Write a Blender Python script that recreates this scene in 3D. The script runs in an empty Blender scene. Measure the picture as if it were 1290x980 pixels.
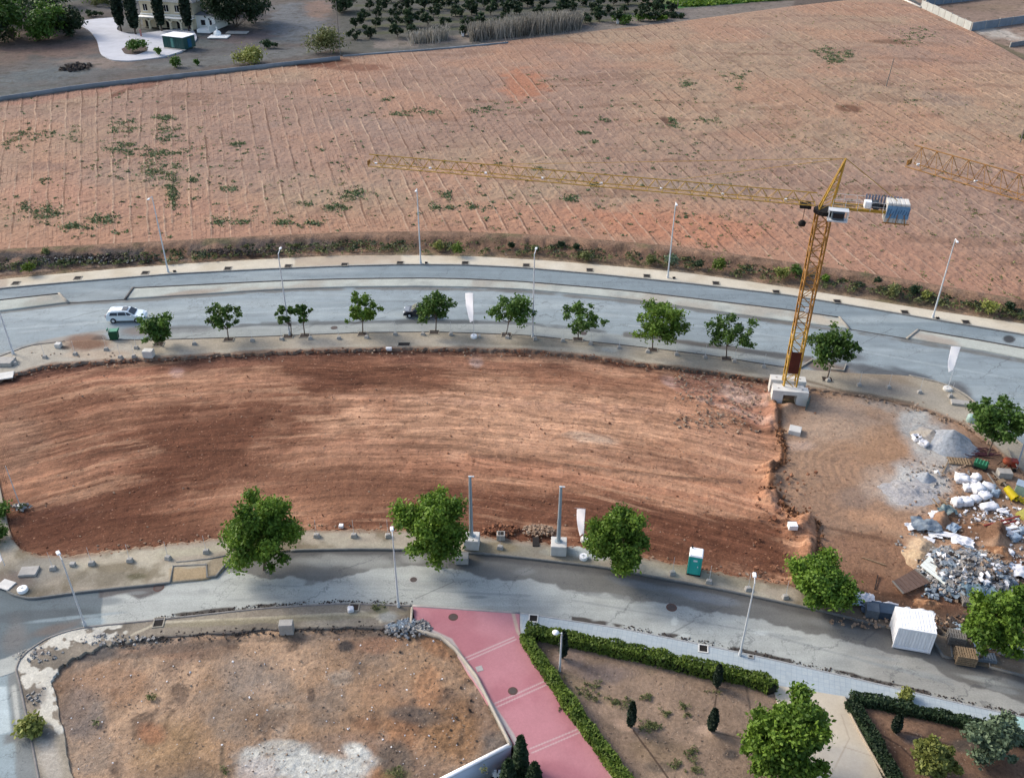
import bpy, bmesh, math, random
import numpy as np
from mathutils import Vector, Matrix
S = bpy.context.scene
COL = S.collection
# ------------------------------------------------------------------ camera
CX, CY, FPX, ZC = 645.0, 490.0, 1144.0, 56.0
_n = np.array([630-CX, 2283-CY, FPX]); _n /= np.linalg.norm(_n)
FW = np.array([0, math.sqrt(1-_n[2]**2), -_n[2]])
_b = -_n[0]*_n[2]/FW[1]
RT = np.array([math.sqrt(1-_b*_b-_n[0]**2), _b, -_n[0]])
UP = np.cross(RT, FW); DN = -UP
cam = bpy.data.cameras.new('camera'); camo = bpy.data.objects.new('camera', cam); COL.objects.link(camo)
cam.sensor_width = 36; cam.lens = 36*FPX/1290; cam.clip_start = 1; cam.clip_end = 6000
camo.matrix_world = Matrix(((RT[0], UP[0], -FW[0], 0), (RT[1], UP[1], -FW[1], 0), (RT[2], UP[2], -FW[2], ZC), (0, 0, 0, 1)))
S.camera = camo
# ------------------------------------------------------------------ sky, sun, exposure
SUN_DIR = Vector((-0.80, 0.42, 0.62)).normalized()          # towards the sun
W = bpy.data.worlds.new('World'); S.world = W; W.use_nodes = True
nt = W.node_tree; bg = nt.nodes['Background']
sky = nt.nodes.new('ShaderNodeTexSky'); sky.sky_type = 'NISHITA'; sky.sun_disc = False
sky.sun_elevation = math.asin(SUN_DIR.z); sky.sun_rotation = math.atan2(SUN_DIR.x, SUN_DIR.y)
sky.air_density = 1.0; sky.dust_density = 3.0; sky.ozone_density = 1.0
nt.links.new(sky.outputs[0], bg.inputs[0]); bg.inputs[1].default_value = 0.14
sl = bpy.data.lights.new('sun', 'SUN'); sl.energy = 1.3; sl.angle = math.radians(17); sl.color = (1, .93, .84)
so = bpy.data.objects.new('sun', sl); COL.objects.link(so); so.location = (0, 0, 200)
so.rotation_euler = SUN_DIR.to_track_quat('Z', 'Y').to_euler()
S.view_settings.view_transform = 'Standard'; S.view_settings.look = 'None'
S.view_settings.exposure = 1.02; S.view_settings.gamma = 1
S.render.engine = 'CYCLES'; S.cycles.max_bounces = 4
KALB = 0.62         # picture value -> surface albedo

# ------------------------------------------------------------------ maths helpers
def proj(x, y, z):
    vx, vy, vz = x, y, z-ZC
    X = vx*RT[0]+vy*RT[1]+vz*RT[2]; Y = vx*DN[0]+vy*DN[1]+vz*DN[2]; D = vx*FW[0]+vy*FW[1]+vz*FW[2]
    return CX+FPX*X/D, CY+FPX*Y/D
def G(px, py, z=0.0):
    px = np.asarray(px, float); py = np.asarray(py, float)
    a = (px-CX)/FPX; b = (py-CY)/FPX
    dx = a*RT[0]+b*DN[0]+FW[0]; dy = a*RT[1]+b*DN[1]+FW[1]; dz = a*RT[2]+b*DN[2]+FW[2]
    t = (z-ZC)/dz
    return dx*t, dy*t
def GV(px, py, z=0.0):
    x, y = G(px, py, z); return Vector((float(x), float(y), z))
def sc(py): return .843*(py+240)/ZC                        # pixels per metre on the ground
def Hof(px, py, ty, z=0.0):                                # height of an upright that starts at (px,py) and ends at row ty
    x, y = G(px, py, z); v = np.array([float(x), float(y), z-ZC])
    Y0 = v@DN; D0 = v@FW; k = (ty-CY)/FPX
    return (k*D0-Y0)/(DN[2]-k*FW[2])
def lin(c): 
    c = np.asarray(c, float)/255.; return np.where(c <= .04045, c/12.92, ((c+.055)/1.055)**2.4)
def alb(c):
    m = float(np.mean(c)); k = KALB*(1+.55*min(1, max(0, (m-205)/25)))
    return tuple(np.minimum(lin(c)*k, .82))
def hsh(ix, iy, s):
    h = (ix*374761393 + iy*668265263 + s*974634777) & 0xffffffff
    h = ((h ^ (h >> 13))*1274126177) & 0xffffffff
    h = h ^ (h >> 16); return (h & 0xffff)/65535.0
def vn(x, y, s=0):
    x = np.asarray(x, float); y = np.asarray(y, float)
    ix = np.floor(x).astype(np.int64); iy = np.floor(y).astype(np.int64)
    fx = x-ix; fy = y-iy; fx = fx*fx*(3-2*fx); fy = fy*fy*(3-2*fy)
    a = hsh(ix, iy, s); b = hsh(ix+1, iy, s); c = hsh(ix, iy+1, s); d = hsh(ix+1, iy+1, s)
    return (a*(1-fx)+b*fx)*(1-fy)+(c*(1-fx)+d*fx)*fy
def fbm(x, y, s=0, o=4):
    r = 0; a = .5; t = 0
    for i in range(o):
        r = r+a*vn(x*2**i+i*7.3, y*2**i-i*3.1, s+i); t += a; a *= .5
    return r/t
def sst(a, b, x):
    t = np.clip((x-a)/(b-a), 0, 1); return t*t*(3-2*t)
def pldist(px, py, pts):
    best = np.full(np.shape(px), 1e9)
    for (x0, y0), (x1, y1) in zip(pts[:-1], pts[1:]):
        dx, dy = x1-x0, y1-y0; L = dx*dx+dy*dy+1e-9
        t = np.clip(((px-x0)*dx+(py-y0)*dy)/L, 0, 1)
        best = np.minimum(best, np.hypot(px-x0-t*dx, py-y0-t*dy))
    return best
def inpoly(px, py, pts):
    r = np.zeros(np.shape(px), bool); n = len(pts)
    for i in range(n):
        x0, y0 = pts[i]; x1, y1 = pts[(i+1) % n]
        if y0 == y1: continue
        c = ((y0 > py) != (y1 > py)) & (px < (x1-x0)*(py-y0)/(y1-y0)+x0); r ^= c
    return r

# ------------------------------------------------------------------ materials
def new_mat(name):
    m = bpy.data.materials.new(name); m.use_nodes = True; return m, m.node_tree, m.node_tree.nodes['Principled BSDF']
def mixc(nt, fac, a, b, mode='MIX'):
    n = nt.nodes.new('ShaderNodeMix'); n.data_type = 'RGBA'; n.blend_type = mode; n.clamp_factor = True
    for sock, v in ((n.inputs[0], fac), (n.inputs[6], a), (n.inputs[7], b)):
        if isinstance(v, (int, float)): sock.default_value = v
        elif isinstance(v, (tuple, list)): sock.default_value = (*v[:3], 1)
        else: nt.links.new(v, sock)
    return n.outputs[2]
def noise(nt, scale, det=4, rough=.6, vec=None):
    n = nt.nodes.new('ShaderNodeTexNoise'); n.inputs['Scale'].default_value = scale
    n.inputs['Detail'].default_value = det; n.inputs['Roughness'].default_value = rough
    if vec is None:
        g = nt.nodes.new('ShaderNodeNewGeometry'); vec = g.outputs['Position']
    nt.links.new(vec, n.inputs['Vector']); return n.outputs['Fac']
def mrange(nt, v, a, b, c, d):
    n = nt.nodes.new('ShaderNodeMapRange'); nt.links.new(v, n.inputs[0])
    for i, q in enumerate((a, b, c, d)): n.inputs[i+1].default_value = q
    return n.outputs[0]
def mth(nt, op, a, b=None):
    n = nt.nodes.new('ShaderNodeMath'); n.operation = op
    for i, v in enumerate((a, b)):
        if v is None: continue
        if isinstance(v, (int, float)): n.inputs[i].default_value = v
        else: nt.links.new(v, n.inputs[i])
    return n.outputs[0]
def bump(nt, p, h, dist, st=1.0):
    n = nt.nodes.new('ShaderNodeBump'); n.inputs['Distance'].default_value = dist; n.inputs['Strength'].default_value = st
    nt.links.new(h, n.inputs['Height']); nt.links.new(n.outputs[0], p.inputs['Normal'])
def pm(name, c, rough=.7, var=.18, scale=3, metal=0, bmp=0, spec=.3, raw=False, obj=True):
    m, nt, p = new_mat(name); a = c if raw else alb(c)
    v = None
    if obj:
        tc = nt.nodes.new('ShaderNodeTexCoord'); v = tc.outputs['Object']
    f = noise(nt, scale, 5, .65, v)
    k = mrange(nt, f, .3, .7, 1-var, 1+var*.6)
    o = mixc(nt, 1.0, a, k, 'MULTIPLY')
    if obj:
        oi = nt.nodes.new('ShaderNodeObjectInfo'); k2 = mrange(nt, oi.outputs['Random'], 0, 1, .92, 1.06)
        o = mixc(nt, 1.0, o, k2, 'MULTIPLY')
    nt.links.new(o, p.inputs['Base Color']); p.inputs['Roughness'].default_value = rough
    p.inputs['Metallic'].default_value = metal; p.inputs['Specular IOR Level'].default_value = spec
    if bmp: bump(nt, p, f, bmp)
    return m
def ground_mat(name, fs=(1.2, 6.0), var=(.16, .22), speck=None, bmp=.05, rough=.95, warm=None, spec=.1):
    """colour attribute 'Col' broken up by noise in world space; speck=(scale, colour, threshold)"""
    m, nt, p = new_mat(name)
    at = nt.nodes.new('ShaderNodeAttribute'); at.attribute_name = 'Col'
    o = at.outputs['Color']
    n1 = noise(nt, fs[0], 5, .65); n2 = noise(nt, fs[1], 4, .7)
    o = mixc(nt, 1.0, o, mrange(nt, n1, .3, .7, 1-var[0], 1+var[0]), 'MULTIPLY')
    o = mixc(nt, 1.0, o, mrange(nt, n2, .3, .7, 1-var[1], 1+var[1]), 'MULTIPLY')
    n3 = noise(nt, fs[1]*3.7, 3, .8)
    o = mixc(nt, 1.0, o, mrange(nt, n3, .3, .7, 1-var[1]*1.1, 1+var[1]*1.1), 'MULTIPLY')
    for sp in (speck or []):
        s = noise(nt, sp[0], 2, .5); s = mrange(nt, s, sp[2], sp[2]+.05, 0, sp[3])
        o = mixc(nt, s, o, alb(sp[1]))
    nt.links.new(o, p.inputs['Base Color']); p.inputs['Roughness'].default_value = rough
    p.inputs['Specular IOR Level'].default_value = spec
    bump(nt, p, n2, bmp)
    return m, nt, p, o

# ------------------------------------------------------------------ mesh helpers
def setp(o, label=None, cat=None, group=None, kind=None):
    if label: o['label'] = label
    if cat: o['category'] = cat
    if group: o['group'] = group
    if kind: o['kind'] = kind
    return o
def mesh_np(name, V, F, mat, cols=None, attrs=None, parent=None, smooth=False):
    V = np.asarray(V, np.float32); F = np.asarray(F, np.int32)
    me = bpy.data.meshes.new(name); k = F.shape[1]
    me.vertices.add(len(V)); me.vertices.foreach_set('co', V.ravel())
    me.loops.add(F.size); me.loops.foreach_set('vertex_index', F.ravel())
    me.polygons.add(len(F)); me.polygons.foreach_set('loop_start', np.arange(0, F.size, k, dtype=np.int32))
    if cols is not None:
        c = me.color_attributes.new('Col', 'FLOAT_COLOR', 'POINT')
        a = np.ones((len(V), 4), np.float32); a[:, :3] = cols; c.data.foreach_set('color', a.ravel())
    for nme, arr in (attrs or {}).items():
        a = me.attributes.new(nme, 'FLOAT', 'POINT'); a.data.foreach_set('value', np.asarray(arr, np.float32).ravel())
    me.update(calc_edges=True); me.validate()
    if smooth: me.polygons.foreach_set('use_smooth', np.ones(len(F), bool))
    me.materials.append(mat)
    o = bpy.data.objects.new(name, me); COL.objects.link(o)
    if parent: o.parent = parent
    return o
class MB:
    def __init__(s): s.v = []; s.f = []
    def add(s, vs, fs):
        b = len(s.v); s.v += [tuple(v) for v in vs]; s.f += [tuple(b+i for i in f) for f in fs]; return s
    def box(s, c, d, rz=0, M=None, taper=1.0):
        x, y, z = d[0]/2, d[1]/2, d[2]/2; t = taper
        vs = [(-x, -y, -z), (x, -y, -z), (x, y, -z), (-x, y, -z), (-x*t, -y*t, z), (x*t, -y*t, z), (x*t, y*t, z), (-x*t, y*t, z)]
        R = M if M is not None else Matrix.Rotation(rz, 3, 'Z')
        vs = [R@Vector(v)+Vector(c) for v in vs]
        return s.add(vs, [(3, 2, 1, 0), (4, 5, 6, 7), (0, 1, 5, 4), (1, 2, 6, 5), (2, 3, 7, 6), (3, 0, 4, 7)])
    def tube(s, a, b, r0, r1=None, n=6, cap=True):
        a = Vector(a); b = Vector(b); r1 = r0 if r1 is None else r1
        q = (b-a).to_track_quat('Z', 'Y').to_matrix(); vs = []
        for p, r in ((a, r0), (b, r1)):
            for i in range(n):
                t = 2*math.pi*i/n; vs.append(p+q@Vector((math.cos(t)*r, math.sin(t)*r, 0)))
        fs = [(i, (i+1) % n, n+(i+1) % n, n+i) for i in range(n)]
        if cap: fs += [tuple(range(n))[::-1], tuple(range(n, 2*n))]
        return s.add(vs, fs)
    def lathe(s, prof, n=16, c=(0, 0, 0)):
        vs = [(c[0]+r*math.cos(2*math.pi*i/n), c[1]+r*math.sin(2*math.pi*i/n), c[2]+z) for r, z in prof for i in range(n)]
        fs = [(k*n+i, k*n+(i+1) % n, (k+1)*n+(i+1) % n, (k+1)*n+i) for k in range(len(prof)-1) for i in range(n)]
        fs.append(tuple(range((len(prof)-1)*n, len(prof)*n)))
        return s.add(vs, fs)
    def bar(s, a, b, w, h):                                    # rectangular bar
        a = Vector(a); b = Vector(b); q = (b-a).to_track_quat('X', 'Z').to_matrix()
        return s.box((a+b)/2, ((b-a).length, w, h), M=q)
    def build(s, name, mat, parent=None, smooth=False, bevel=0, loc=None):
        me = bpy.data.meshes.new(name); me.from_pydata(s.v, [], s.f); me.update()
        if bevel:
            bm = bmesh.new(); bm.from_mesh(me)
            bmesh.ops.bevel(bm, geom=bm.edges[:], offset=bevel, segments=1, affect='EDGES'); bm.to_mesh(me); bm.free()
        if smooth: me.polygons.foreach_set('use_smooth', [True]*len(me.polygons))
        me.materials.append(mat); o = bpy.data.objects.new(name, me); COL.objects.link(o)
        if parent: o.parent = parent
        if loc is not None: o.location = loc
        return o
def empty(name, loc, rz=0, label=None, cat=None, group=None):
    o = bpy.data.objects.new(name, None); COL.objects.link(o); o.location = loc; o.rotation_euler = (0, 0, rz)
    o.empty_display_size = .3; return setp(o, label, cat, group)
KIDS = {}
def copy_tree(o, loc, rz=0, s=1.0, label=None, kids=None):
    ch = [c for c in bpy.data.objects if c.parent == o] if kids is None else kids
    r = o.copy(); COL.objects.link(r); r.location = loc; r.rotation_euler = (0, 0, rz); r.scale = (s, s, s)
    if label: r['label'] = label
    for c in ch:
        d = c.copy(); COL.objects.link(d); d.parent = r
        for g in [q for q in bpy.data.objects if q.parent == c]:
            e = g.copy(); COL.objects.link(e); e.parent = d
    return r
def smooth_line(pts, n, ext=True):
    """polyline through pixel points, resampled by index to n points, softly rounded"""
    p = np.array(pts, float); k = len(p); t = np.linspace(0, k-1, n)
    x = np.interp(t, range(k), p[:, 0]); y = np.interp(t, range(k), p[:, 1])
    w = max(1, int(n/(k-1)/2.5))
    ker = np.hanning(2*w+3)[1:-1]; ker /= ker.sum()
    def sm(a):
        b = np.concatenate([2*a[0]-a[w:0:-1], a, 2*a[-1]-a[-2:-w-2:-1]]); return np.convolve(b, ker, 'valid')
    return np.stack([sm(x), sm(y)], 1)
def xline(pts, x0, x1, n, soft=14):
    p = np.array(pts, float); x = np.linspace(x0, x1, n)
    sl0 = (p[1, 1]-p[0, 1])/(p[1, 0]-p[0, 0]); sl1 = (p[-1, 1]-p[-2, 1])/(p[-1, 0]-p[-2, 0])
    def ev(x):
        y = np.interp(x, p[:, 0], p[:, 1])
        y = np.where(x < p[0, 0], p[0, 1]+(x-p[0, 0])*sl0, y); return np.where(x > p[-1, 0], p[-1, 1]+(x-p[-1, 0])*sl1, y)
    y = sum(ev(x+d) for d in np.linspace(-soft, soft, 9))/9
    return np.stack([x, y], 1)
def strip(name, A, B, nv, z, mat, colf=None, hf=None, vpow=1.0, skirt=(.6, .6), kind='structure', attrf=None, za=None, smooth=True, keep=None):
    """ground sheet between two pixel polylines A (far) and B (near) laid on level z; conforms to both edges"""
    za = z if za is None else za
    ax, ay = G(A[:, 0], A[:, 1], za); bx, by = G(B[:, 0], B[:, 1], z)
    v = np.linspace(0, 1, nv)**vpow if vpow < 1 else 1-(np.linspace(0, 1, nv)[::-1])**vpow if vpow > 1 else np.linspace(0, 1, nv)
    X = ax[None]*(1-v[:, None])+bx[None]*v[:, None]; Y = ay[None]*(1-v[:, None])+by[None]*v[:, None]
    Z = np.full(X.shape, 0.0)+za*(1-v[:, None])+z*v[:, None]
    PX, PY = proj(X, Y, Z)
    if hf is not None: Z = Z+hf(X, Y, PX, PY, v[:, None]+0*X)
    C = colf(X, Y, PX, PY, v[:, None]+0*X) if colf else np.ones(X.shape+(3,))*.2
    VV = v[:, None]+0*X; PXs = PX
    if skirt:
        X = np.vstack([X[:1], X, X[-1:]]); Y = np.vstack([Y[:1], Y, Y[-1:]])
        Z = np.vstack([Z[:1]-skirt[0], Z, Z[-1:]-skirt[1]]); C = np.concatenate([C[:1], C, C[-1:]], 0)
        PX = np.vstack([PX[:1], PX, PX[-1:]]); PY = np.vstack([PY[:1], PY, PY[-1:]]); VV = np.vstack([VV[:1], VV, VV[-1:]])
    nr, nc = X.shape
    i = np.arange(nr-1)[:, None]*nc+np.arange(nc-1)[None]
    F = np.stack([i+nc, i+nc+1, i+1, i], -1).reshape(-1, 4)
    if keep is not None:
        kx = keep(PX, PY).ravel(); F = F[kx[F].any(1)]
    V = np.stack([X, Y, Z], -1).reshape(-1, 3)
    at = {k: q.ravel() for k, q in attrf(X, Y, PX, PY, VV).items()} if attrf else None
    o = mesh_np(name, V, F, mat, C.reshape(-1, 3), at, smooth=smooth)
    if kind: o['kind'] = kind
    return o
def pal(c):
    c = np.array(c, float); l = c@np.array([.3, .59, .11]); a = lin(np.minimum((c+.15*(l-c))*1.07, 250))*KALB*1.04
    return tuple(a*(np.array([1.0, 1.01, .97]) if c[0] > c[2]+14 else np.array([.98, 1.03, 1.0])))
class Paint:
    """surface colours (soil, dust, stains, some painted shade) by place"""
    def __init__(s, X, Y, PX, PY, base):
        s.X, s.Y, s.px, s.py = X, Y, PX, PY
        s.c = np.zeros(X.shape+(3,))+np.array(pal(base)); s.k = 0
    def mixin(s, m, col):
        m = np.clip(m, 0, 1)[..., None]; s.c = s.c*(1-m)+np.array(pal(col))*m
    def blob(s, cx, cy, rx, ry, col, amt=.8, ang=0, edge=.5, ns=.35, wob=.5):
        s.k += 1; a = math.radians(ang); dx, dy = s.px-cx, s.py-cy
        u = (dx*math.cos(a)+dy*math.sin(a))/rx; w = (-dx*math.sin(a)+dy*math.cos(a))/ry
        d = np.hypot(u, w)+wob*(fbm(s.X*ns, s.Y*ns, 31+s.k)-.5)*2
        s.mixin((1-sst(1-edge, 1+edge*.4, d))*amt, col); return s
    def line(s, pts, w, col, amt=.8, edge=.6, ns=.4, wob=.6, brk=0):
        s.k += 1; d = pldist(s.px, s.py, pts)/w+wob*(fbm(s.X*ns, s.Y*ns, 51+s.k)-.5)*2
        m = (1-sst(1-edge, 1+edge*.4, d))*amt
        if brk: m = m*sst(brk-.1, brk+.1, fbm(s.X*.3, s.Y*.3, 77+s.k))
        s.mixin(m, col); return s
    def poly(s, pts, col, amt=1, soft=3, ns=.4, wob=3):
        s.k += 1; d = pldist(s.px, s.py, list(pts)+[pts[0]]); d = np.where(inpoly(s.px, s.py, pts), d, -d)
        d = d+(fbm(s.X*ns, s.Y*ns, 91+s.k)-.5)*2*wob
        s.mixin(sst(-soft, soft, d)*amt, col); return s
    def cloud(s, col, ns, lo, hi, amt, seed, sx=1, sy=1):
        s.mixin(sst(lo, hi, fbm(s.X*ns*sx, s.Y*ns*sy, seed, 5))*amt, col); return s
def sweep(name, pts, w, z0, z1, mat, n=None, kind='structure', parent=None, zb=0.0, closed=False, sm=True):
    """kerb or low wall of rectangular section along a pixel polyline"""
    p = smooth_line(pts, n or max(2, len(pts)*6)) if sm else np.array(pts, float)
    x, y = G(p[:, 0], p[:, 1], zb); P = np.stack([x, y], 1)
    T = np.gradient(P, axis=0); T /= np.linalg.norm(T, axis=1)[:, None]+1e-9; N = np.stack([-T[:, 1], T[:, 0]], 1)*w/2
    m = len(P); V = []
    for q, z in ((P-N, z0), (P+N, z0), (P+N, z1), (P-N, z1)): V.append(np.c_[q, np.full(m, z)])
    V = np.concatenate(V); F = []
    for i in range(m-1):
        for a, b in ((0, 1), (1, 2), (2, 3), (3, 0)): F.append((a*m+i, b*m+i, b*m+i+1, a*m+i+1))
    F.append((0, 3*m, 2*m, m)); F.append((m-1, 2*m-1, 3*m-1, 4*m-1))
    o = mesh_np(name, V, F, mat, parent=parent)
    if kind: o['kind'] = kind
    return o
ORD = ['first', 'second', 'third', 'fourth', 'fifth', 'sixth', 'seventh', 'eighth', 'ninth', 'tenth', 'eleventh', 'twelfth', 'thirteenth',
       'fourteenth', 'fifteenth', 'sixteenth', 'seventeenth', 'eighteenth', 'nineteenth', 'twentieth', 'twenty-first', 'twenty-second', 'twenty-third',
       'twenty-fourth', 'twenty-fifth', 'twenty-sixth', 'twenty-seventh', 'twenty-eighth', 'twenty-ninth', 'thirtieth', 'thirty-first', 'thirty-second', 'thirty-third']
rng = random.Random(7); R = np.random.default_rng(5)
# ================================================================== GROUND, ROADS, PAVEMENTS
XL, XR = -160, 1450
M_conc = pm('weathered_concrete', (178, 172, 160), .9, .25, 1.5, bmp=.01)
M_kerb = pm('kerb_concrete', (150, 148, 142), .9, .3, 2.5, obj=False)
M_kerbd = pm('dark_kerb', (96, 94, 92), .95, .35, 2.0, obj=False)
M_white = pm('white_paint', (238, 238, 236), .6, .08, 1.2)
M_steel = pm('galvanised_steel', (175, 182, 186), .45, .1, 4, metal=.3)
M_dark = pm('dark_void', (38, 34, 32), .9, .3, 4)
M_soil = pm('pit_soil', (72, 60, 52), .95, .3, 4)

kerb_far = [(-20, 366), (0, 363), (102, 354), (215, 345), (330, 339), (430, 335), (510, 333), (586, 333.5), (660, 337), (762, 346), (870, 357), (990, 371), (1088, 387), (1175, 402), (1290, 421), (1330, 429)]
pave_far = [(-20, 355), (0, 352), (60, 346.5), (167, 337), (270, 330), (366, 325), (430, 322), (510, 321.5), (600, 323), (700, 329), (860, 343), (960, 357), (1088, 377), (1175, 391), (1290, 408), (1330, 415)]
road_near = [(-60, 470), (0, 449), (38, 435), (82, 430), (133, 428), (205, 428), (330, 424), (458, 419), (547, 418), (660, 422), (788, 435), (890, 447), (990, 463), (1020, 466), (1070, 470), (1145, 473), (1200, 487), (1233, 511), (1262, 537), (1290, 562), (1440, 650)]
plot_far = [(-60, 498), (0, 476), (64, 460), (130, 455), (205, 451), (330, 444), (458, 439.5), (560, 439), (660, 441), (740, 448), (813, 459), (890, 468), (967, 479), (1020, 489), (1100, 501), (1160, 514), (1215, 534), (1250, 560), (1290, 596), (1440, 700)]
plot_near = [(-160, 545), (-5, 588), (6, 640), (13, 676), (28, 692), (50, 699), (90, 700), (170, 690), (275, 678), (380, 667), (430, 667), (500, 668), (590, 672), (640, 679), (690, 684), (735, 690), (800, 700), (860, 712), (900, 720), (990, 736), (1030, 745), (1120, 768), (1180, 786), (1290, 818), (1440, 860)]
street_far = [(-160, 715), (0, 735), (14, 748), (38, 754), (102, 745), (200, 735), (262, 729), (278, 722), (292, 704), (330, 697), (368, 692.5), (458, 691), (522, 692), (593, 695.5), (660, 702), (762, 714), (813, 724), (900, 740), (990, 759), (1037, 769), (1118, 790), (1172, 803), (1190, 827), (1244, 839), (1290, 851), (1440, 888)]
street_near = [(-160, 860), (0, 850), (20, 843), (36, 819), (59, 804), (84, 795), (107, 790), (194, 781), (330, 766), (432, 760), (519, 762.5), (655, 772), (781, 791), (896, 814), (970, 830), (1062, 851), (1216, 887), (1290, 903), (1440, 940)]

gm = ground_mat('open_ground', (.02, .3), (.2, .2), bmp=.1)[0]
b = 3000
o = mesh_np('ground', [(-b, -b, -2.2), (b, -b, -2.2), (b, b, -2.2), (-b, b, -2.2)], [(0, 1, 2, 3)], gm, np.tile(alb((140, 112, 92)), (4, 1))); o['kind'] = 'structure'

# ---- main road
n = 760
def col_road(X, Y, px, py, v):
    P = Paint(X, Y, px, py, (146, 156, 163))
    lane = xline([(-20, 381), (0, 378), (74, 370), (168, 363), (330, 355), (430, 351), (530, 350), (660, 354.5), (788, 366), (990, 390), (1057, 400), (1157, 416), (1241, 430), (1330, 446)], XL, XR, 400)
    ly = np.interp(px, lane[:, 0], lane[:, 1])
    P.mixin(sst(4, -2, py-ly)*.85, (128, 140, 148))                 # older service lane
    P.poly([(86, 381), (157, 377), (168, 363), (74, 370)], (124, 135, 143), .9, 1.5, wob=1)
    P.poly([(1057, 400), (1070, 414), (1143, 426), (1157, 416)], (134, 145, 152), .9, 1.5, wob=1)
    P.cloud((130, 140, 148), .09, .45, .7, .5, 3, 1, 3).cloud((176, 182, 184), .12, .5, .75, .4, 4, .5, 3)
    # parking strip and gutter dirt
    ps = [(208, 414), (330, 409), (494, 405), (660, 407), (788, 421), (890, 435), (990, 449), (1020, 452)]
    ply = np.interp(px, *zip(*ps)); inp = (px > 205) & (px < 1010)
    P.mixin(sst(0, 3, py-ply)*inp*.75, (160, 160, 156))
    P.line(ps, 2.4, (92, 92, 94), .8, brk=.38).line(ps[4:], 3.6, (98, 90, 84), .8)
    P.line([(330, 408), (400, 406)], 3, (105, 108, 110), .7).line([(500, 406), (520, 404), (600, 406)], 3, (88, 92, 96), .8)
    mb = [(-20, 397), (0, 393), (86, 383), (160, 379), (250, 373), (330, 367), (458, 363), (560, 364), (660, 367), (839, 385), (990, 407), (1070, 418), (1143, 429), (1290, 455), (1400, 474)]
    P.line(mb, 2.6, (112, 108, 104), .85, brk=.3)
    P.blob(635, 363, 28, 3.5, (104, 100, 98), .8).blob(960, 402, 20, 4, (104, 100, 98), .85, 12).blob(985, 404, 22, 4, (110, 102, 96), .8, 12)
    P.line([(0, 449), (60, 433), (130, 425)], 4, (165, 155, 145), .6)
    P.blob(75, 428, 60, 4, (158, 146, 134), .7, -10).blob(180, 418, 34, 7, (128, 112, 102), .75).blob(230, 414, 45, 5, (118, 118, 120), .7)
    P.blob(105, 432, 32, 12, (134, 102, 84), 1).blob(125, 429, 10, 6, (74, 56, 48), .7)
    P.blob(1040, 462, 40, 10, (124, 104, 90), .9, 10).blob(1095, 466, 62, 7, (92, 92, 96), .9, 14).blob(1155, 475, 40, 6, (84, 86, 92), .9, 18).blob(1208, 492, 22, 10, (92, 90, 92), .9, 30)
    P.blob(1060, 448, 30, 6, (96, 98, 104), .8, 8).blob(968, 446, 40, 4, (90, 90, 92), .8, 9)
    P.blob(1271, 427, 8, 4.5, (62, 62, 64), .95, 10, .2).blob(600, 395, 15, 2, (118, 124, 130), .7).blob(500, 380, 70, 1.2, (128, 136, 142), .8)
    P.line([(560, 385), (760, 395), (990, 425), (1290, 480)], 1.2, (170, 178, 182), .5).line([(-60, 420), (200, 400), (480, 385)], 1.2, (172, 180, 184), .5)
    for q in range(26):
        cx = rng.uniform(0, 1290); cy = np.interp(cx, [0, 500, 900, 1290], [415, 385, 405, 470])+rng.uniform(-12, 12)
        P.blob(cx, cy, rng.uniform(10, 50), rng.uniform(.8, 2.4), (132, 141, 148) if q % 2 else (168, 174, 177), .5, (cx-500)*.014)
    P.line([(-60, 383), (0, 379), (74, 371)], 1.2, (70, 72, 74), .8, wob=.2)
    return P.c
def asph(name):
    m, nt, p, o = ground_mat(name, (.5, 7), (.10, .15), bmp=.012, rough=.85, spec=.25)
    # long faint wear along the traffic and fine cracks
    g = nt.nodes.new('ShaderNodeNewGeometry'); mp = nt.nodes.new('ShaderNodeMapping'); mp.inputs['Scale'].default_value = (.06, 1.1, 1)
    nt.links.new(g.outputs['Position'], mp.inputs[0])
    s = noise(nt, 1.0, 4, .6, mp.outputs[0])
    o = mixc(nt, 1.0, o, mrange(nt, s, .35, .65, .92, 1.07), 'MULTIPLY')
    vo = nt.nodes.new('ShaderNodeTexVoronoi'); vo.feature = 'DISTANCE_TO_EDGE'; vo.inputs['Scale'].default_value = .16
    w = noise(nt, .6, 4, .6); ad = nt.nodes.new('ShaderNodeVectorMath'); ad.operation = 'ADD'
    cmb = nt.nodes.new('ShaderNodeCombineXYZ'); nt.links.new(mth(nt, 'MULTIPLY', w, 9), cmb.inputs[0]); nt.links.new(mth(nt, 'MULTIPLY', w, 6), cmb.inputs[1])
    nt.links.new(g.outputs['Position'], ad.inputs[0]); nt.links.new(cmb.outputs[0], ad.inputs[1]); nt.links.new(ad.outputs[0], vo.inputs['Vector'])
    cr = mrange(nt, vo.outputs['Distance'], 0, .014, .5, 0)
    o = mixc(nt, cr, o, alb((80, 84, 88))); nt.links.new(o, p.inputs['Base Color']); return m
M_asph = asph('worn_asphalt'); M_asph2 = asph('street_asphalt')
A = xline(kerb_far, XL, XR, n); B = xline(road_near, XL, XR, n); B2 = B.copy(); B2[:, 1] += 4
strip('main_road', A, B2, 110, 0, M_asph, col_road)
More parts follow.
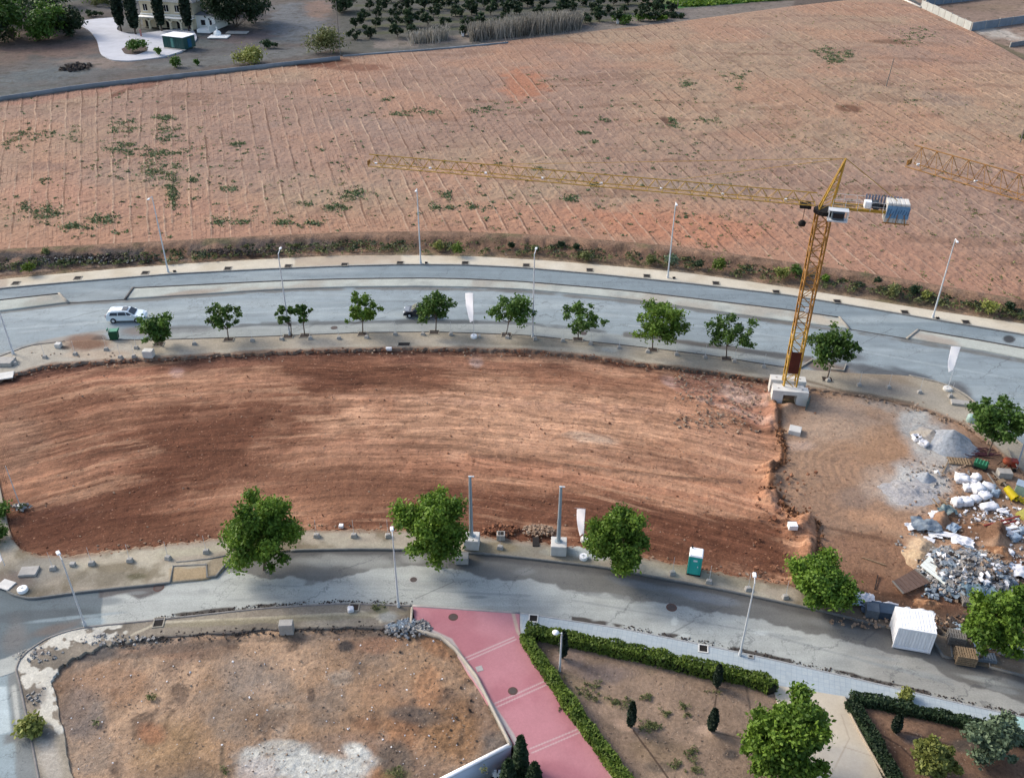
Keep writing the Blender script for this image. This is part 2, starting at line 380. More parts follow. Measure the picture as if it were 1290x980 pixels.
# ---- far pavement (cream)
M_pave = ground_mat('cream_paving', (.9, 5), (.05, .08), bmp=.01)[0]
def col_pf(X, Y, px, py, v):
    P = Paint(X, Y, px, py, (214, 202, 182))
    P.poly([(372, 318), (506, 318), (506, 338), (372, 338)], (182, 162, 142), .85, 1.5, wob=1)
    P.poly([(-160, 340), (8, 350), (8, 370), (-160, 390)], (176, 156, 144), .9, 3)
    P.cloud((196, 180, 156), .2, .45, .7, .6, 8).cloud((226, 218, 202), .15, .55, .8, .5, 9)
    P.line(kerb_far, 1.4, (186, 182, 174), .8, wob=.1)
    return P.c
strip('far_pavement', xline(pave_far, XL, XR, n), xline(kerb_far, XL, XR, n), 14, .13, M_pave, col_pf)
sweep('kerb', xline(kerb_far, XL, XR, 220).tolist(), .16, -.1, .15, M_kerb, 220, zb=.13)
# ---- separator islands
M_isl = ground_mat('separator_concrete', (.8, 6), (.08, .12), bmp=.01)[0]
def col_isl(X, Y, px, py, v):
    P = Paint(X, Y, px, py, (186, 186, 178))
    P.cloud((166, 156, 144), .25, .45, .7, .7, 12).cloud((146, 148, 146), .5, .55, .8, .5, 13)
    P.blob(225, 372, 50, 4, (164, 148, 134), .8, -8).blob(60, 385, 45, 6, (160, 160, 150), .6).blob(1180, 428, 40, 6, (170, 152, 138), .7, 14).blob(1030, 402, 40, 5, (196, 180, 160), .7, 12)
    return P.c
isl = [([(-160, 398), (0, 378), (74, 370)], [(-160, 410), (0, 392), (86, 381)]),
       ([(168, 363), (250, 359), (330, 355), (430, 351.5), (530, 350.5), (586, 351.5), (660, 355), (788, 366), (890, 378), (990, 390), (1057, 400)],
        [(159, 376.5), (250, 371), (330, 365.5), (430, 361.5), (530, 360.5), (586, 361.5), (660, 364), (788, 376), (890, 390), (990, 404), (1070, 414)]),
       ([(1157, 416), (1241, 430), (1290, 439), (1440, 466)], [(1144, 426), (1241, 442), (1290, 452), (1440, 480)])]
for i, (a, c) in enumerate(isl):
    k = 60 if i == 1 else 30
    a2 = smooth_line(a, k*3); c2 = smooth_line(c, k*3)
    strip('separator_island', a2, c2, 8, .10, M_isl, col_isl, skirt=(.2, .2))
    sweep('kerb', a, .22, -.05, .17, M_kerbd, zb=.1)
sweep('kerb', [(74, 369.5), (86, 381.5)], .3, -.05, .2, M_conc, 4, zb=.1); sweep('kerb', [(168, 362.5), (158, 377)], .3, -.05, .2, M_kerbd, 4, zb=.1)
sweep('kerb', [(1057, 399.5), (1070, 414.5)], .3, -.05, .2, M_conc, 4, zb=.1); sweep('kerb', [(1157, 415.5), (1143, 426.5)], .3, -.05, .2, M_conc, 4, zb=.1)
sweep('kerb', [(87, 382), (157, 377.5)], .25, -.05, .03, M_kerbd, 8); sweep('kerb', [(1071, 415), (1143, 427)], .2, -.05, .03, M_kerbd, 8)
# ---- lower pavement of the main road
M_pv2 = ground_mat('dusty_concrete', (.7, 5), (.10, .16), speck=[(7, (196, 190, 176), .66, .6)], bmp=.02)[0]
def col_pl(X, Y, px, py, v):
    P = Paint(X, Y, px, py, (168, 156, 138))
    P.cloud((184, 172, 156), .12, .45, .7, .7, 14, 1, 2).cloud((138, 128, 110), .2, .5, .72, .6, 15)
    P.poly([(-160, 440), (60, 428), (150, 430), (200, 450), (60, 470), (-160, 520)], (184, 176, 164), .7, 8)
    P.line([(x, y-4) for x, y in plot_far[3:13]], 3, (188, 178, 160), .6, brk=.4)
    P.blob(130, 447, 60, 6, (186, 160, 136), .6).blob(760, 445, 50, 8, (176, 172, 160), .5, 8)
    P.blob(105, 433, 34, 11, (132, 100, 82), 1).blob(82, 438, 8, 3, (72, 54, 46), .8)
    e = np.interp(px, *zip(*plot_far))-py; P.mixin(sst(4.5, 1, e+4*(fbm(X*.6, Y*.6, 140)-.5))*.75, (140, 104, 82)); P.blob(770, 440, 12, 4, (196, 196, 190), .4)
    P.blob(1090, 470, 70, 16, (140, 122, 104), .8, 10).blob(1110, 487, 80, 10, (148, 138, 128), .7, 10).blob(1085, 478, 30, 7, (176, 158, 136), .7, 12)
    P.blob(1180, 505, 40, 10, (170, 160, 146), .6, 20)
    P.line([(640, 424), (788, 437), (960, 459)], 2.2, (120, 114, 104), .5, brk=.4).line([(830, 460), (960, 478)], 2, (84, 78, 68), .7, brk=.4)
    P.line([(1010, 478), (1060, 492), (1150, 508)], 2.5, (106, 88, 72), .7)
    return P.c
def h_pl(X, Y, px, py, v): return .03*(fbm(X*.5, Y*.5, 3)-.5)*(v > .05)
A = xline(road_near, XL, XR, n); B = xline(plot_far, XL, XR, n)
B[:, 1] += (fbm(B[:, 0]*.16, B[:, 0]*0, 5)-.5)*5
strip('lower_pavement', A, B, 26, .13, M_pv2, col_pl, h_pl, skirt=(.3, 1.0))
sweep('kerb', [(-60, 470), (0, 449), (38, 435), (82, 430)], .16, -.1, .165, M_kerbd, 30, zb=.13)
sweep('kerb', xline(road_near, 133, 1000, 130).tolist(), .16, -.1, .165, M_kerbd, 130, zb=.13)
sweep('kerb', [(1007, 464), (1023, 453), (1030, 455)], .16, -.1, .2, M_conc, 8, zb=.13, sm=False)
sweep('kerb', [(1046, 464), (1063, 467), (1066, 459)], .16, -.1, .2, M_conc, 8, zb=.13, sm=False)
sweep('kerb', [(1145, 473), (1175, 479), (1200, 487), (1220, 499), (1233, 511), (1262, 537), (1290, 562), (1440, 650)], .18, -.1, .18, M_conc, 60, zb=.13)
# ---- embankment and ploughed field
FZ = 1.1
field_near = [(-60, 318), (0, 314), (100, 309), (200, 304), (330, 297), (430, 293), (560, 291), (700, 297), (860, 311), (960, 325), (1100, 345), (1290, 378), (1330, 386)]
field_far = [(-60, 130), (0, 122), (100, 107), (200, 96), (300, 85), (430, 71), (560, 61), (700, 45), (860, 27), (1000, 8), (1100, -3), (1138, -3), (1222, 38), (1290, 76), (1340, 105)]
M_bank = ground_mat('dry_bank', (.8, 4), (.2, .35), speck=[(5, (176, 150, 122), .64, .7), (3.5, (58, 46, 40), .64, .7)], bmp=.15)[0]
def col_bank(X, Y, px, py, v):
    P = Paint(X, Y, px, py, (146, 114, 94))
    P.mixin(sst(.15, .35, v)*.8, (122, 92, 74)); P.mixin(sst(.55, .75, v)*sst(400, 520, px)*.7, (132, 110, 88)); P.mixin(sst(.85, .95, v)*.7, (166, 144, 118))
    P.poly([(-160, 322), (60, 320), (182, 312), (182, 330), (60, 340), (-160, 352)], (84, 80, 80), .85, 3, ns=.3, wob=6)
    P.poly([(235, 305), (420, 300), (440, 312), (330, 318), (235, 320)], (98, 88, 84), .7, 3, wob=6)
    P.poly([(1010, 345), (1100, 358), (1200, 375), (1290, 392), (1290, 402), (1180, 384), (1010, 358)], (92, 82, 76), .7, 4, wob=6)
    P.cloud((90, 72, 58), .5, .5, .72, .6, 20).cloud((170, 130, 104), .4, .55, .75, .6, 21).cloud((104, 104, 70), .3, .6, .8, .6, 22)
    P.line([(-20, 344), (60, 339), (140, 332), (250, 325), (370, 320), (520, 318)], 2, (170, 140, 118), .7, brk=.4)
    return P.c
def h_bank(X, Y, px, py, v):
    prof = FZ*(1-sst(.1, .75, v))
    gul = np.abs(fbm(X*.8, Y*.15, 6)-.5)*2
    return prof-FZ*(1-v)+.13*0 + .35*(fbm(X*.7, Y*.7, 4)-.5)*sst(1, .9, v)*sst(0, .1, v) - .4*gul*np.exp(-((v-.35)/.2)**2)
A = xline(field_near, XL, XR, n); B = xline(pave_far, XL, XR, n)
strip('embankment', A, B, 44, .12, M_bank, col_bank, h_bank, za=FZ, skirt=(.3, .3))
M_field, nt, p, o = ground_mat('ploughed_soil', (.25, 2.6), (.08, .09), speck=[(1.6, (112, 80, 66), .62, .6), (3.0, (206, 176, 156), .68, .6)], bmp=.12)
at = nt.nodes.new('ShaderNodeAttribute'); at.attribute_name = 'rowq'; q = at.outputs['Fac']
wob = noise(nt, .12, 3, .5); q = mth(nt, 'ADD', q, mth(nt, 'MULTIPLY', mth(nt, 'SUBTRACT', wob, .5), .35))
fr = mth(nt, 'FRACT', q)
li = mth(nt, 'LESS_THAN', fr, .09); dk = mth(nt, 'MULTIPLY', mth(nt, 'GREATER_THAN', fr, .085), mth(nt, 'LESS_THAN', fr, .20))
ba = mrange(nt, noise(nt, .045, 4, .7), .40, .60, 0, .72); bb = mrange(nt, noise(nt, .07, 4, .7), .47, .60, 0, .75)
o = mixc(nt, mth(nt, 'MULTIPLY', li, ba), o, alb((220, 190, 162))); o = mixc(nt, mth(nt, 'MULTIPLY', dk, bb), o, alb((130, 98, 80)))
# minor ridges between
f2 = mth(nt, 'FRACT', mth(nt, 'MULTIPLY', q, 4.0)); l2 = mth(nt, 'LESS_THAN', f2, .22)
o = mixc(nt, mth(nt, 'MULTIPLY', l2, mrange(nt, noise(nt, .25, 4, .7), .47, .62, 0, .55)), o, alb((120, 86, 72)))
nt.links.new(o, p.inputs['Base Color'])
def rowq(px, py):
    qa = (px-215)/(py+400)/.036; qb = (px-60-(py-200)*-.05)/20.0/(1+(py-200)*.0009)
    seam = 150+(py-110)*.38
    return np.where(px > seam+(py-200)*0, qa, qb), seam
def col_field(X, Y, px, py, v):
    P = Paint(X, Y, px, py, (172, 143, 118))
    P.cloud((146, 118, 98), .35, .56, .7, .6, 28).cloud((160, 126, 112), .02, .4, .65, .7, 23).cloud((180, 144, 118), .03, .5, .7, .6, 24).cloud((150, 116, 100), .1, .55, .75, .5, 25, 1, 2.2)
    P.mixin(sst(.86, .99, v)*.5, (186, 128, 100)); P.cloud((130, 96, 78), .14, .62, .74, .45, 29, .5, 1.6).cloud((184, 136, 108), .05, .5, .68, .5, 129)
    P.blob(850, 285, 150, 22, (192, 128, 98), .75, 6).blob(660, 270, 90, 18, (184, 132, 106), .5).blob(560, 230, 60, 30, (184, 130, 106), .4)
    P.blob(660, 108, 34, 22, (186, 118, 86), .75, 0, .5).blob(1040, 300, 120, 30, (180, 130, 106), .4, 14)
    P.blob(405, 80, 40, 5, (104, 60, 42), .9, -6).blob(190, 105, 30, 5, (112, 72, 56), .8, -12).blob(150, 118, 18, 3, (110, 66, 50), .8, -25).blob(440, 85, 60, 5, (128, 80, 62), .7)
    P.blob(100, 118, 130, 6, (168, 118, 100), .6, -8).blob(70, 245, 70, 22, (190, 138, 114), .5).blob(230, 262, 120, 12, (176, 128, 108), .5)
    P.blob(60, 210, 40, 6, (128, 100, 92), .5).blob(1070, 137, 16, 5, (112, 74, 54), .85, 6).blob(1120, 53, 24, 3, (110, 78, 60), .7).blob(840, 152, 12, 5, (92, 62, 50), .8, 20)
    P.blob(880, 235, 80, 10, (150, 132, 122), .5, 5).blob(1190, 125, 40, 8, (148, 128, 116), .5, 8).blob(430, 160, 120, 14, (160, 136, 124), .4)
    P.blob(320, 210, 260, 40, (164, 134, 120), .4)
    return P.c
def h_field(X, Y, px, py, v):
    q, s = rowq(px, py); fr = q-np.floor(q)
    e = sst(0, .03, v)*sst(1, .98, v)
    return e*((.10*np.exp(-((fr-.05)/.05)**2)-.04*np.exp(-((fr-.16)/.05)**2))*sst(.35, .6, fbm(X*.05, Y*.05, 8))+.30*(fbm(X*.4, Y*.4, 7)-.5)+.22*(fbm(X*1.6, Y*1.6, 9, 2)-.5))
A = xline(field_far, XL, XR, 1000, 3); B = xline(field_near, XL, XR, 1000)
strip('ploughed_field', A, B, 430, FZ, M_field, col_field, h_field, vpow=1.25, attrf=lambda X, Y, px, py, v: {'rowq': rowq(px, py)[0]}, skirt=(.1, .1))
# ---- land beyond the field
M_far = ground_mat('far_ground', (.06, .6), (.14, .2), speck=[(.5, (80, 78, 66), .6, .5)], bmp=.2)[0]
def col_beyond(X, Y, px, py, v):
    P = Paint(X, Y, px, py, (98, 94, 94))
    P.cloud((104, 86, 76), .02, .42, .6, .7, 26).cloud((84, 94, 96), .03, .5, .7, .6, 27)
    P.blob(75, 62, 90, 12, (118, 96, 88), .8, -4).blob(120, 80, 60, 8, (136, 118, 108), .7).blob(50, 95, 80, 10, (98, 104, 108), .8, -8).blob(290, 75, 160, 7, (112, 112, 112), .7, -6)
    P.blob(370, 30, 45, 26, (112, 114, 120), .8).blob(300, 45, 50, 12, (112, 92, 92), .6).blob(400, 12, 20, 14, (140, 110, 96), .7)
    P.poly([(430, 70), (700, 45), (860, 27), (860, -60), (420, -60)], (92, 90, 84), .85, 4)
    P.poly([(470, 62), (700, 47), (700, 52), (860, 31), (1000, 12), (1000, 2), (860, 12), (700, 36), (470, 52)], (134, 122, 114), .8, 2)
    for k in range(9): P.line([(445, 44-k*9), (860, 20-k*9)], 2, (88, 92, 66), .8, brk=.35)
    P.blob(96, 85, 20, 6, (52, 50, 50), .9, 0, .5).blob(44, 73, 13, 3.5, (84, 82, 80), .8).poly([(820, 12), (860, 10), (1004, -1), (1050, -60), (850, -60)], (44, 128, 30), 1, 1.2, wob=1)
    P.poly([(780, -60), (860, -60), (862, 9), (810, 8)], (126, 106, 92), .6, 3)
    P.poly([(1150, 0), (1225, 38), (1290, 76), (1340, 110), (1600, 80), (1500, -80), (1150, -60)], (146, 122, 108), 1, 1.5)
    P.blob(1255, 42, 40, 7, (186, 176, 166), .9, 10).blob(1200, 10, 50, 9, (120, 98, 86), .5).blob(1250, 10, 40, 5, (132, 112, 92), .6)
    P.blob(1275, 66, 30, 4, (92, 88, 62), .7, 25)
    return P.c
A = xline([(-160, -70), (1450, -70)], XL, XR, 500); B = xline(field_far, XL, XR, 500, 3); 
strip('land_beyond', A, B, 220, FZ, M_far, col_beyond, lambda X, Y, px, py, v: .4*(fbm(X*.2, Y*.2, 11)-.5)*sst(1, .95, v)*sst(1130, 1000, px), vpow=1.5)
# driveway of the villa
M_drive = pm('pale_driveway', (206, 208, 214), .8, .12, .4, obj=False)
def flat(name, pts, z, mat, h=.05, sm=8, kind='structure'):
    p = smooth_line(list(pts)+[pts[0]], len(pts)*sm)[:-1] if sm else np.array(pts, float)
    x, y = G(p[:, 0], p[:, 1], z); bm = bmesh.new()
    vs = [bm.verts.new((a, b, z)) for a, b in zip(x, y)]
    f = bm.faces.new(vs); f.normal_update()
    if f.normal.z < 0: f.normal_flip()
    r = bmesh.ops.extrude_face_region(bm, geom=[f]); vv = [g for g in r['geom'] if isinstance(g, bmesh.types.BMVert)]
    for v in bm.verts:
        if v not in vv: v.co.z -= h
    bmesh.ops.triangulate(bm, faces=bm.faces[:]); bmesh.ops.recalc_face_normals(bm, faces=bm.faces[:])
    me = bpy.data.meshes.new(name); bm.to_mesh(me); bm.free(); me.materials.append(mat)
    o = bpy.data.objects.new(name, me); COL.objects.link(o)
    if kind: o['kind'] = kind
    return o
flat('driveway', [(92, 28), (120, 24), (148, 22), (150, 30), (146, 38), (165, 44), (212, 38), (240, 34), (250, 48), (232, 64), (205, 72), (165, 77), (140, 76), (126, 68), (122, 50), (112, 38)], FZ+.32, M_drive, .7)
flat('planting_island', [(153, 62), (165, 56), (185, 58), (186, 64), (172, 69), (157, 68)], FZ+.42, pm('island_soil', (96, 82, 76), .95, .3, 1, obj=False), .2)
# ---- building plot (red earth) with the yard on its right
M_plot, nt, p, o = ground_mat('graded_red_earth', (.5, 3.5), (.12, .22), speck=[(3.2, (206, 160, 132), .66, .55), (2.2, (84, 48, 34), .65, .5)], bmp=.10)
at = nt.nodes.new('ShaderNodeAttribute'); at.attribute_name = 'across'; al = nt.nodes.new('ShaderNodeAttribute'); al.attribute_name = 'along'
cb = nt.nodes.new('ShaderNodeCombineXYZ'); nt.links.new(mth(nt, 'MULTIPLY', al.outputs['Fac'], .07), cb.inputs[0]); nt.links.new(mth(nt, 'MULTIPLY', at.outputs['Fac'], 1.0), cb.inputs[1])
s1 = noise(nt, 1.4, 6, .72, cb.outputs[0])
ms = nt.nodes.new('ShaderNodeAttribute'); ms.attribute_name = 'streak'
s2 = noise(nt, 5.0, 5, .75, cb.outputs[0]); s1 = mth(nt, 'ADD', mth(nt, 'MULTIPLY', s1, .62), mth(nt, 'MULTIPLY', s2, .38)); k = mrange(nt, s1, .40, .60, .66, 1.36); k = mth(nt, 'ADD', mth(nt, 'MULTIPLY', mth(nt, 'SUBTRACT', k, 1.0), ms.outputs['Fac']), 1.0)
o = mixc(nt, 1.0, o, k, 'MULTIPLY'); nt.links.new(o, p.inputs['Base Color'])
pft = xline(plot_far, XL, XR, 500); pnt = xline(plot_near, XL, XR, 500)
BERM = [(974, 508), (979, 545), (984, 562), (982, 582), (968, 592), (966, 618), (984, 636), (996, 650), (1018, 652), (1027, 672), (1024, 700), (1006, 726)]
def vsm(px, py):
    return (py-np.interp(px, [-160, 0, 130, 330, 560, 740, 890, 967, 1100, 1290, 1440], [520, 482, 455, 444, 439, 448, 466, 479, 501, 560, 640]))/(np.interp(px, [-160, 0, 90, 275, 430, 590, 735, 860, 990, 1120, 1440], [730, 712, 702, 678, 667, 671, 690, 712, 736, 768, 860])-445)
def vplot(px, py):
    a = np.interp(px, pft[:, 0], pft[:, 1]); b = np.interp(px, pnt[:, 0], pnt[:, 1]); return (py-a)/(b-a)
def yardside(px, py):
    bx = np.interp(py, [480, 508, 545, 562, 582, 600, 618, 640, 652, 672, 700, 740], [1000, 974, 979, 984, 980, 966, 966, 990, 1020, 1028, 1024, 1000]); return px-bx
def col_plot(X, Y, px, py, v):
    P = Paint(X, Y, px, py, (172, 120, 91)); vv = vplot(px, py)
    P.cloud((190, 138, 108), .035, .42, .62, .6, 30, .6, 1.4).cloud((120, 74, 54), .05, .5, .7, .6, 31, .5, 2)
    P.blob(230, 560, 210, 62, (110, 66, 48), .7, -12, .6).blob(110, 500, 110, 22, (120, 76, 56), .7, -12).blob(150, 630, 150, 32, (104, 62, 46), .8, -6).blob(60, 660, 60, 26, (106, 68, 56), .7).blob(20, 560, 40, 50, (146, 108, 86), .7)
    P.blob(300, 625, 160, 14, (170, 116, 88), .6, -10).blob(120, 590, 60, 9, (160, 112, 86), .7, -18).blob(190, 470, 150, 12, (166, 112, 86), .7, -5)
    P.blob(640, 530, 270, 46, (198, 148, 116), .85, 2).blob(420, 600, 160, 28, (164, 116, 90), .6, -4).blob(480, 565, 120, 12, (178, 128, 100), .6, 0)
    P.blob(395, 470, 60, 14, (112, 72, 56), .7).blob(445, 478, 22, 14, (92, 62, 50), .7).blob(520, 452, 30, 7, (104, 66, 52), .7).blob(600, 462, 120, 8, (136, 92, 72), .5)
    P.poly([(590, 576), (700, 584), (830, 600), (950, 624), (985, 628), (985, 645), (900, 632), (760, 612), (600, 598), (480, 592)], (186, 128, 98), .85, 5)
    P.line([(590, 572), (650, 577), (720, 586), (850, 600), (930, 604)], 2.2, (100, 74, 58), .75)
    P.poly([(560, 612), (760, 620), (900, 645), (985, 662), (1010, 735), (860, 712), (735, 692), (590, 672), (420, 668), (400, 655)], (112, 68, 50), .85, 12, wob=14)
    P.poly([(-10, 700), (60, 645), (280, 660), (380, 655), (380, 668), (90, 702)], (104, 62, 48), .6, 10, wob=8)
    P.line([(600, 640), (800, 660), (980, 690)], 3, (150, 98, 74), .6, brk=.4).line([(560, 655), (700, 664), (860, 690)], 2.5, (146, 96, 72), .5, brk=.4)
    P.blob(740, 550, 40, 8, (190, 168, 148), .6, 8).blob(700, 510, 260, 6, (190, 142, 116), .5, 3).blob(820, 580, 160, 14, (168, 122, 96), .6, 8)
    P.blob(222, 466, 12, 8, (186, 150, 142), .85).blob(600, 453, 10, 9, (186, 160, 152), .8).blob(845, 478, 16, 8, (196, 160, 150), .85, 20).blob(870, 487, 26, 3, (186, 150, 140), .7, 8)
    P.mixin(sst(.10, .03, vv)*sst(1000, 940, px)*.55, (126, 78, 62)); P.mixin(sst(.045, .015, vv)*sst(1010, 990, px)*.7, (92, 62, 52))  # far edge: reddish rubble band, plus the bank's drop shadow painted as a dark line
    P.poly([(860, 468), (980, 482), (985, 545), (960, 545), (900, 505), (850, 490)], (170, 118, 98), .75, 4, wob=6)
    P.line([(900, 512), (940, 532), (975, 548)], 3, (92, 60, 46), .5, brk=.4).line([(880, 500), (930, 515), (975, 535)], 4, (206, 168, 150), .6, brk=.45)
    P.blob(935, 495, 36, 13, (206, 178, 164), .6, 15, ns=1.2).blob(920, 560, 50, 25, (178, 132, 106), .5, 20)
    ac = (vsm(px, py)*24+1.6*fbm(X*.06, Y*.06, 33)); st = fbm(X*.05+3, ac*1.1, 131, 5); st2 = fbm(X*.09+30, ac*2.3, 132, 4)
    dk = np.clip(sum(a*np.exp(-(((px-cx)*math.cos(t)+(py-cy)*math.sin(t))/rx)**2-((-(px-cx)*math.sin(t)+(py-cy)*math.cos(t))/ry)**2) for cx, cy, rx, ry, t, a in ((210, 560, 230, 75, -.2, 1.0), (800, 665, 260, 42, .1, 1.0), (130, 650, 180, 45, -.1, 1.0), (420, 475, 120, 25, 0, .7), (880, 580, 120, 26, .1, .6), (500, 610, 140, 26, 0, .6), (620, 465, 250, 14, 0, .6))), 0, 1)
    bl = fbm(X*.10, Y*.16, 133, 5); mix = .55*bl+.25*st+.20*st2+.13*(dk-.55)
    P.mixin(sst(.45, .58, mix)*(.12+.68*dk), (104, 62, 44)); P.mixin(sst(.56, .46, mix)*sst(.48, .66, st2)*.45, (208, 158, 124)); P.mixin(sst(.62, .70, fbm(X*.5, ac*2.6, 134, 4))*.35, (96, 58, 44))
    # yard
    y = sst(-2, 5, yardside(px, py)+(fbm(X*.6, Y*.6, 40)-.5)*8)
    P.mixin(y, (168, 132, 106))
    sub = P.c.copy()
    P.blob(1060, 530, 70, 32, (186, 158, 136), .7, 0).blob(1100, 600, 90, 50, (166, 128, 102), .6).blob(1050, 640, 70, 40, (152, 118, 96), .6).blob(1090, 700, 90, 30, (140, 100, 76), .8, 10)
    P.blob(1010, 560, 22, 8, (196, 164, 144), .8).blob(1110, 655, 50, 12, (194, 146, 112), .6, 15).blob(1130, 560, 60, 30, (174, 132, 100), .6).blob(1050, 690, 50, 14, (160, 118, 94), .5)
    P.blob(1082, 672, 60, 4, (108, 78, 62), .7, 12).blob(1075, 625, 30, 14, (144, 122, 110), .6)
    P.blob(1180, 560, 46, 30, (188, 182, 178), .9).blob(1148, 612, 44, 36, (196, 192, 190), .9).blob(1175, 590, 22, 18, (188, 178, 170), .8).blob(1140, 515, 60, 9, (166, 152, 140), .7, 12).blob(1150, 533, 22, 18, (190, 186, 182), .8)
    P.blob(1110, 605, 26, 22, (184, 160, 142), .6)
    P.blob(1250, 570, 50, 40, (128, 98, 80), .8).blob(1230, 640, 40, 18, (124, 98, 80), .8, 8).blob(1200, 660, 70, 16, (168, 124, 96), .7).blob(1230, 730, 70, 50, (128, 100, 84), .8).blob(1200, 770, 120, 20, (108, 84, 70), .8, 10).blob(1275, 712, 30, 14, (158, 110, 82), .8).blob(1240, 672, 40, 10, (112, 78, 58), .8, 10)
    P.blob(1160, 692, 20, 16, (206, 176, 144), .9).blob(1120, 740, 120, 16, (122, 84, 64), .8, 12).blob(1130, 755, 100, 9, (88, 62, 48), .7, 12)
    P.c = sub*(1-y[..., None])+P.c*y[..., None]
    P.line([(x+1.5, yy+2) for x, yy in BERM], 6, (196, 138, 102), .7, brk=.3)  # sunlit crest of the berm painted lighter
    P.line([(x+5, yy) for x, yy in BERM], 4, (106, 70, 50), .8)  # shaded right flank of the berm put into the soil colour
    P.blob(990, 505, 22, 6, (140, 122, 88), .7)
    return P.c
def h_plot(X, Y, px, py, v):
    z = .14*(fbm(X*.25, Y*.5, 12)-.5)+.12*(fbm(X*1.5, Y*1.5, 13, 3)-.5)
    vv = vplot(px, py); wv = vsm(px, py)*26+1.2*fbm(X*.05, Y*.05, 14)
    lot = sst(4, -4, yardside(px, py))
    z = z+lot*(.05*(fbm(X*.05, wv*1.3, 15, 4)-.5)*2+.07*(fbm(X*.12, wv*3.4, 115, 3)-.5)+.10*np.maximum(0, fbm(X*1.2, Y*1.2, 17, 2)-.6))
    z = z-.0*lot+.12*np.exp(-(pldist(px, py, [(590, 573), (650, 578), (720, 587), (850, 601), (930, 606)])/1.6)**2)*2
    d = yardside(px, py); b = pldist(px, py, BERM)
    ck = fbm(X*1.4, Y*1.4, 16, 5)
    h = np.where(d < 3, np.exp(-(b/13)**2), np.exp(-(b/3.2)**2))
    z = z+h*(.6+1.5*(ck-.5))*(.2+.8*sst(.38, .6, fbm(X*.22, Y*.22, 18)))*1.3
    for cx, cy, rx, ry, hh in ((1006, 668, 14, 10, 1.0), (975, 625, 9, 6, .7), (1018, 690, 9, 14, 1.0), (1015, 660, 10, 8, .7), (975, 605, 8, 7, .8), (992, 515, 12, 6, .7), (975, 525, 10, 12, .8)):
        z = z+hh*np.exp(-((px-cx)/rx)**2-((py-cy)/ry)**2)*(.6+.8*ck)
    rub = np.exp(-((px-935)/50)**2-((py-505)/24)**2); z = z+rub*.5*(fbm(X*2.2, Y*2.2, 19, 3)-.45)
    # heaps and banks of the yard
    for cx, cy, rx, ry, hh in ((1185, 655, 9, 9, .9), (1255, 680, 12, 13, 1.1), (1250, 668, 20, 6, .6), (1205, 700, 16, 12, 1.0), (1160, 692, 15, 14, .6)):
        z = z+hh*np.exp(-((px-cx)/rx)**2-((py-cy)/ry)**2)*(.5+ck)
    tr = sst(10, 30, d); ring = np.hypot(X-G(1100, 600)[0], (Y-G(1100, 600)[1]))
    z = z+tr*.018*np.sin(ring*7+14*fbm(X*.12, Y*.12, 22))*sst(.4, .6, fbm(X*.2, Y*.2, 23))
    e = sst(0, .012, v)*sst(1, .985, v)
    return z*e-.22*sst(1000, 960, px)*sst(.5, .0, vv)-.08
def at_plot(X, Y, px, py, v):
    vv = (py-np.interp(px, [-160, 0, 130, 330, 560, 740, 890, 967, 1100, 1290, 1440], [520, 482, 455, 444, 439, 448, 466, 479, 501, 560, 640]))/(np.interp(px, [-160, 0, 90, 275, 430, 590, 735, 860, 990, 1120, 1440], [730, 712, 702, 678, 667, 671, 690, 712, 736, 768, 860])-445); w = fbm(X*.06, Y*.06, 33)
    return {'across': vv*24+1.6*w, 'along': X+4*w, 'streak': sst(6, -6, yardside(px, py))*(.35+.9*sst(.35, .65, fbm(X*.07, Y*.14, 34)))+sst(-6, 6, yardside(px, py))*.15}
A = xline(plot_far, XL, XR, 760); A[:, 1] -= 2.5; B = xline(plot_near, XL, XR, 760, 4); B[:, 1] += 3
strip('building_plot', A, B, 300, .04, M_plot, col_plot, h_plot, attrf=at_plot, vpow=1.15, skirt=(.5, .5))
# ---- near pavement and street
def col_np(X, Y, px, py, v):
    P = Paint(X, Y, px, py, (170, 157, 140))
    P.cloud((186, 176, 156), .25, .45, .62, .8, 60, 1, 2).cloud((120, 106, 84), .35, .5, .66, .75, 61).cloud((96, 92, 84), .15, .6, .78, .6, 62)
    P.blob(140, 705, 60, 6, (188, 176, 156), .8, -6).blob(240, 695, 60, 6, (182, 174, 150), .7, -6).blob(50, 715, 60, 18, (150, 144, 134), .8).blob(130, 730, 60, 10, (134, 126, 112), .6).blob(170, 726, 14, 4, (92, 88, 62), .7)
    e = py-np.interp(px, *zip(*plot_near)); P.mixin(sst(5.5, 1, e+5*(fbm(X*.6, Y*.6, 141)-.5))*.7, (138, 106, 84)); P.blob(20, 730, 26, 12, (136, 120, 112), .7).blob(170, 700, 30, 6, (190, 178, 158), .6)
    P.poly([(215, 716), (262, 714), (262, 729), (216, 732)], (170, 146, 112), .9, 1).poly([(266, 704), (290, 700), (276, 724), (266, 722)], (156, 140, 116), .9, 1)
    P.blob(740, 695, 26, 8, (186, 190, 188), .85, 8).blob(700, 695, 30, 6, (140, 140, 134), .6).blob(880, 722, 90, 8, (150, 138, 112), .5, 12).blob(620, 690, 40, 8, (132, 116, 84), .6)
    P.poly([(1040, 752), (1130, 775), (1290, 815), (1290, 851), (1190, 828), (1172, 803), (1118, 790), (1030, 768)], (120, 104, 90), .85, 3)
    P.blob(1240, 840, 60, 10, (112, 98, 80), .8, 12).blob(335, 690, 40, 8, (120, 108, 90), .6)
    return P.c
A = xline(plot_near, XL, XR, n, 4); B = xline(street_far, XL, XR, n, 5)
A[:, 1] += (fbm(A[:, 0]*.14, A[:, 0]*0, 6)-.5)*6
strip('near_pavement', A, B, 22, .13, M_pv2, col_np, h_pl, skirt=(.6, .3))
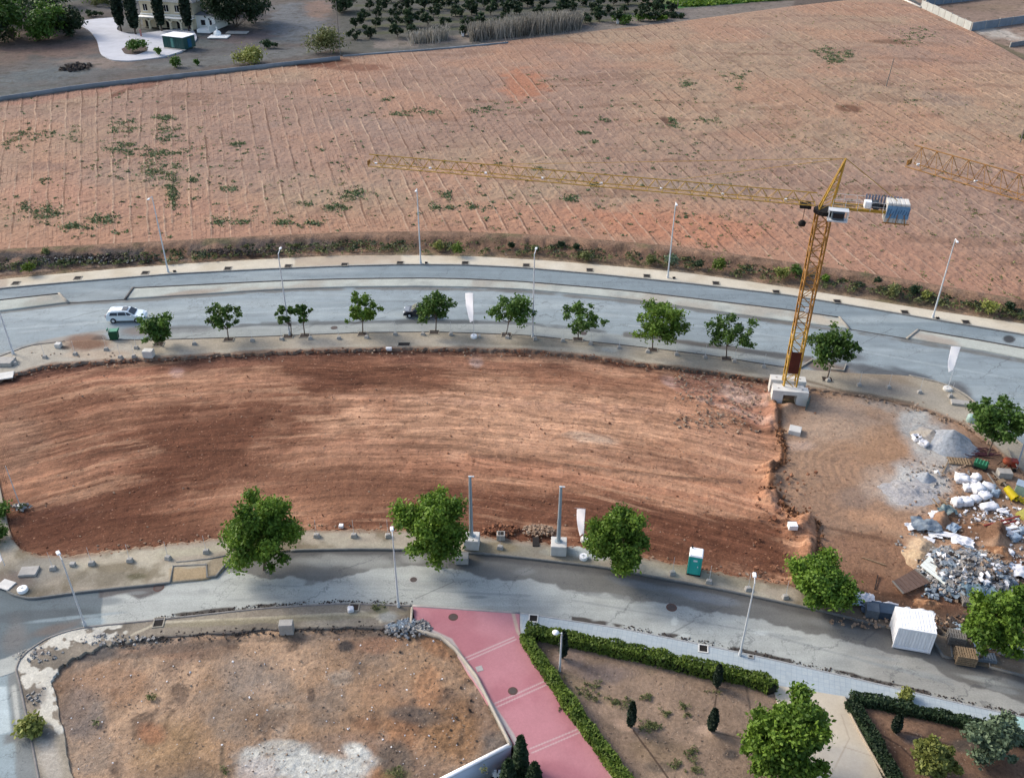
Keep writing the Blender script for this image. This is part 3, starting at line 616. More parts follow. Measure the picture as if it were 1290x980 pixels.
M_kerb2 = pm('street_kerb', (136, 136, 132), .9, .25, 2.5, obj=False)
sweep('kerb', [(-160, 715), (0, 735), (14, 748), (38, 754), (102, 745), (200, 735), (215, 733)], .16, -.1, .17, M_kerb2, 90, zb=.13)
sweep('kerb', [(215, 733), (218, 713), (260, 711), (261, 727), (272, 726), (291, 702)], .16, -.1, .2, M_kerb2, sm=False, zb=.13)
sweep('kerb', [(222, 708), (262, 704), (285, 700)], .14, -.1, .18, M_kerb2, sm=False, zb=.13)
sweep('kerb', xline(street_far, 366, 1116, 110).tolist(), .16, -.1, .17, M_kerb2, 110, zb=.13)
sweep('kerb', [(1172, 801), (1188, 826), (1203, 830)], .16, -.1, .2, M_kerb2, sm=False, zb=.13)
sweep('kerb', [(1198, 812), (1200, 828)], .16, -.1, .2, M_kerb2, sm=False, zb=.13)
sweep('kerb', [(1244, 820), (1247, 840), (1290, 851), (1440, 888)], .16, -.1, .2, M_kerb2, sm=False, zb=.13)
def col_street(X, Y, px, py, v):
    P = Paint(X, Y, px, py, (176, 175, 170))
    P.cloud((180, 180, 176), .08, .45, .7, .5, 63, 1, 2).cloud((146, 148, 148), .15, .5, .7, .5, 64, 1, 2)
    P.mixin(sst(1020, 1120, px)*.5, (150, 143, 134))
    # old darker surface left of the joint, dark spill along the far kerb
    P.poly([(-160, 700), (130, 700), (130, 752), (127, 790), (-160, 880)], (92, 104, 112), .95, 1.2, ns=.5, wob=2)
    P.blob(60, 775, 80, 8, (84, 90, 96), .7, -4).blob(110, 757, 60, 7, (104, 112, 120), .6).blob(70, 792, 46, 8, (112, 100, 94), .8, -16).blob(20, 800, 20, 30, (122, 112, 108), .6)
    P.blob(90, 778, 60, 2.5, (142, 156, 164), .7, -6).blob(120, 783, 16, 7, (150, 164, 172), .7)
    P.poly([(126, 752), (160, 748), (175, 754), (200, 745), (210, 736), (200, 735), (126, 745)], (92, 84, 84), .9, 2, wob=3)
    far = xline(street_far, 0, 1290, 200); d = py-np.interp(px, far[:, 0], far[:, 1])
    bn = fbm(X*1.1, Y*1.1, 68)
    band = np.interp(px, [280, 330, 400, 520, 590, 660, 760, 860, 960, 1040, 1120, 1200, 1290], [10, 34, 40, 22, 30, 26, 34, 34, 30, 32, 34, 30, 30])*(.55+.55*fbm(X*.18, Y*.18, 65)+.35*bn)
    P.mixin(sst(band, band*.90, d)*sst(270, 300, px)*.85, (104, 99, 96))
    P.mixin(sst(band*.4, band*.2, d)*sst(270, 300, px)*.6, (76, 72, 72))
    P.blob(440, 708, 70, 9, (158, 156, 150), .7, 2).blob(520, 703, 18, 8, (164, 160, 154), .7).blob(800, 735, 40, 6, (130, 132, 138), .6, 12).blob(890, 752, 60, 7, (128, 132, 140), .7, 12).blob(660, 720, 16, 5, (140, 138, 136), .6)
    P.blob(1040, 785, 36, 7, (136, 134, 134), .6, 12).blob(1140, 812, 20, 4, (122, 118, 82), .5, 14).blob(1270, 860, 40, 6, (152, 150, 146), .5, 14)
    P.line([(330, 737), (500, 742), (700, 752), (960, 797), (1200, 862)], 1.4, (138, 140, 142), .5, brk=.4)
    P.blob(850, 783, 5, 6, (206, 206, 200), .8).blob(862, 800, 8, 2, (200, 200, 196), .8).blob(960, 797, 10, 3, (196, 196, 194), .7)
    P.blob(200, 740, 6, 4.2, (128, 96, 92), .95, 0, .2)
    P.blob(600, 752, 16, 2, (130, 132, 134), .7).blob(590, 705, 18, 9, (92, 86, 78), .7)
    for k in range(40):
        cx = rng.uniform(140, 1290); cy = np.interp(cx, [140, 500, 900, 1290], [755, 735, 780, 870])+rng.uniform(-15, 15)
        P.blob(cx, cy, rng.uniform(8, 40), rng.uniform(1, 4), (148, 150, 150) if k % 2 else (178, 178, 174), .5, np.interp(cx, [0, 400, 1290], [-6, 0, 14]))
    nr = xline(street_near, 0, 1290, 200); dn = np.interp(px, nr[:, 0], nr[:, 1])-py
    rag = sst(.48, .54, fbm(X*.35, Y*.35, 66))*sst(6.5, 4.5, dn+1.5-3.5*fbm(X*.8, Y*.8, 67))
    P.mixin(rag*.9*sst(190, 230, px)*((px < 530) | (px > 720)), (66, 56, 50))
    return P.c
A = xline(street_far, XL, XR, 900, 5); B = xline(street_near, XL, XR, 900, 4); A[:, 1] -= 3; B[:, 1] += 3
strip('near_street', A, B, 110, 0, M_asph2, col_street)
def col_ls(X, Y, px, py, v):
    P = Paint(X, Y, px, py, (150, 163, 170)); 
    P.cloud((128, 140, 146), .15, .45, .65, .7, 70).poly([(-5, 865), (8, 865), (14, 920), (-5, 925)], (196, 206, 210), .8, 1)
    P.poly([(8, 800), (60, 800), (70, 1000), (22, 1000), (10, 860)], (122, 118, 114), .7, 3).poly([(5, 925), (25, 922), (28, 932), (5, 938)], (110, 104, 102), .7, 2)
    P.poly([(15, 865), (19, 862), (28, 920), (20, 925)], (196, 192, 184), .8, 2).blob(20, 825, 24, 5, (206, 200, 190), .8, -20)
    return P.c
strip('side_street', smooth_line([(-160, 850), (30, 838), (60, 835)], 90), smooth_line([(-160, 1080), (60, 1080), (90, 1080)], 90), 120, -.008, M_asph2, col_ls)
# ---- bottom left pavement and vacant lot
bpo = [(62, 1060), (52, 1000), (45, 960), (33, 900), (25, 862), (20, 843), (24, 832), (36, 819), (59, 804), (84, 795), (107, 790), (194, 781), (330, 766), (432, 760), (519, 763)]
bpi = [(112, 1060), (98, 1000), (88, 960), (76, 905), (66, 868), (66, 855), (76, 840), (92, 829), (112, 820), (132, 813), (158, 808), (210, 801), (330, 794), (432, 790), (519, 789)]
M_pv3 = ground_mat('rubble_paving', (.7, 5), (.12, .2), speck=[(6, (206, 200, 188), .68, .6)], bmp=.03)[0]
def col_bp(X, Y, px, py, v):
    P = Paint(X, Y, px, py, (146, 134, 120))
    P.cloud((168, 156, 138), .2, .45, .65, .7, 71).cloud((104, 96, 88), .35, .5, .7, .7, 72)
    for a in ((105, 800, 38, 9, -8), (70, 808, 22, 8, -20), (36, 843, 11, 18, 10), (55, 853, 12, 14, 30), (60, 890, 12, 20, -15), (72, 912, 6, 12, -20), (138, 802, 12, 8, 0)):
        P.blob(a[0], a[1], a[2], a[3], (212, 206, 194), .95, a[4], .15, ns=1.3, wob=1.5)
    P.blob(62, 955, 18, 40, (186, 176, 164), .8, -10).blob(62, 925, 14, 8, (98, 96, 98), .7).blob(50, 822, 14, 6, (92, 70, 66), .7).blob(50, 875, 10, 12, (120, 110, 104), .6)
    P.line([(165, 800), (200, 784), (330, 778), (430, 773), (475, 775)], 1.8, (200, 188, 166), .85, wob=.3).line([(455, 770), (475, 777), (480, 783)], 1.6, (196, 184, 162), .8, wob=.3)
    P.blob(350, 780, 160, 5, (150, 140, 112), .6, -3).blob(490, 777, 16, 9, (160, 158, 154), .8).blob(480, 768, 10, 5, (96, 100, 72), .6)
    P.line([(175, 806), (300, 796), (430, 791), (500, 789)], 3, (88, 80, 80), .7, brk=.35)
    return P.c
_bi = smooth_line(bpi, 420); _bi += (np.stack([fbm(np.arange(420)*.12, np.zeros(420), 143), fbm(np.arange(420)*.12, np.zeros(420), 144)], 1)-.5)*7
strip('corner_pavement', smooth_line(bpo, 420), _bi, 40, .13, M_pv3, col_bp, lambda X, Y, px, py, v: .05*(fbm(X*1.2, Y*1.2, 24)-.5)*sst(0, .1, v), skirt=(.4, .6))
sweep('kerb', bpo, .15, -.1, .17, pm('worn_kerb', (150, 146, 142), .9, .3, 2, obj=False), 260, zb=.13)
M_lot = ground_mat('trampled_brown_earth', (.5, 2.8), (.16, .26), speck=[(4.5, (206, 192, 172), .68, .55), (2.6, (74, 62, 56), .64, .5)], bmp=.12)[0]
def col_lot(X, Y, px, py, v):
    P = Paint(X, Y, px, py, (166, 132, 104))
    P.cloud((186, 152, 124), .12, .46, .60, .75, 73).cloud((182, 162, 144), .3, .58, .70, .6, 78).cloud((88, 72, 64), .4, .62, .74, .7, 79).cloud((124, 102, 90), .16, .5, .68, .7, 74).cloud((124, 116, 110), .2, .60, .76, .45, 75).cloud((158, 104, 66), .11, .56, .72, .6, 76)
    P.blob(140, 860, 60, 30, (158, 118, 90), .7).blob(100, 900, 30, 40, (118, 106, 102), .7, -20).blob(200, 820, 50, 10, (160, 120, 94), .6).blob(225, 940, 60, 50, (158, 124, 88), .7).blob(190, 925, 22, 16, (170, 112, 80), .7)
    P.blob(250, 815, 60, 14, (122, 98, 84), .6).blob(305, 850, 50, 30, (150, 134, 122), .7).blob(120, 825, 40, 8, (92, 86, 86), .8, -12).blob(80, 865, 14, 40, (112, 92, 78), .6, 8)
    P.blob(540, 870, 22, 36, (178, 128, 92), .8, 8).blob(480, 810, 40, 12, (166, 118, 90), .6).blob(570, 920, 40, 40, (146, 106, 72), .8).blob(520, 900, 50, 14, (96, 88, 84), .7, 6).blob(500, 955, 30, 26, (98, 90, 84), .8).blob(440, 935, 60, 20, (138, 116, 104), .5)
    P.blob(390, 965, 84, 27, (200, 196, 190), .95, 3, .35, ns=.6).blob(450, 945, 24, 12, (214, 210, 204), .9, 20).blob(325, 970, 26, 20, (190, 176, 170), .6).blob(355, 940, 30, 10, (190, 184, 176), .7)
    P.blob(435, 812, 12, 7, (62, 60, 62), .85).blob(392, 875, 6, 12, (84, 70, 64), .7).blob(515, 792, 26, 6, (92, 94, 98), .85, 10).blob(430, 980, 30, 10, (176, 170, 164), .7).blob(550, 815, 26, 12, (150, 104, 74), .7, 30)
    P.line([(560, 806), (600, 850), (640, 925)], 6, (98, 82, 68), .6, brk=.35).line([(90, 845), (130, 828), (300, 806), (500, 795)], 5, (104, 92, 84), .5, brk=.4)
    P.blob(350, 900, 50, 14, (128, 104, 86), .6).blob(500, 975, 20, 10, (92, 96, 52), .5).blob(280, 960, 4, 40, (98, 86, 72), .6)
    return P.c
def h_lot(X, Y, px, py, v):
    e = sst(0, .02, v)
    return e*(.28*(fbm(X*.35, Y*.35, 25)-.55)+.20*(fbm(X*1.6, Y*1.6, 26, 3)-.5)*(.4+sst(450, 560, px)))-.06
WALL = [(643, 938), (560, 980), (440, 1040), (300, 1110)]
lotpoly = [(30, 780), (545, 780), (600, 820), (655, 925), (643, 938), (560, 980), (440, 1040), (300, 1110), (0, 1110)]
strip('vacant_lot', smooth_line([(45, 846), (110, 812), (200, 797), (330, 789), (440, 785), (560, 788), (665, 800)], 400), smooth_line([(80, 1085), (180, 1085), (280, 1085), (400, 1085), (500, 1085), (600, 1085), (700, 1085)], 400), 260, .06, M_lot, col_lot, h_lot,
      keep=lambda px, py: inpoly(px, py, lotpoly), skirt=(.5, .1))
# ---- pink paving, tiled pavement, beige path, gardens
M_pink = ground_mat('pink_concrete', (.4, 5), (.05, .06), bmp=.005, rough=.8)[0]
def col_pink(X, Y, px, py, v):
    P = Paint(X, Y, px, py, (200, 132, 142))
    P.cloud((204, 136, 144), .12, .45, .7, .5, 80).cloud((176, 100, 112), .2, .55, .75, .5, 81)
    P.blob(700, 985, 60, 30, (172, 98, 112), .5)
    for a, c in (((585, 829), (648, 802)), ((588, 832), (650, 805)), ((623, 886), (690, 856)), ((626, 890), (693, 860)), ((667, 943), (733, 916)), ((670, 948), (735, 920))):
        P.line([a, c], .9, (206, 176, 178), .9, wob=0, edge=.4)
    P.line([(530, 788), (568, 806), (590, 842), (620, 888), (645, 925), (660, 956), (680, 990)], 3, (190, 182, 178), .85, wob=.4)
    P.line([(646, 770), (652, 795), (690, 850), (733, 910), (775, 985), (800, 1030)], 2.2, (196, 178, 160), .85, wob=.3)
    return P.c
strip('pink_paving', smooth_line([(519, 763), (524, 788), (566, 806), (586, 842), (616, 888), (641, 925), (656, 956), (680, 990), (720, 1060)], 260), smooth_line([(655, 772), (655, 797), (668, 815), (690, 848), (713, 880), (735, 912), (758, 950), (785, 990), (825, 1060)], 260), 120, .14, M_pink, col_pink, smooth=False)
M_til, nt, p, o = ground_mat('pale_blue_tiles', (.5, 5), (.05, .05), bmp=.005, rough=.7)
bk = nt.nodes.new('ShaderNodeTexBrick'); bk.offset = 0; bk.inputs['Scale'].default_value = 1; bk.inputs['Brick Width'].default_value = .4; bk.inputs['Row Height'].default_value = .4; bk.inputs['Mortar Size'].default_value = .022
g = nt.nodes.new('ShaderNodeNewGeometry'); mp = nt.nodes.new('ShaderNodeMapping'); mp.inputs['Rotation'].default_value = (0, 0, math.radians(14)); nt.links.new(g.outputs['Position'], mp.inputs[0]); nt.links.new(mp.outputs[0], bk.inputs['Vector'])
bk.inputs['Color1'].default_value = (1, 1, 1, 1); bk.inputs['Color2'].default_value = (.9, .92, .95, 1); bk.inputs['Mortar'].default_value = (.80, .83, .87, 1)
o = mixc(nt, 1.0, o, bk.outputs['Color'], 'MULTIPLY'); nt.links.new(o, p.inputs['Base Color'])
def col_til(X, Y, px, py, v):
    P = Paint(X, Y, px, py, (184, 191, 197)); P.cloud((170, 178, 186), .12, .45, .7, .6, 82).cloud((198, 202, 205), .3, .55, .75, .5, 83)
    P.poly([(1268, 893), (1300, 900), (1300, 925), (1270, 918)], (176, 210, 204), .9, 1, wob=0)
    P.line([(654, 772), (655, 795)], 3, (206, 200, 190), .8, wob=.1)
    return P.c
tb = [(655, 797), (750, 813), (860, 838), (975, 864), (1063, 878), (1140, 892), (1220, 912), (1290, 932), (1440, 975)]
A = xline(street_near, 655, XR, 400, 4); B = xline(tb, 655, XR, 400)
strip('tiled_pavement', A, B, 16, .13, M_til, col_til, skirt=(.3, .3))
sweep('kerb', xline(street_near, 655, XR, 110).tolist(), .14, -.1, .145, pm('pale_kerb', (186, 188, 188), .85, .15, 2, obj=False), 110, zb=.13)
sweep('kerb', [(519, 763), (655, 772)], .2, -.1, .16, pm('paving_edge', (186, 180, 176), .85, .15, 2, obj=False), 12, zb=.13)
M_gard = ground_mat('garden_soil', (.6, 3.5), (.14, .24), speck=[(4, (188, 168, 146), .67, .6), (2.4, (70, 56, 46), .65, .5)], bmp=.07)[0]
def col_g1(X, Y, px, py, v):
    P = Paint(X, Y, px, py, (142, 118, 100))
    P.cloud((164, 136, 114), .18, .45, .65, .7, 84).cloud((112, 96, 84), .25, .5, .7, .7, 85).cloud((122, 118, 84), .2, .58, .74, .6, 86)
    P.blob(715, 830, 20, 14, (168, 142, 128), .6).blob(790, 915, 26, 9, (180, 148, 126), .8, 15).blob(892, 918, 24, 8, (184, 154, 132), .8).blob(940, 885, 26, 12, (168, 140, 118), .6).blob(760, 850, 40, 14, (128, 112, 108), .6)
    P.blob(745, 870, 50, 8, (156, 132, 104), .6, 30).blob(920, 950, 12, 8, (70, 66, 66), .8).blob(835, 965, 22, 8, (98, 88, 78), .7).blob(830, 945, 40, 18, (136, 112, 84), .5).blob(740, 900, 30, 30, (140, 118, 104), .5, 45)
    P.line([(798, 920), (815, 943), (835, 970), (845, 985)], 1.4, (74, 58, 50), .9, wob=.2).line([(904, 865), (900, 893), (894, 905)], 1.2, (74, 60, 52), .9, wob=.2).line([(900, 922), (938, 931), (960, 932)], 1.2, (96, 82, 70), .8, wob=.2).line([(940, 865), (945, 892)], 1.2, (92, 80, 72), .7)
    return P.c
hg = lambda X, Y, px, py, v: .14*(fbm(X*.8, Y*.8, 27)-.5)
strip('garden_bed', smooth_line([(653, 795), (690, 848), (735, 912), (785, 990), (825, 1060)], 200), smooth_line([(978, 862), (985, 900), (1010, 960), (1035, 1020), (1060, 1060)], 200), 220, .06, M_gard, col_g1, hg)
def col_path(X, Y, px, py, v):
    P = Paint(X, Y, px, py, (208, 194, 174)); P.cloud((188, 172, 152), .12, .45, .7, .6, 87).cloud((216, 206, 190), .2, .5, .7, .5, 88).blob(1060, 960, 40, 26, (188, 180, 172), .6)
    P.line([(1045, 980), (1070, 930), (1060, 900)], 1, (168, 152, 134), .6).line([(1062, 940), (1100, 952)], .8, (170, 156, 138), .6)
    return P.c
strip('beige_path', smooth_line([(973, 862), (983, 900), (1008, 960), (1033, 1020), (1058, 1060)], 160), smooth_line([(1065, 877), (1078, 905), (1103, 960), (1132, 1020), (1155, 1060)], 160), 70, .135, pm('x', (1, 1, 1)) if 0 else ground_mat('beige_concrete', (.4, 4), (.06, .06), bmp=.004)[0], col_path)
def col_g2(X, Y, px, py, v):
    P = Paint(X, Y, px, py, (124, 94, 76)); P.cloud((146, 112, 90), .2, .45, .65, .7, 89).cloud((92, 74, 64), .25, .5, .7, .7, 90)
    P.blob(1200, 895, 80, 8, (150, 116, 94), .7, 12).blob(1150, 930, 14, 8, (92, 84, 84), .7).blob(1215, 940, 30, 10, (84, 78, 74), .7).blob(1120, 960, 30, 22, (104, 74, 58), .6)
    P.line([(1110, 925), (1135, 940), (1160, 965)], 1.5, (66, 52, 46), .9, wob=.2).line([(1140, 922), (1200, 938)], 1.5, (74, 58, 50), .9, wob=.2)
    return P.c
strip('garden_bed', smooth_line([(1060, 877), (1140, 891), (1220, 911), (1290, 931), (1440, 974)], 200), smooth_line([(1150, 1060), (1220, 1060), (1290, 1060), (1350, 1060), (1440, 1060)], 200), 130, .06, M_gard, col_g2, hg)
sweep('kerb', [(1066, 890), (1080, 918), (1098, 950), (1118, 983), (1150, 1040)], .14, 0, .3, pm('path_edge', (196, 180, 158), .85, .15, 2, obj=False), 30, zb=.13)
# retaining wall and the sunk garden behind it
M_wall = pm('blue_white_render', (212, 220, 230), .8, .1, .8, obj=False)
def wallthing(name, pts, w, z0, z1, mat, label, cat, sm=False, cop=None):
    o = sweep(name, pts, w, z0, z1, mat, kind=None, sm=sm, zb=z1)
    setp(o, label, cat)
    if cop: sweep('coping', pts, w+.1, z1+.002, z1+.07, cop, kind=None, sm=sm, zb=z1, parent=o)
    return o
wallthing('retaining_wall', WALL, .22, -2.2, .25, M_wall, 'white rendered retaining wall below the vacant lot at the bottom edge', 'wall', cop=M_white)
wallthing('low_wall', [(519, 764), (517, 790), (555, 800), (573, 815), (600, 850), (640, 930), (644, 937)], .18, -.1, .42, pm('low_wall_paint', (206, 196, 180), .8, .2, 2, obj=False), 'low pale wall between the vacant lot and the pink paving', 'wall')
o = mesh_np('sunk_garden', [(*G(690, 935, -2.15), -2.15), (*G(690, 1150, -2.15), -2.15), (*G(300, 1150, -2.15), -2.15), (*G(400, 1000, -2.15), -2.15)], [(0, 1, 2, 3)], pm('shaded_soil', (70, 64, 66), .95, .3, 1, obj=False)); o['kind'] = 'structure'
# ================================================================== TREES AND PLANTS
def leaf_mat(name, c1, c2, tr=.25):
    m = bpy.data.materials.new(name); m.use_nodes = True; nt = m.node_tree; p = nt.nodes['Principled BSDF']
    at = nt.nodes.new('ShaderNodeAttribute'); at.attribute_name = 'tone'
    o = mixc(nt, at.outputs['Fac'], c1, c2)
    oi = nt.nodes.new('ShaderNodeObjectInfo'); o = mixc(nt, 1.0, o, mrange(nt, oi.outputs['Random'], 0, 1, .85, 1.15), 'MULTIPLY')
    nt.links.new(o, p.inputs['Base Color']); p.inputs['Roughness'].default_value = .6; p.inputs['Specular IOR Level'].default_value = .25
    t = nt.nodes.new('ShaderNodeBsdfTranslucent'); nt.links.new(o, t.inputs[0]); mx = nt.nodes.new('ShaderNodeMixShader'); mx.inputs[0].default_value = tr
    nt.links.new(p.outputs[0], mx.inputs[1]); nt.links.new(t.outputs[0], mx.inputs[2]); nt.links.new(mx.outputs[0], nt.nodes['Material Output'].inputs[0])
    return m
_K = {"green": (.76, .80, .6), "bright": (.72, .74, .5), "hedge": (.9, .9, .7)}
_lm = leaf_mat
def leaf_mat(name, c1, c2, tr=.25):
    k = _K.get(name.replace('leaf_', '').replace('bright_green', 'bright'), (1, 1, 1)); return _lm(name, tuple(a*b*.9 for a, b in zip(c1, k)), tuple(a*b for a, b in zip(c2, k)), tr)
LM = {'green': leaf_mat('leaf_green', (0.034, 0.081, 0.019), (0.132, 0.232, 0.050)),
      'bright': leaf_mat('leaf_bright_green', (0.045, 0.112, 0.018), (0.225, 0.352, 0.060)),
      'dark': leaf_mat('leaf_dark_green', (0.013, 0.029, 0.013), (0.044, 0.075, 0.031)),
      'olive': leaf_mat('leaf_olive', (0.065, 0.078, 0.029), (0.195, 0.215, 0.078)),
      'yellow': leaf_mat('leaf_yellow_green', (0.088, 0.106, 0.025), (0.275, 0.300, 0.075)),
      'reed': leaf_mat('reed_pale', (0.150, 0.140, 0.110), (0.360, 0.340, 0.300)),
      'grey': leaf_mat('leaf_grey_green', (0.053, 0.083, 0.045), (0.165, 0.225, 0.135)),
      'hedge': leaf_mat('leaf_hedge', (0.030, 0.068, 0.014), (0.162, 0.230, 0.041)),
      'weed': leaf_mat('weed_green', (0.050, 0.085, 0.035), (0.150, 0.200, 0.090)),
      'cypress': leaf_mat('cypress_needles', (0.006, 0.014, 0.008), (0.020, 0.038, 0.018), .1)}
M_bark = pm('bark', (118, 104, 92), .95, .3, 3)
def leaves(pts, out, size, tone, r=R):
    """quad leaves at pts, facing roughly along out"""
    n = len(pts); d = r.normal(size=(n, 3)); nrm = out*.55+d*.8+np.array([0, 0, .45]); nrm /= np.linalg.norm(nrm, axis=1)[:, None]
    t = np.cross(nrm, r.normal(size=(n, 3))); t /= np.linalg.norm(t, axis=1)[:, None]+1e-9; b = np.cross(nrm, t)
    s = (size*r.uniform(.6, 1.35, n))[:, None]; t = t*s; b = b*s*.62
    V = np.stack([pts-t, pts-b+nrm*s*.15, pts+t, pts+b+nrm*s*.15], 1).reshape(-1, 3)
    F = np.arange(4*n).reshape(n, 4); return V, F, np.repeat(tone, 4)
def crown_pts(blobs, n, r=R, inner=.45):
    B = np.array(blobs, float); w = B[:, 3]**2; k = r.choice(len(B), n, p=w/w.sum()); c = B[k]
    d = r.normal(size=(n, 3)); d /= np.linalg.norm(d, axis=1)[:, None]; rad = r.uniform(inner, 1.05, n)**.6
    p = c[:, :3]+(d*(c[:, 3]*rad)[:, None]*.55+r.normal(size=(n, 3))*(c[:, 3]*.42)[:, None])*np.array([1, 1, .8])
    return p, d, r.uniform(0, 1, len(B))[k]
def make_tree(name, w, h, trunk_h, kind, nb, nl, ls, seed, lop=.12, label=None, cat='tree', group=None, gap=.0, trunk_r=.11, nst=1, flat_=.8, br=.27):
    r = np.random.default_rng(seed); root = empty(name, (0, 0, 0), 0, label, cat, group)
    ch = (h-trunk_h); cz = trunk_h+ch*.52; bl = []; tries = 0
    while len(bl) < nb:
        tries += 1
        d = r.normal(size=3); d /= np.linalg.norm(d); q = r.uniform(.30, .98)**.8 if r.random() > .12 else r.uniform(1.0, 1.2)
        c = np.array([d[0]*w/2*q, d[1]*w/2*q, cz+d[2]*ch/2*q*.95]); rad = w*br*r.uniform(.38, 1.05)*.56
        if c[2] > cz-ch*.42: bl.append((*c, rad))
        if tries > 999: break
    bl = np.array(bl); bl[:, 0] += w*lop*r.normal()*.5; bl[:, 1] += w*lop*r.normal()*.5
    p, d, bt = crown_pts(bl, nl, r)
    tone = np.clip(.02+.55*bt+.45*r.uniform(0, 1, nl), 0, 1)
    V, F, T = leaves(p, d, ls, tone, r)
    mesh_np('crown', V, F, LM[kind], attrs={'tone': T}, parent=root)
    m = MB()
    for s in range(nst):
        ox = (s-(nst-1)/2)*.5
        top = Vector((ox+r.normal()*.12, r.normal()*.12, trunk_h)); m.tube((ox, 0, 0), top, trunk_r, trunk_r*.72, 7)
        idx = r.permutation(len(bl))[:min(len(bl), 9)]
        for i in idx:
            e = Vector(bl[i][:3]); mid = top.lerp(e, .5)+Vector((0, 0, -.08*h*r.uniform(0, 1)))
            m.tube(top-Vector((0, 0, .1)), mid, trunk_r*.55, trunk_r*.34, 5, False); m.tube(mid, e, trunk_r*.34, trunk_r*.1, 5, False)
    m.build('trunk', M_bark, root)
    return root
def place(root, px, py, z=.13, rz=None):
    v = GV(px, py, z); root.location = v
    if rz is not None: root.rotation_euler = (0, 0, rz)
# street trees on the lower pavement of the main road : (base px, base py, top py, width px, kind, blobs, leaves, gap, label)
TR = [(203, 436, 393, 44, 'green', 15, 2600, 'street tree with a drooping lopsided crown beside the white car and green bin'),
      (288, 428, 382, 44, 'green', 12, 1500, 'thin sparse street tree with separate leaf clumps, right of the white car'),
      (367, 423, 380, 30, 'green', 9, 1100, 'slim street tree beside a lamp post, left one of a close pair'),
      (384, 422, 377, 26, 'green', 8, 1000, 'slim street tree, right one of a close pair beside the lamp post'),
      (457, 420, 371, 48, 'bright', 13, 2300, 'light green street tree between close pair and dark car'),
      (549, 417, 365, 45, 'green', 15, 2500, 'dense street tree hiding the back of the dark car'),
      (638, 421, 367, 56, 'green', 15, 2700, 'broad street tree on the main road right of the white banner'),
      (728, 427, 382, 54, 'green', 12, 1800, 'thin open street tree right of the tall central lamp post'),
      (822, 440, 380, 66, 'bright', 18, 4600, 'largest bright green street tree on the main road, with a full crown'),
      (915, 451, 397, 64, 'green', 15, 2200, 'open spreading street tree just left of the yellow tower crane'),
      (1042, 477, 416, 62, 'green', 15, 3600, 'street tree in a kerbed bay just right of the crane mast'),
      (1244, 574, 498, 66, 'green', 18, 5200, 'leafy tree at the bend of the pavement behind the grey gravel heap')]
for i, (px, py, ty, wp, kd, nb, nl, lb) in enumerate(TR):
    h = Hof(px, py, ty+2, .13)*.96; w = wp/sc((py+ty)/2+20)*.92
    t = make_tree('street_tree', w, h, h*(.34 if i else .12), kd, int(nb*2.6), int(nl*1.15), .18, 100+i, label=lb, group='street trees along the main road', flat_=.8, br=.22 if nl < 2400 else .29, trunk_r=.085, lop=.25 if i == 0 else .1)
    place(t, px, py)
BT = [(333, 718, 622, 98, 'bright', 26, 11000, 'large bright green tree, leftmost of the three big ones beside the red earth'),
      (551, 712, 612, 92, 'bright', 26, 10500, 'large green tree in front of the left thick steel pole'),
      (781, 726, 640, 80, 'bright', 22, 7500, 'large light green tree between the white banner and the turquoise toilet'),
      (1026, 760, 703, 88, 'bright', 22, 8000, 'low spreading tree on the pavement left of the white container'),
      (1234, 830, 728, 80, 'bright', 24, 9500, 'large green tree right of the white container and the pallets'),
      (972, 980, 874, 100, 'bright', 28, 13000, 'biggest tree, standing between the hedged garden and the beige path'),
      (1172, 978, 934, 56, 'yellow', 16, 5200, 'small light yellow-green tree in the right-hand garden'),
      (1242, 948, 898, 66, 'grey', 18, 6500, 'rounded blue-green tree in the right-hand garden near the tiled pavement')]
for i, (px, py, ty, wp, kd, nb, nl, lb) in enumerate(BT):
    z = .13 if i < 5 else .06
    h = Hof(px, py, ty+3, z); w = wp/sc((py+ty)/2)*.80; h *= .90
    t = make_tree('shade_tree', w, h, h*.13, kd, int(nb*3), int(nl*(1.9 if i != 5 else 2.3)), .155, 300+i, label=lb, group='large trees beside the near street' if i < 5 else 'garden trees', br=.29, trunk_r=.16 if i < 6 else .08)
    place(t, px, py, z)
def shrub(name, px, py, w, h, kind, nl, ls, seed, label, cat='shrub', group=None, z=0, blobs=7, asp=1.0):
    r = np.random.default_rng(seed); bl = []
    for i in range(blobs):
        a = r.uniform(0, 6.28); q = r.uniform(0, .5)
        bl.append((math.cos(a)*q*w/2*asp, math.sin(a)*q*w/2, h*r.uniform(.3, .68), min(w, h)*r.uniform(.28, .4)))
    p, d, bt = crown_pts(bl, nl, r, .3); p[:, 2] = np.abs(p[:, 2]); p[:, 0] *= asp
    V, F, T = leaves(p, d, ls, np.clip(.3+.3*bt+.35*r.uniform(0, 1, nl), 0, 1), r)
    o = mesh_np(name, V, F, LM[kind], attrs={'tone': T}); o.location = GV(px, py, z); setp(o, label, cat, group); return o
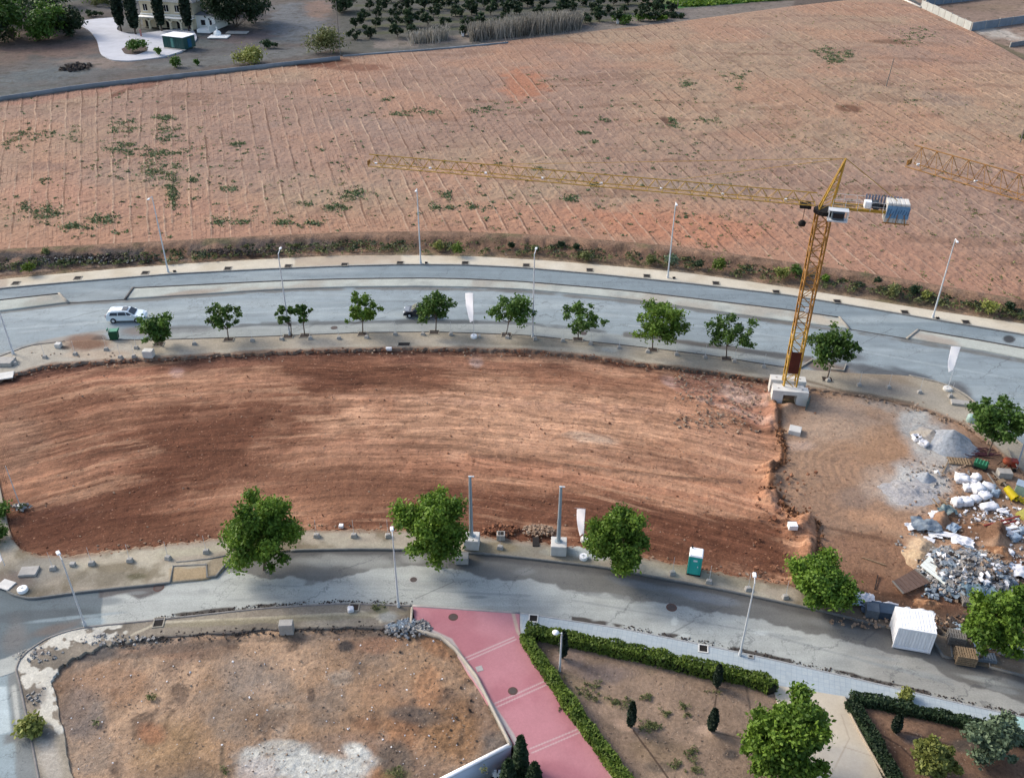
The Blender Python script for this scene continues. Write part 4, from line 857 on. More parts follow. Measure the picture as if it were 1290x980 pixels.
def cypress(px, py, ty, wp, label, z=.06, kind='cypress', nl=1600, group='cypresses', dens=.16):
    h = Hof(px, py, ty, z); w = wp/sc(py); r = np.random.default_rng(int(px*7+py))
    root = empty('cypress', GV(px, py, z), 0, label, 'cypress', group)
    t = r.uniform(0, 1, nl)**.85; rad = w/2*np.sin(np.clip(t*.93+.07, 0, 1)*math.pi)**.55*(1-.35*t)
    a = r.uniform(0, 6.28, nl); q = rad*r.uniform(.55, 1.05, nl)
    p = np.stack([np.cos(a)*q, np.sin(a)*q, .12*h+t*h*.88], 1); d = np.stack([np.cos(a), np.sin(a), a*0+.5], 1)
    V, F, T = leaves(p, d, dens, r.uniform(0, 1, nl), r); mesh_np('foliage', V, F, LM[kind], attrs={'tone': T}, parent=root)
    MB().tube((0, 0, 0), (0, 0, h*.9), w*.07+.03, .03, 6).build('trunk', M_bark, root); return root
cypress(794, 916, 885, 11, 'small dark clipped cypress standing alone in the middle of the hedged garden')
cypress(896, 921, 893, 13, 'small dark clipped cypress nearest the biggest tree in the hedged garden')
cypress(902, 866, 838, 10, 'narrow dark cypress against the top hedge of the garden')
cypress(709, 829, 796, 11, 'narrow dark cypress right behind the globe lamp in the garden corner')
cypress(1127, 922, 901, 12, 'small dark cypress in the right-hand garden by the corner of the hedge')
cypress(655, 992, 928, 20, 'dark conifer in the sunk garden at the end of the white retaining wall', z=-2.1, kind='dark', nl=3000, dens=.22)
cypress(672, 1010, 962, 22, 'dark conifer at the bottom edge beside the pink paving, right of the taller one', z=-2.1, kind='dark', nl=3000, dens=.22)
cypress(640, 1008, 958, 22, 'dark conifer in the sunk garden, leftmost at the bottom edge', z=-2.1, kind='dark', nl=3000, dens=.22)
# embankment shrubs
for i, (px, py, w, h, kd, lb) in enumerate([
        (39, 343, 2.6, 1.7, 'hedge', 'round dark green bush on the dark rubble bank at the far left'),
        (551, 313, 2.4, 1.3, 'yellow', 'yellow-green bush on the bank, left of the green one near the middle'),
        (576, 319, 2.0, 1.9, 'hedge', 'green bush on the bank right of the yellow-green one'),
        (644, 312, 1.3, .9, 'dark', 'small dark bush on the bank above the tall central lamp post'),
        (673, 316, 1.0, .9, 'olive', 'small olive bush on the bank just right of the small dark one'),
        (738, 326, 2.0, 1.2, 'olive', 'olive bush low on the bank left of the third far lamp post'),
        (707, 311, 1.2, .9, 'dark', 'small dark bush high on the bank left of the third far lamp post'),
        (725, 314, 1.2, .9, 'dark', 'small dark bush on the bank, right one of two near the third far lamp post'),
        (820, 332, 2.2, 1.4, 'olive', 'olive bush just left of the third far lamp post'),
        (846, 334, 2.2, 1.8, 'grey', 'grey-green bush right behind the foot of the third far lamp post'),
        (880, 336, 2.0, 1.2, 'dark', 'dark low bush on the bank right of the third far lamp post'),
        (904, 340, 2.8, 2.0, 'hedge', 'thick dark green bush on the bank left of the crane mast'),
        (986, 350, 3.0, 1.6, 'yellow', 'yellow-green bush on the bank just left of the crane mast'),
        (1004, 348, 2.4, 1.9, 'green', 'green bush on the bank touching the line of the crane mast'),
        (1040, 353, 1.4, .9, 'bright', 'small bright bush on the bank just right of the crane mast'),
        (1124, 371, 3.0, 1.6, 'olive', 'wide olive bush on the bank left of the fourth far lamp post'),
        (1150, 369, 2.0, 1.6, 'dark', 'dark bush on the bank between two olive ones'),
        (1165, 376, 3.0, 1.5, 'yellow', 'yellowish bush on the bank beside the fourth far lamp post'),
        (1244, 393, 3.4, 1.7, 'yellow', 'broad yellow-green bush on the bank at the right'),
        (1272, 391, 1.6, 1.4, 'dark', 'dark bush on the bank nearest the right edge'),
        (1105, 357, 1.8, 1.0, 'dark', 'flat dark bush high on the bank right of the crane'),
        (60, 322, 2.4, 1.2, 'olive', 'olive bush on the dark bank at the left, above the round one'),
        (1288, 178, 3.2, 1.7, 'olive', 'olive bush round a post in the field at the right edge')]):
    z = .5 if py > 200 else FZ
    shrub('bush', px, py, w, h, kd, 420, .17, 500+i, lb, group='bushes on the bank' if py > 200 else None, z=z)
shrub('bush', 43, 924, 2.6, 1.5, 'yellow', 1100, .17, 530, 'spiky yellow-green bush growing against the kerb of the side street', z=.05)
shrub('bush', 27, 640, 1.2, .4, 'olive', 160, .15, 531, 'low dark weeds round a thin pole at the left edge of the red earth', z=0)
shrub('bush', 2, 650, 1.8, 1.6, 'green', 600, .15, 532, 'green bush cut by the left edge beside the thin pole', z=.1)
shrub('bush', 0, 680, 2.2, 1.8, 'green', 700, .15, 533, 'green bush cut by the left edge above the fallen banner', z=.1)
shrub('bush', 1141, 880, 1.0, 1.1, 'yellow', 600, .12, 534, 'yellow-green bush in a square pit in the tiled pavement', z=.13)
# ploughed field poles and far trees
def far_tree(px, py, wpx, hpx, kind, nl, ls, seed, label, name='tree', cat='tree', group=None, z=FZ, nb=12, th=.12):
    s = sc(py); w = wpx/s; h = Hof(px, py, py-hpx, z)
    t = make_tree(name, w, h, h*th, kind, nb, nl, ls, seed, label=label, cat=cat, group=group, br=.38, trunk_r=.2); place(t, px, py, z); return t
for i, a in enumerate([(18, 52, 60, 64, 'green', 5200, .5, 'big dark tree in the top left corner'), (62, 50, 52, 46, 'green', 4600, .5, 'big tree right of the one in the top left corner'),
        (-14, 30, 50, 40, 'green', 3000, .5, 'tree cut by the left edge at the very top'), (88, 46, 34, 34, 'dark', 2500, .5, 'dark smaller tree between the big corner trees and the pale driveway'),
        (298, 36, 62, 70, 'dark', 6500, .5, 'very dark broad tree right beside the villa'), (270, 30, 30, 40, 'dark', 2400, .5, 'dark tree tucked against the right wall of the villa'),
        (322, 28, 40, 50, 'dark', 3000, .5, 'dark tree on the right flank of the one beside the villa'), (428, 16, 34, 26, 'dark', 2000, .5, 'dark tree at the top beside the tall pole and the orchard'),
        (40, 38, 60, 40, 'dark', 5000, .5, 'dark tree filling the gap between the two big corner trees'), (-5, 56, 44, 44, 'dark', 3000, .5, 'dark tree at the left edge below the big corner tree'), (285, 18, 50, 40, 'dark', 4000, .5, 'dark tree rising behind the villa roof'), (130, 0, 60, 30, 'green', 3000, .5, 'green tree at the top edge behind the villa drive'), (60, 10, 60, 30, 'green', 3000, .5, 'green tree at the top edge behind the corner trees')]):
    far_tree(*a[:4], a[4], a[5], a[6]*.8, 700+i, a[7], group='trees round the villa', nb=26, th=.03)
for i, a in enumerate([(319, 80, 46, 24, 'yellow', 1900, 'round light green bush against the field wall'), (408, 66, 38, 34, 'olive', 2200, 'olive green bush beside the tall pole at the field wall'),
        (172, 66, 24, 18, 'green', 900, 'green bush on the planting island in the pale driveway'), (221, 84, 14, 14, 'green', 500, 'small green tree at the field wall in front of the shed'),
        (248, 82, 7, 8, 'green', 200, 'tiny sapling at the field wall right of the shed'), (340, 60, 22, 9, 'dark', 500, 'low dark bush behind the round light green one'),
        (200, 70, 9, 10, 'green', 220, 'tiny tree at the edge of the pale driveway left of the shed'), (140, 8, 50, 12, 'olive', 1600, 'low light green shrubbery behind the villa drive at the top edge'),
        (120, 20, 40, 7, 'dark', 900, 'low dark shrubbery along the top of the pale driveway')]):
    w = a[2]/sc(a[1]); h = Hof(a[0], a[1], a[1]-a[3], FZ)
    shrub('bush', a[0], a[1], w, h, a[4], a[5], .30, 740+i, a[6], group='bushes round the villa', z=FZ+.2, asp=1.25 if a[2] > a[3] else 1)
for px, py, ty, wp, lb in ((153, 40, -30, 15, 'tall dark cypress, leftmost in front of the villa'), (171, 44, -28, 16, 'tall dark cypress, second from the left in front of the villa'),
                           (204, 40, -30, 15, 'tall dark cypress between the villa door and the shed'), (238, 40, -28, 14, 'tall dark cypress in front of the right corner of the villa')):
    cypress(px, py, ty, wp, lb, z=FZ+.2, nl=3000, group='tall cypresses in front of the villa', dens=.42)
cypress(222, 30, 12, 12, 'small cypress between the two right-hand tall ones at the villa', z=FZ+.2, nl=900, group='tall cypresses in front of the villa', dens=.35)
# orchard beyond the field
protos = []
for k in range(4):
    t = make_tree('orchard_tree', 4.4, 3.6, .6, 'dark', 9, 700, .34, 800+k, cat='tree', group='orchard trees beyond the field', trunk_r=.12, br=.4); protos.append((t, list(t.children)))
ok = [0]*4; cnt = 0
for row, (y0, y1, step) in enumerate([(49, 41, 30), (36, 26, 26), (25, 15, 24), (14, 6, 22), (4, -3, 21), (-6, -12, 20), (-15, -21, 20)]):
    x = 446+row*5; ci = 0
    while x < 850:
        if not (row == 0 and x > 590) and not (row == 1 and 650 < x < 700):
            xx = x+rng.uniform(-5, 5); yy = y0+(y1-y0)*(x-446)/400+rng.uniform(-1.5, 1.5); k = cnt % 4; ci += 1
            lb = 'dark round orchard tree, %s from the left in the %s orchard row beyond the field' % (ORD[ci-1], ORD[row])
            if not ok[k]: t = protos[k][0]; ok[k] = 1; t['label'] = lb; t.location = GV(xx, yy, FZ)
            else: t = copy_tree(protos[k][0], GV(xx, yy, FZ), rng.uniform(0, 6), 1, lb, protos[k][1])
            s = rng.uniform(.7, 1.2); t.scale = (s, s, s*rng.uniform(.8, 1.15)); cnt += 1
        x += step*.82*rng.uniform(.8, 1.25)
# pale reeds along the far edge, green hedge
def blades(name, pts, hmin, hmax, w, kind, r=R, lean=.25):
    n = len(pts); h = r.uniform(hmin, hmax, n); a = r.uniform(0, 6.28, n); d = np.stack([np.cos(a), np.sin(a), a*0], 1)*(w*r.uniform(.6, 1.4, n))[:, None]
    tip = pts+np.stack([r.normal(size=n)*lean*h, r.normal(size=n)*lean*h, h], 1)
    V = np.stack([pts-d, pts+d, tip+d*.4, tip-d*.4], 1).reshape(-1, 3)
    return mesh_np(name, V, np.arange(4*n).reshape(n, 4), LM[kind], attrs={'tone': np.repeat(r.uniform(0, 1, n), 4)})
for i, (x0, y0, rx, n, hp, lb) in enumerate([(535, 51, 18, 900, 16, 'pale feathery reed clump left of the white posts beyond the field'), (553, 50, 10, 500, 20, 'pale reed clump just right of the first one'), (610, 47, 18, 1500, 24, 'pale tall reed clump in the middle of the orchard edge'),
                                  (640, 44, 16, 1400, 26, 'pale tall reed clump beside the middle one'), (668, 41, 16, 1500, 27, 'pale tall reed clump fourth from the left at the orchard edge'), (695, 38, 16, 1500, 27, 'pale tall reed clump fifth from the left at the orchard edge'), (718, 35, 14, 1300, 24, 'greenish pale reed clump, rightmost at the orchard edge')]):
    h = Hof(x0, y0, y0-hp, FZ); r = np.random.default_rng(900+i); px = x0+r.uniform(-1, 1, n)*rx; py = y0+r.normal(size=n)*2-(px-x0)*.12
    x, y = G(px, py, FZ); o = blades('reed_clump', np.stack([x, y, x*0+FZ], 1), h*.35, h*.85, .10, 'reed', r, .2); setp(o, lb, 'reeds', 'pale reeds beyond the field')
for i, (x0, y0, wp, hp, kd) in enumerate([(785, 30, 30, 14, 'green'), (808, 27, 28, 10, 'green'), (830, 26, 26, 8, 'bright'), (850, 23, 20, 8, 'dark')]):
    shrub('bush', x0, y0, wp/sc(y0), Hof(x0, y0, y0-hp, FZ), kd, 1100, .3, 920+i, 'green bush in the row left of the bright crop, %s from the left' % ORD[i], group='green bushes at the far field corner', z=FZ, asp=1.4)
# low bright crop
r = np.random.default_rng(77); px = r.uniform(845, 1010, 9000); py = r.uniform(-25, 9, 9000); k = py < 10-(px-860)*.075; px, py = px[k], py[k]; x, y = G(px, py, FZ)
V, F, T = leaves(np.stack([x, y, x*0+FZ+.3], 1), np.tile([0, 0, 1.], (len(x), 1)), .7, r.uniform(0, 1, len(x)), r); o = mesh_np('green_crop', V, F, LM['bright'], attrs={'tone': T}); o['kind'] = 'stuff'
# weeds: tufts scattered over the field, the banks and the gardens
def tufts(name, spots, z, size, kind, per, seed, lift=.12, spread=.45):
    r = np.random.default_rng(seed); s = np.array(spots); n = len(s); x, y = G(s[:, 0], s[:, 1], z); sz = s[:, 2] if s.shape[1] > 2 else np.ones(n)
    k = np.repeat(np.arange(n), per); m = len(k)
    p = np.stack([x[k]+r.normal(size=m)*spread*sz[k], y[k]+r.normal(size=m)*spread*sz[k], z+lift*r.uniform(.2, 1.6, m)*sz[k]], 1)
    V, F, T = leaves(p, np.tile([0, 0, .6], (m, 1))+0*p, size, r.uniform(0, 1, m), r)
    o = mesh_np(name, V, F, LM[kind], attrs={'tone': T}); o['kind'] = 'stuff'; return o
WC = [(155, 160, 12, 8, 26), (157, 186, 22, 7, 34), (210, 149, 14, 2.5, 26), (210, 170, 16, 11, 34), (195, 214, 18, 12, 30), (217, 240, 5, 20, 44), (205, 193, 26, 4, 26), (62, 268, 16, 9, 40), (95, 286, 14, 3, 22), (130, 277, 14, 5, 22),
      (32, 263, 4, 5, 12), (57, 229, 4, 4, 6), (300, 181, 8, 4, 12), (243, 227, 5, 3, 9), (288, 239, 8, 4, 10), (280, 278, 12, 6, 14), (308, 281, 8, 3, 8), (355, 281, 10, 3, 12), (395, 281, 8, 3, 10), (422, 263, 18, 4, 20), (442, 245, 14, 7, 30),
      (384, 257, 6, 2, 6), (560, 246, 8, 3, 12), (567, 262, 3, 2, 7), (550, 262, 5, 2, 6), (597, 262, 4, 2, 9), (1040, 66, 14, 7, 34), (1052, 76, 12, 6, 36), (1068, 68, 8, 4, 20), (865, 106, 8, 5, 16), (925, 97, 14, 8, 20), (615, 138, 22, 4, 16),
      (500, 144, 14, 3, 12), (540, 141, 14, 3, 12), (735, 168, 8, 2, 9), (750, 179, 3, 2, 5), (718, 251, 9, 3, 14), (676, 213, 8, 3, 8), (750, 233, 4, 2, 5), (1160, 44, 20, 9, 26), (1135, 52, 16, 6, 14), (895, 152, 12, 4, 10), (930, 112, 8, 3, 8),
      (178, 210, 30, 20, 20), (240, 200, 30, 14, 14), (20, 180, 14, 8, 14), (60, 170, 16, 8, 10), (30, 168, 10, 3, 8), (95, 168, 8, 8, 10), (1145, 130, 6, 4, 4), (760, 152, 12, 2, 6), (490, 126, 10, 3, 7), (700, 100, 30, 8, 8), (845, 152, 4, 3, 8), (850, 156, 4, 3, 8)]
r = np.random.default_rng(55); sp = []; spd = []
for cx, cy, rx, ry, n in WC:
    for _ in range(int(n*1.5)): (sp if rng.random() < .75 else spd).append((cx+r.normal()*rx*.6, cy+r.normal()*ry*.6, r.uniform(.5, 1.2)))
for _ in range(1500):
    x_, y_ = r.uniform(-20, 1300), r.uniform(100, 300); 
    if fbm(np.array([x_*.02]), np.array([y_*.05]), 44)[0] > .42: (sp if r.random() < .5 and x_ < 900 else spd).append((x_, y_, r.uniform(.25, .7)))
ffar = lambda x: np.interp(x, *zip(*field_far)); fnear = lambda x: np.interp(x, *zip(*field_near))
for _ in range(500):
    x_ = r.uniform(850, 1300); y_ = r.uniform(ffar(x_)+5, fnear(x_)); spd.append((x_, y_, r.uniform(.25, .7)))
okf = lambda q: ffar(q[0])+3 < q[1] < fnear(q[0])-1
tufts('field_weeds', [q for q in sp if okf(q)], FZ, .20, 'weed', 11, 60)
tufts('dry_field_weeds', [q for q in spd if okf(q)], FZ, .15, 'olive', 7, 61)
sp = [(x_, np.interp(x_, *zip(*field_near))+r.uniform(6, 26), r.uniform(.4, 1.1)) for x_ in r.uniform(-20, 1300, 520)]
tufts('bank_weeds', sp, .55, .2, 'olive', 14, 62); tufts('dark_bank_weeds', [(a+7, b-2, c) for a, b, c in sp[::2]], .6, .2, 'dark', 12, 63)
gx = [(745, 862, 10, 6, 10), (775, 884, 6, 4, 14), (790, 886, 6, 5, 10), (815, 878, 8, 5, 12), (838, 898, 6, 4, 10), (818, 914, 9, 5, 34), (862, 890, 6, 3, 8), (866, 900, 4, 2, 5), (740, 873, 8, 6, 10), (872, 950, 8, 8, 16), (850, 962, 10, 5, 12), (878, 970, 6, 4, 8), (750, 880, 14, 3, 8), (900, 872, 10, 4, 4), (705, 870, 8, 20, 10), (190, 877, 4, 3, 12), (119, 911, 3, 2, 6), (500, 972, 8, 5, 16), (612, 968, 6, 6, 4), (285, 970, 5, 3, 5), (475, 764, 8, 3, 10)]
sp = [(cx+r.normal()*rx*.6, cy+r.normal()*ry*.6, r.uniform(.4, 1)) for cx, cy, rx, ry, n in gx for _ in range(n)]
tufts('ground_weeds', sp, .13, .07, 'olive', 14, 64, .1, .14)
# clipped hedges
def hedge(pts, wpx, h, label, kind, seed, z=.06, den=340, sm=True):
    p = smooth_line(pts, len(pts)*12) if sm else np.array(pts, float); x, y = G(p[:, 0], p[:, 1], z); P = np.stack([x, y], 1)
    seg = np.linalg.norm(np.diff(P, axis=0), axis=1); cum = np.r_[0, np.cumsum(seg)]; L = cum[-1]; w = wpx
    r = np.random.default_rng(seed); n = int(L*den); t = r.uniform(0, L, n); cx = np.interp(t, cum, P[:, 0]); cy = np.interp(t, cum, P[:, 1])
    T = np.gradient(P, axis=0); T /= np.linalg.norm(T, axis=1)[:, None]; nx = np.interp(t, cum, -T[:, 1]); ny = np.interp(t, cum, T[:, 0])
    top = r.random(n) < .5; mod = .82+.36*vn(t*1.1, t*0, seed)
    u = np.where(top, r.uniform(-1, 1, n), np.sign(r.normal(size=n))*r.uniform(.85, 1.05, n))*w/2*mod; hz = np.where(top, h*r.uniform(.9, 1.08, n), h*r.uniform(0, 1, n))*mod
    p3 = np.stack([cx+nx*u, cy+ny*u, z+hz], 1); out = np.stack([nx*np.sign(u)*(~top), ny*np.sign(u)*(~top), top*1.0], 1)
    root = empty('hedge', (0, 0, 0), 0, label, 'hedge'); 
    V, F, TT = leaves(p3, out, .12, np.clip(.2+.5*vn(t*1.5, u*2, seed+3)+.3*r.random(n), 0, 1), r); mesh_np('foliage', V, F, LM[kind], attrs={'tone': TT}, parent=root)
    sweep('core', [tuple(q) for q in p], w*.72, z, z+h*.8, pm('hedge_core', (34, 40, 24), .95, .3, 3, obj=False), kind=None, sm=False, zb=z, parent=root)
    return root
hedge([(662, 801), (700, 806), (760, 819), (820, 832), (880, 847), (930, 856), (966, 866), (972, 874)], 1.0, 1.0, 'clipped green hedge along the tiled pavement above the garden', 'hedge', 1001)
hedge([(660, 806), (676, 832), (697, 862), (722, 899), (746, 932), (768, 962), (790, 995), (810, 1030)], .9, .9, 'clipped green hedge along the right side of the pink paving', 'hedge', 1002)
hedge([(1070, 884), (1105, 888), (1140, 897), (1180, 905), (1222, 915), (1290, 937), (1440, 985)], .75, .7, 'low dark hedge between the tiled pavement and the right-hand garden', 'dark', 1003)
hedge([(1068, 888), (1082, 905), (1098, 934), (1113, 962), (1128, 990), (1150, 1030)], .85, .7, 'dark hedge along the right side of the beige path', 'dark', 1004)
# ================================================================== STREET FURNITURE, VEHICLES, CRANES
M_ymet = pm('yellow_crane_paint', (214, 166, 56), .5, .22, 2.5, spec=.4)
M_yold = pm('worn_yellow_paint', (182, 130, 60), .6, .35, 3)
M_rust = pm('rusty_plate', (104, 48, 34), .85, .3, 2)
M_blk = pm('black_rubber', (34, 35, 38), .7, .2, 4); M_glass = pm('dark_glass', (36, 44, 52), .12, .1, 2, spec=.6)
M_pole = pm('lamp_post_grey', (216, 220, 222), .5, .08, 3); M_polew = pm('lamp_white', (236, 238, 240), .4, .05, 3)
M_cblk = pm('cast_concrete', (220, 218, 211), .85, .14, 1.5, bmp=.01); M_cgrey = pm('grey_concrete', (196, 192, 184), .9, .2, 2, bmp=.01)
M_cut = pm('hole_shade_and_dark_parts', (46, 42, 40), .95, .2, 3)  # shade inside holes put into the colour; also plain dark boxes and a stick
M_wood = pm('pallet_wood', (170, 146, 116), .9, .3, 5); M_woodg = pm('grey_wood', (150, 144, 136), .9, .25, 5)
M_bag = pm('white_woven_bag', (226, 226, 228), .8, .12, 3, bmp=.03); M_bagb = pm('bluish_plastic_and_shade', (176, 196, 214), .5, .2, 2, bmp=.04)
M_blue = pm('blue_plate', (132, 182, 222), .5, .15, 3)
def grp(px, py, z=0): return GV(px, py, z)
# ---- lamp posts
def lamp(px, py, ty, label, group, arm=1.1, az=-90, z=.13, r0=.11, head=.55):
    H = Hof(px, py, ty, z); root = empty('street_lamp', GV(px, py, z), math.radians(az), label, 'street lamp', group)
    MB().tube((0, 0, 0), (0, 0, H-.1), r0, r0*.55, 8).tube((0, 0, 0), (0, 0, .5), r0*1.6, r0*1.4, 8).build('pole', M_pole, root)
    MB().tube((0, 0, H-.12), (arm, 0, H+.05), r0*.5, r0*.4, 6).build('arm', M_pole, root)
    MB().box((arm+head*.4, 0, H+.05), (head, .30, .13), taper=.8).build('lamp_head', M_polew, root, bevel=.03)
    return root
g1 = 'tall lamp posts on the far pavement'; 
lamp(212, 343, 247, 'tall thin lamp post on the far cream pavement, first from the left', g1, az=-90)
lamp(530, 332, 237, 'tall thin lamp post on the far cream pavement, second from the left', g1, az=-90)
lamp(841, 350, 254, 'tall thin lamp post on the far cream pavement, third from the left', g1, az=-95)
lamp(1175, 400, 300, 'tall thin lamp post on the far cream pavement, rightmost, behind the crane counterweight', g1, az=-105)
g2 = 'tall lamp posts on the lower pavement of the main road'
lamp(17, 446, 350, 'tall lamp post beside the concrete slab at the left edge of the main road', g2, az=90)
lamp(365, 422, 319, 'tall lamp post rising behind the close pair of slim street trees', g2, az=90)
lamp(671, 425, 319, 'tall lamp post in the middle of the main road pavement, between two street trees', g2, az=80)
g3 = 'lamp posts along the near street'
lamp(107, 788, 703, 'lamp post at the street corner by the broken white paving', g3, arm=.5, az=130, r0=.085)
lamp(502, 764, 674, 'lamp post at the kerb just left of the pink paving', g3, arm=.5, az=100, r0=.085)
lamp(932, 825, 733, 'lamp post on the blue tiled pavement above the garden hedge', g3, arm=.5, az=80, r0=.085)
H = Hof(705, 846, 797, .06)
root = empty('globe_lamp', GV(705, 846, .06), 0, 'short grey lamp post with a flat white head in the garden corner', 'garden lamp')
MB().tube((0, 0, 0), (0, 0, H), .09, .06, 8).build('pole', M_pole, root); MB().tube((0, 0, H-.05), (-.35, 0, H+.02), .03, .03, 6).build('arm', M_pole, root)
MB().lathe([(.05, H-.1), (.24, H-.02), (.26, H+.06), (.16, H+.15), (.02, H+.18)], 14, (-.45, 0, 0)).build('lamp_head', M_polew, root, smooth=True)
root = empty('globe_lamp', GV(1003, 925, .13), 0, 'white lamp head showing above the biggest tree by the beige path', 'garden lamp')
H = Hof(1003, 925, 875, .13); MB().tube((0, 0, 0), (0, 0, H), .09, .06, 8).build('pole', M_pole, root)
MB().lathe([(.05, H-.1), (.24, H-.02), (.26, H+.06), (.16, H+.15), (.02, H+.18)], 14).build('lamp_head', M_polew, root, smooth=True)
# wooden poles far away
for px, py, ty, z, lb in ((1116, 110, 74, FZ, 'thin wooden pole leaning in the ploughed field'), (429, 69, 2, FZ, 'grey utility pole at the corner of the far field wall'),
                          (1285, 180, 140, FZ, 'wooden pole in the field at the right edge'), (853, 14, -12, FZ, 'pale post at the far corner of the orchard')):
    H = Hof(px, py, ty, z); setp(MB().tube((0, 0, 0), (H*.06 if px == 1116 else 0, 0, H), .13, .09, 7).build('utility_pole', M_woodg, loc=GV(px, py, z)), lb, 'pole')
H = Hof(26, 639, 587, 0); setp(MB().tube((0, 0, 0), (0, 0, H), .05, .03, 7).tube((0, 0, 0), (0, 0, .3), .3, .25, 8).build('utility_pole', M_pole, loc=GV(26, 639)), 'thin grey pole with a concrete foot at the left edge of the red earth', 'pole')
# ---- thick steel poles on concrete blocks
for px, py, ty, bw, lb in ((594, 686, 600, 1.35, 'thick grey steel pole behind the middle big tree, on a white block'), (703, 693, 613, 1.4, 'thick grey steel pole standing free on a white concrete block')):
    root = empty('steel_pole', GV(px, py, .13), math.radians(-4), lb, 'pole', 'thick steel poles on concrete blocks'); H = Hof(px, py, ty, .13)
    b0 = MB().box((.05, -.1, .55), (bw, bw, 1.1)).build('concrete_block', M_cblk, root, bevel=.04)
    MB().tube((0, 0, 1.1), (0, 0, H), .19, .12, 12).tube((0, 0, 1.1), (0, 0, 1.16), .34, .34, 12).build('pole', pm('steel_grey_blue', (186, 200, 206), .5, .1, 2, metal=.0), root, smooth=False)
    MB().box((.1, 0, H), (.5, .1, .05)).build('top_plate', M_pole, root)
def block(name, px, py, d, rz, mat, label, cat='concrete block', z=.13, bev=.03, group=None):
    return setp(MB().box((0, 0, d[2]/2), d).build(name, mat, bevel=bev, loc=GV(px, py, z)), label, cat, group) if not rz else setp_rot(MB().box((0, 0, d[2]/2), d).build(name, mat, bevel=bev, loc=GV(px, py, z)), rz, label, cat, group)
def setp_rot(o, rz, label, cat, group=None): o.rotation_euler = (0, 0, math.radians(rz)); return setp(o, label, cat, group)
block('concrete_block', 582, 707, (1.15, .9, .7), 0, M_cgrey, 'grey concrete block half under the middle big tree', z=0)
block('concrete_block', 2, 458, (3.0, 1.5, .5), 0, M_cgrey, 'long grey concrete slab at the left edge beside the lamp post')
block('concrete_slab', 6, 474, (1.9, 1.6, .12), 20, M_cblk, 'flat white slab lying at the left edge below the concrete slab', 'slab')
block('concrete_slab', 37, 721, (1.5, 1.1, .25), 6, M_cgrey, 'square grey slab on the pavement corner beside the round white base', 'slab')
block('concrete_slab', 8, 737, (1.3, 1.0, .12), -20, M_cblk, 'broken pale slab at the kerb corner at the left edge', 'slab')
block('concrete_block', 188, 449, (1.2, .9, .9), 0, M_cblk, 'white concrete block at the edge of the red earth below the drooping tree')
block('concrete_block', 1001, 545, (1.25, 1.2, .55), -22, M_cblk, 'single white concrete block on the bare earth below the crane', z=-.1)
block('concrete_block', 998, 665, (.8, .7, .5), 0, M_white, 'small white block on the earth bank near the low spreading tree', z=.7)
block('utility_box', 362, 796, (1.1, .7, 1.1), 4, M_cgrey, 'beige utility box at the top edge of the vacant lot', 'utility box', z=.05)
block('concrete_slab', 1209, 509, (1.9, .9, .3), -12, M_cgrey, 'grey slab on the pavement beside the right-hand banner base', 'slab')
block('concrete_block', 74, 437, (.7, .7, .5), 0, M_cblk, 'pale block at the left end of the dug-up dirt patch')
block('stone', 490, 441, (.7, .4, .35), 0, M_white, 'small white stone at the top edge of the red earth', 'stone', z=0)
block('stone', 430, 664, (.4, .4, .3), 0, M_white, 'small white stone at the bottom edge of the red earth', 'stone', z=0)
# ---- fence feet: concrete block with a thin pole
ff = [(19, 459, 0), (57, 451, 0), (95, 447, 0), (134, 441, 0), (172, 439, 0), (152, 451, 0), (169, 450, 0), (245, 434, 0), (318, 430, 0), (355, 428, 0), (391, 427, 0), (427, 427, 0), (462, 426, 0), (498, 422, 0), (533, 422, 0), (568, 422, 0), (639, 426, 0), (674, 428, 0), (709, 430, 0),
      (744, 434, 0), (780, 439, 0), (816, 444, 0), (852, 447, 0), (888, 451, 0), (925, 456, 0), (962, 463, 0), (1043, 480, 0), (1082, 486, 0), (1119, 489, 0), (1158, 495, 0), (1197, 500, 0)]
proto = None
def foot(label, group):
    r_ = empty('fence_foot', (0, 0, 0), 0, label, 'fence foot', group)
    MB().box((0, 0, .17), (.55, .42, .34), taper=.75).build('concrete_base', M_cgrey, r_, bevel=.02)
    MB().tube((0, 0, .3), (0, 0, 1.9), .016, .016, 5).build('post', M_pole, r_); return r_
ga, gb = 'fence feet along the main road pavement', 'fence feet along the near pavement'
for i, (px, py, _) in enumerate(ff):
    lb = 'concrete fence foot with thin pole on the main road pavement, %s from left' % ORD[i]
    if proto is None: proto = foot(lb, ga); o = proto; kids = list(proto.children); o.location = GV(px, py, .13)
    else: o = copy_tree(proto, GV(px, py, .13), rng.uniform(-.3, .3), 1, lb, kids)
for i, (px, py) in enumerate([(67, 717), (116, 711), (164, 707), (212, 704), (260, 696), (399, 676), (446, 676), (489, 676), (630, 691), (847, 723), (893, 734), (942, 743), (989, 753)]):
    o = copy_tree(proto, GV(px, py, .13), rng.uniform(-.3, .3), 1.05, 'concrete fence foot with thin pole on the near pavement, %s from left' % ORD[i], kids); o['group'] = gb
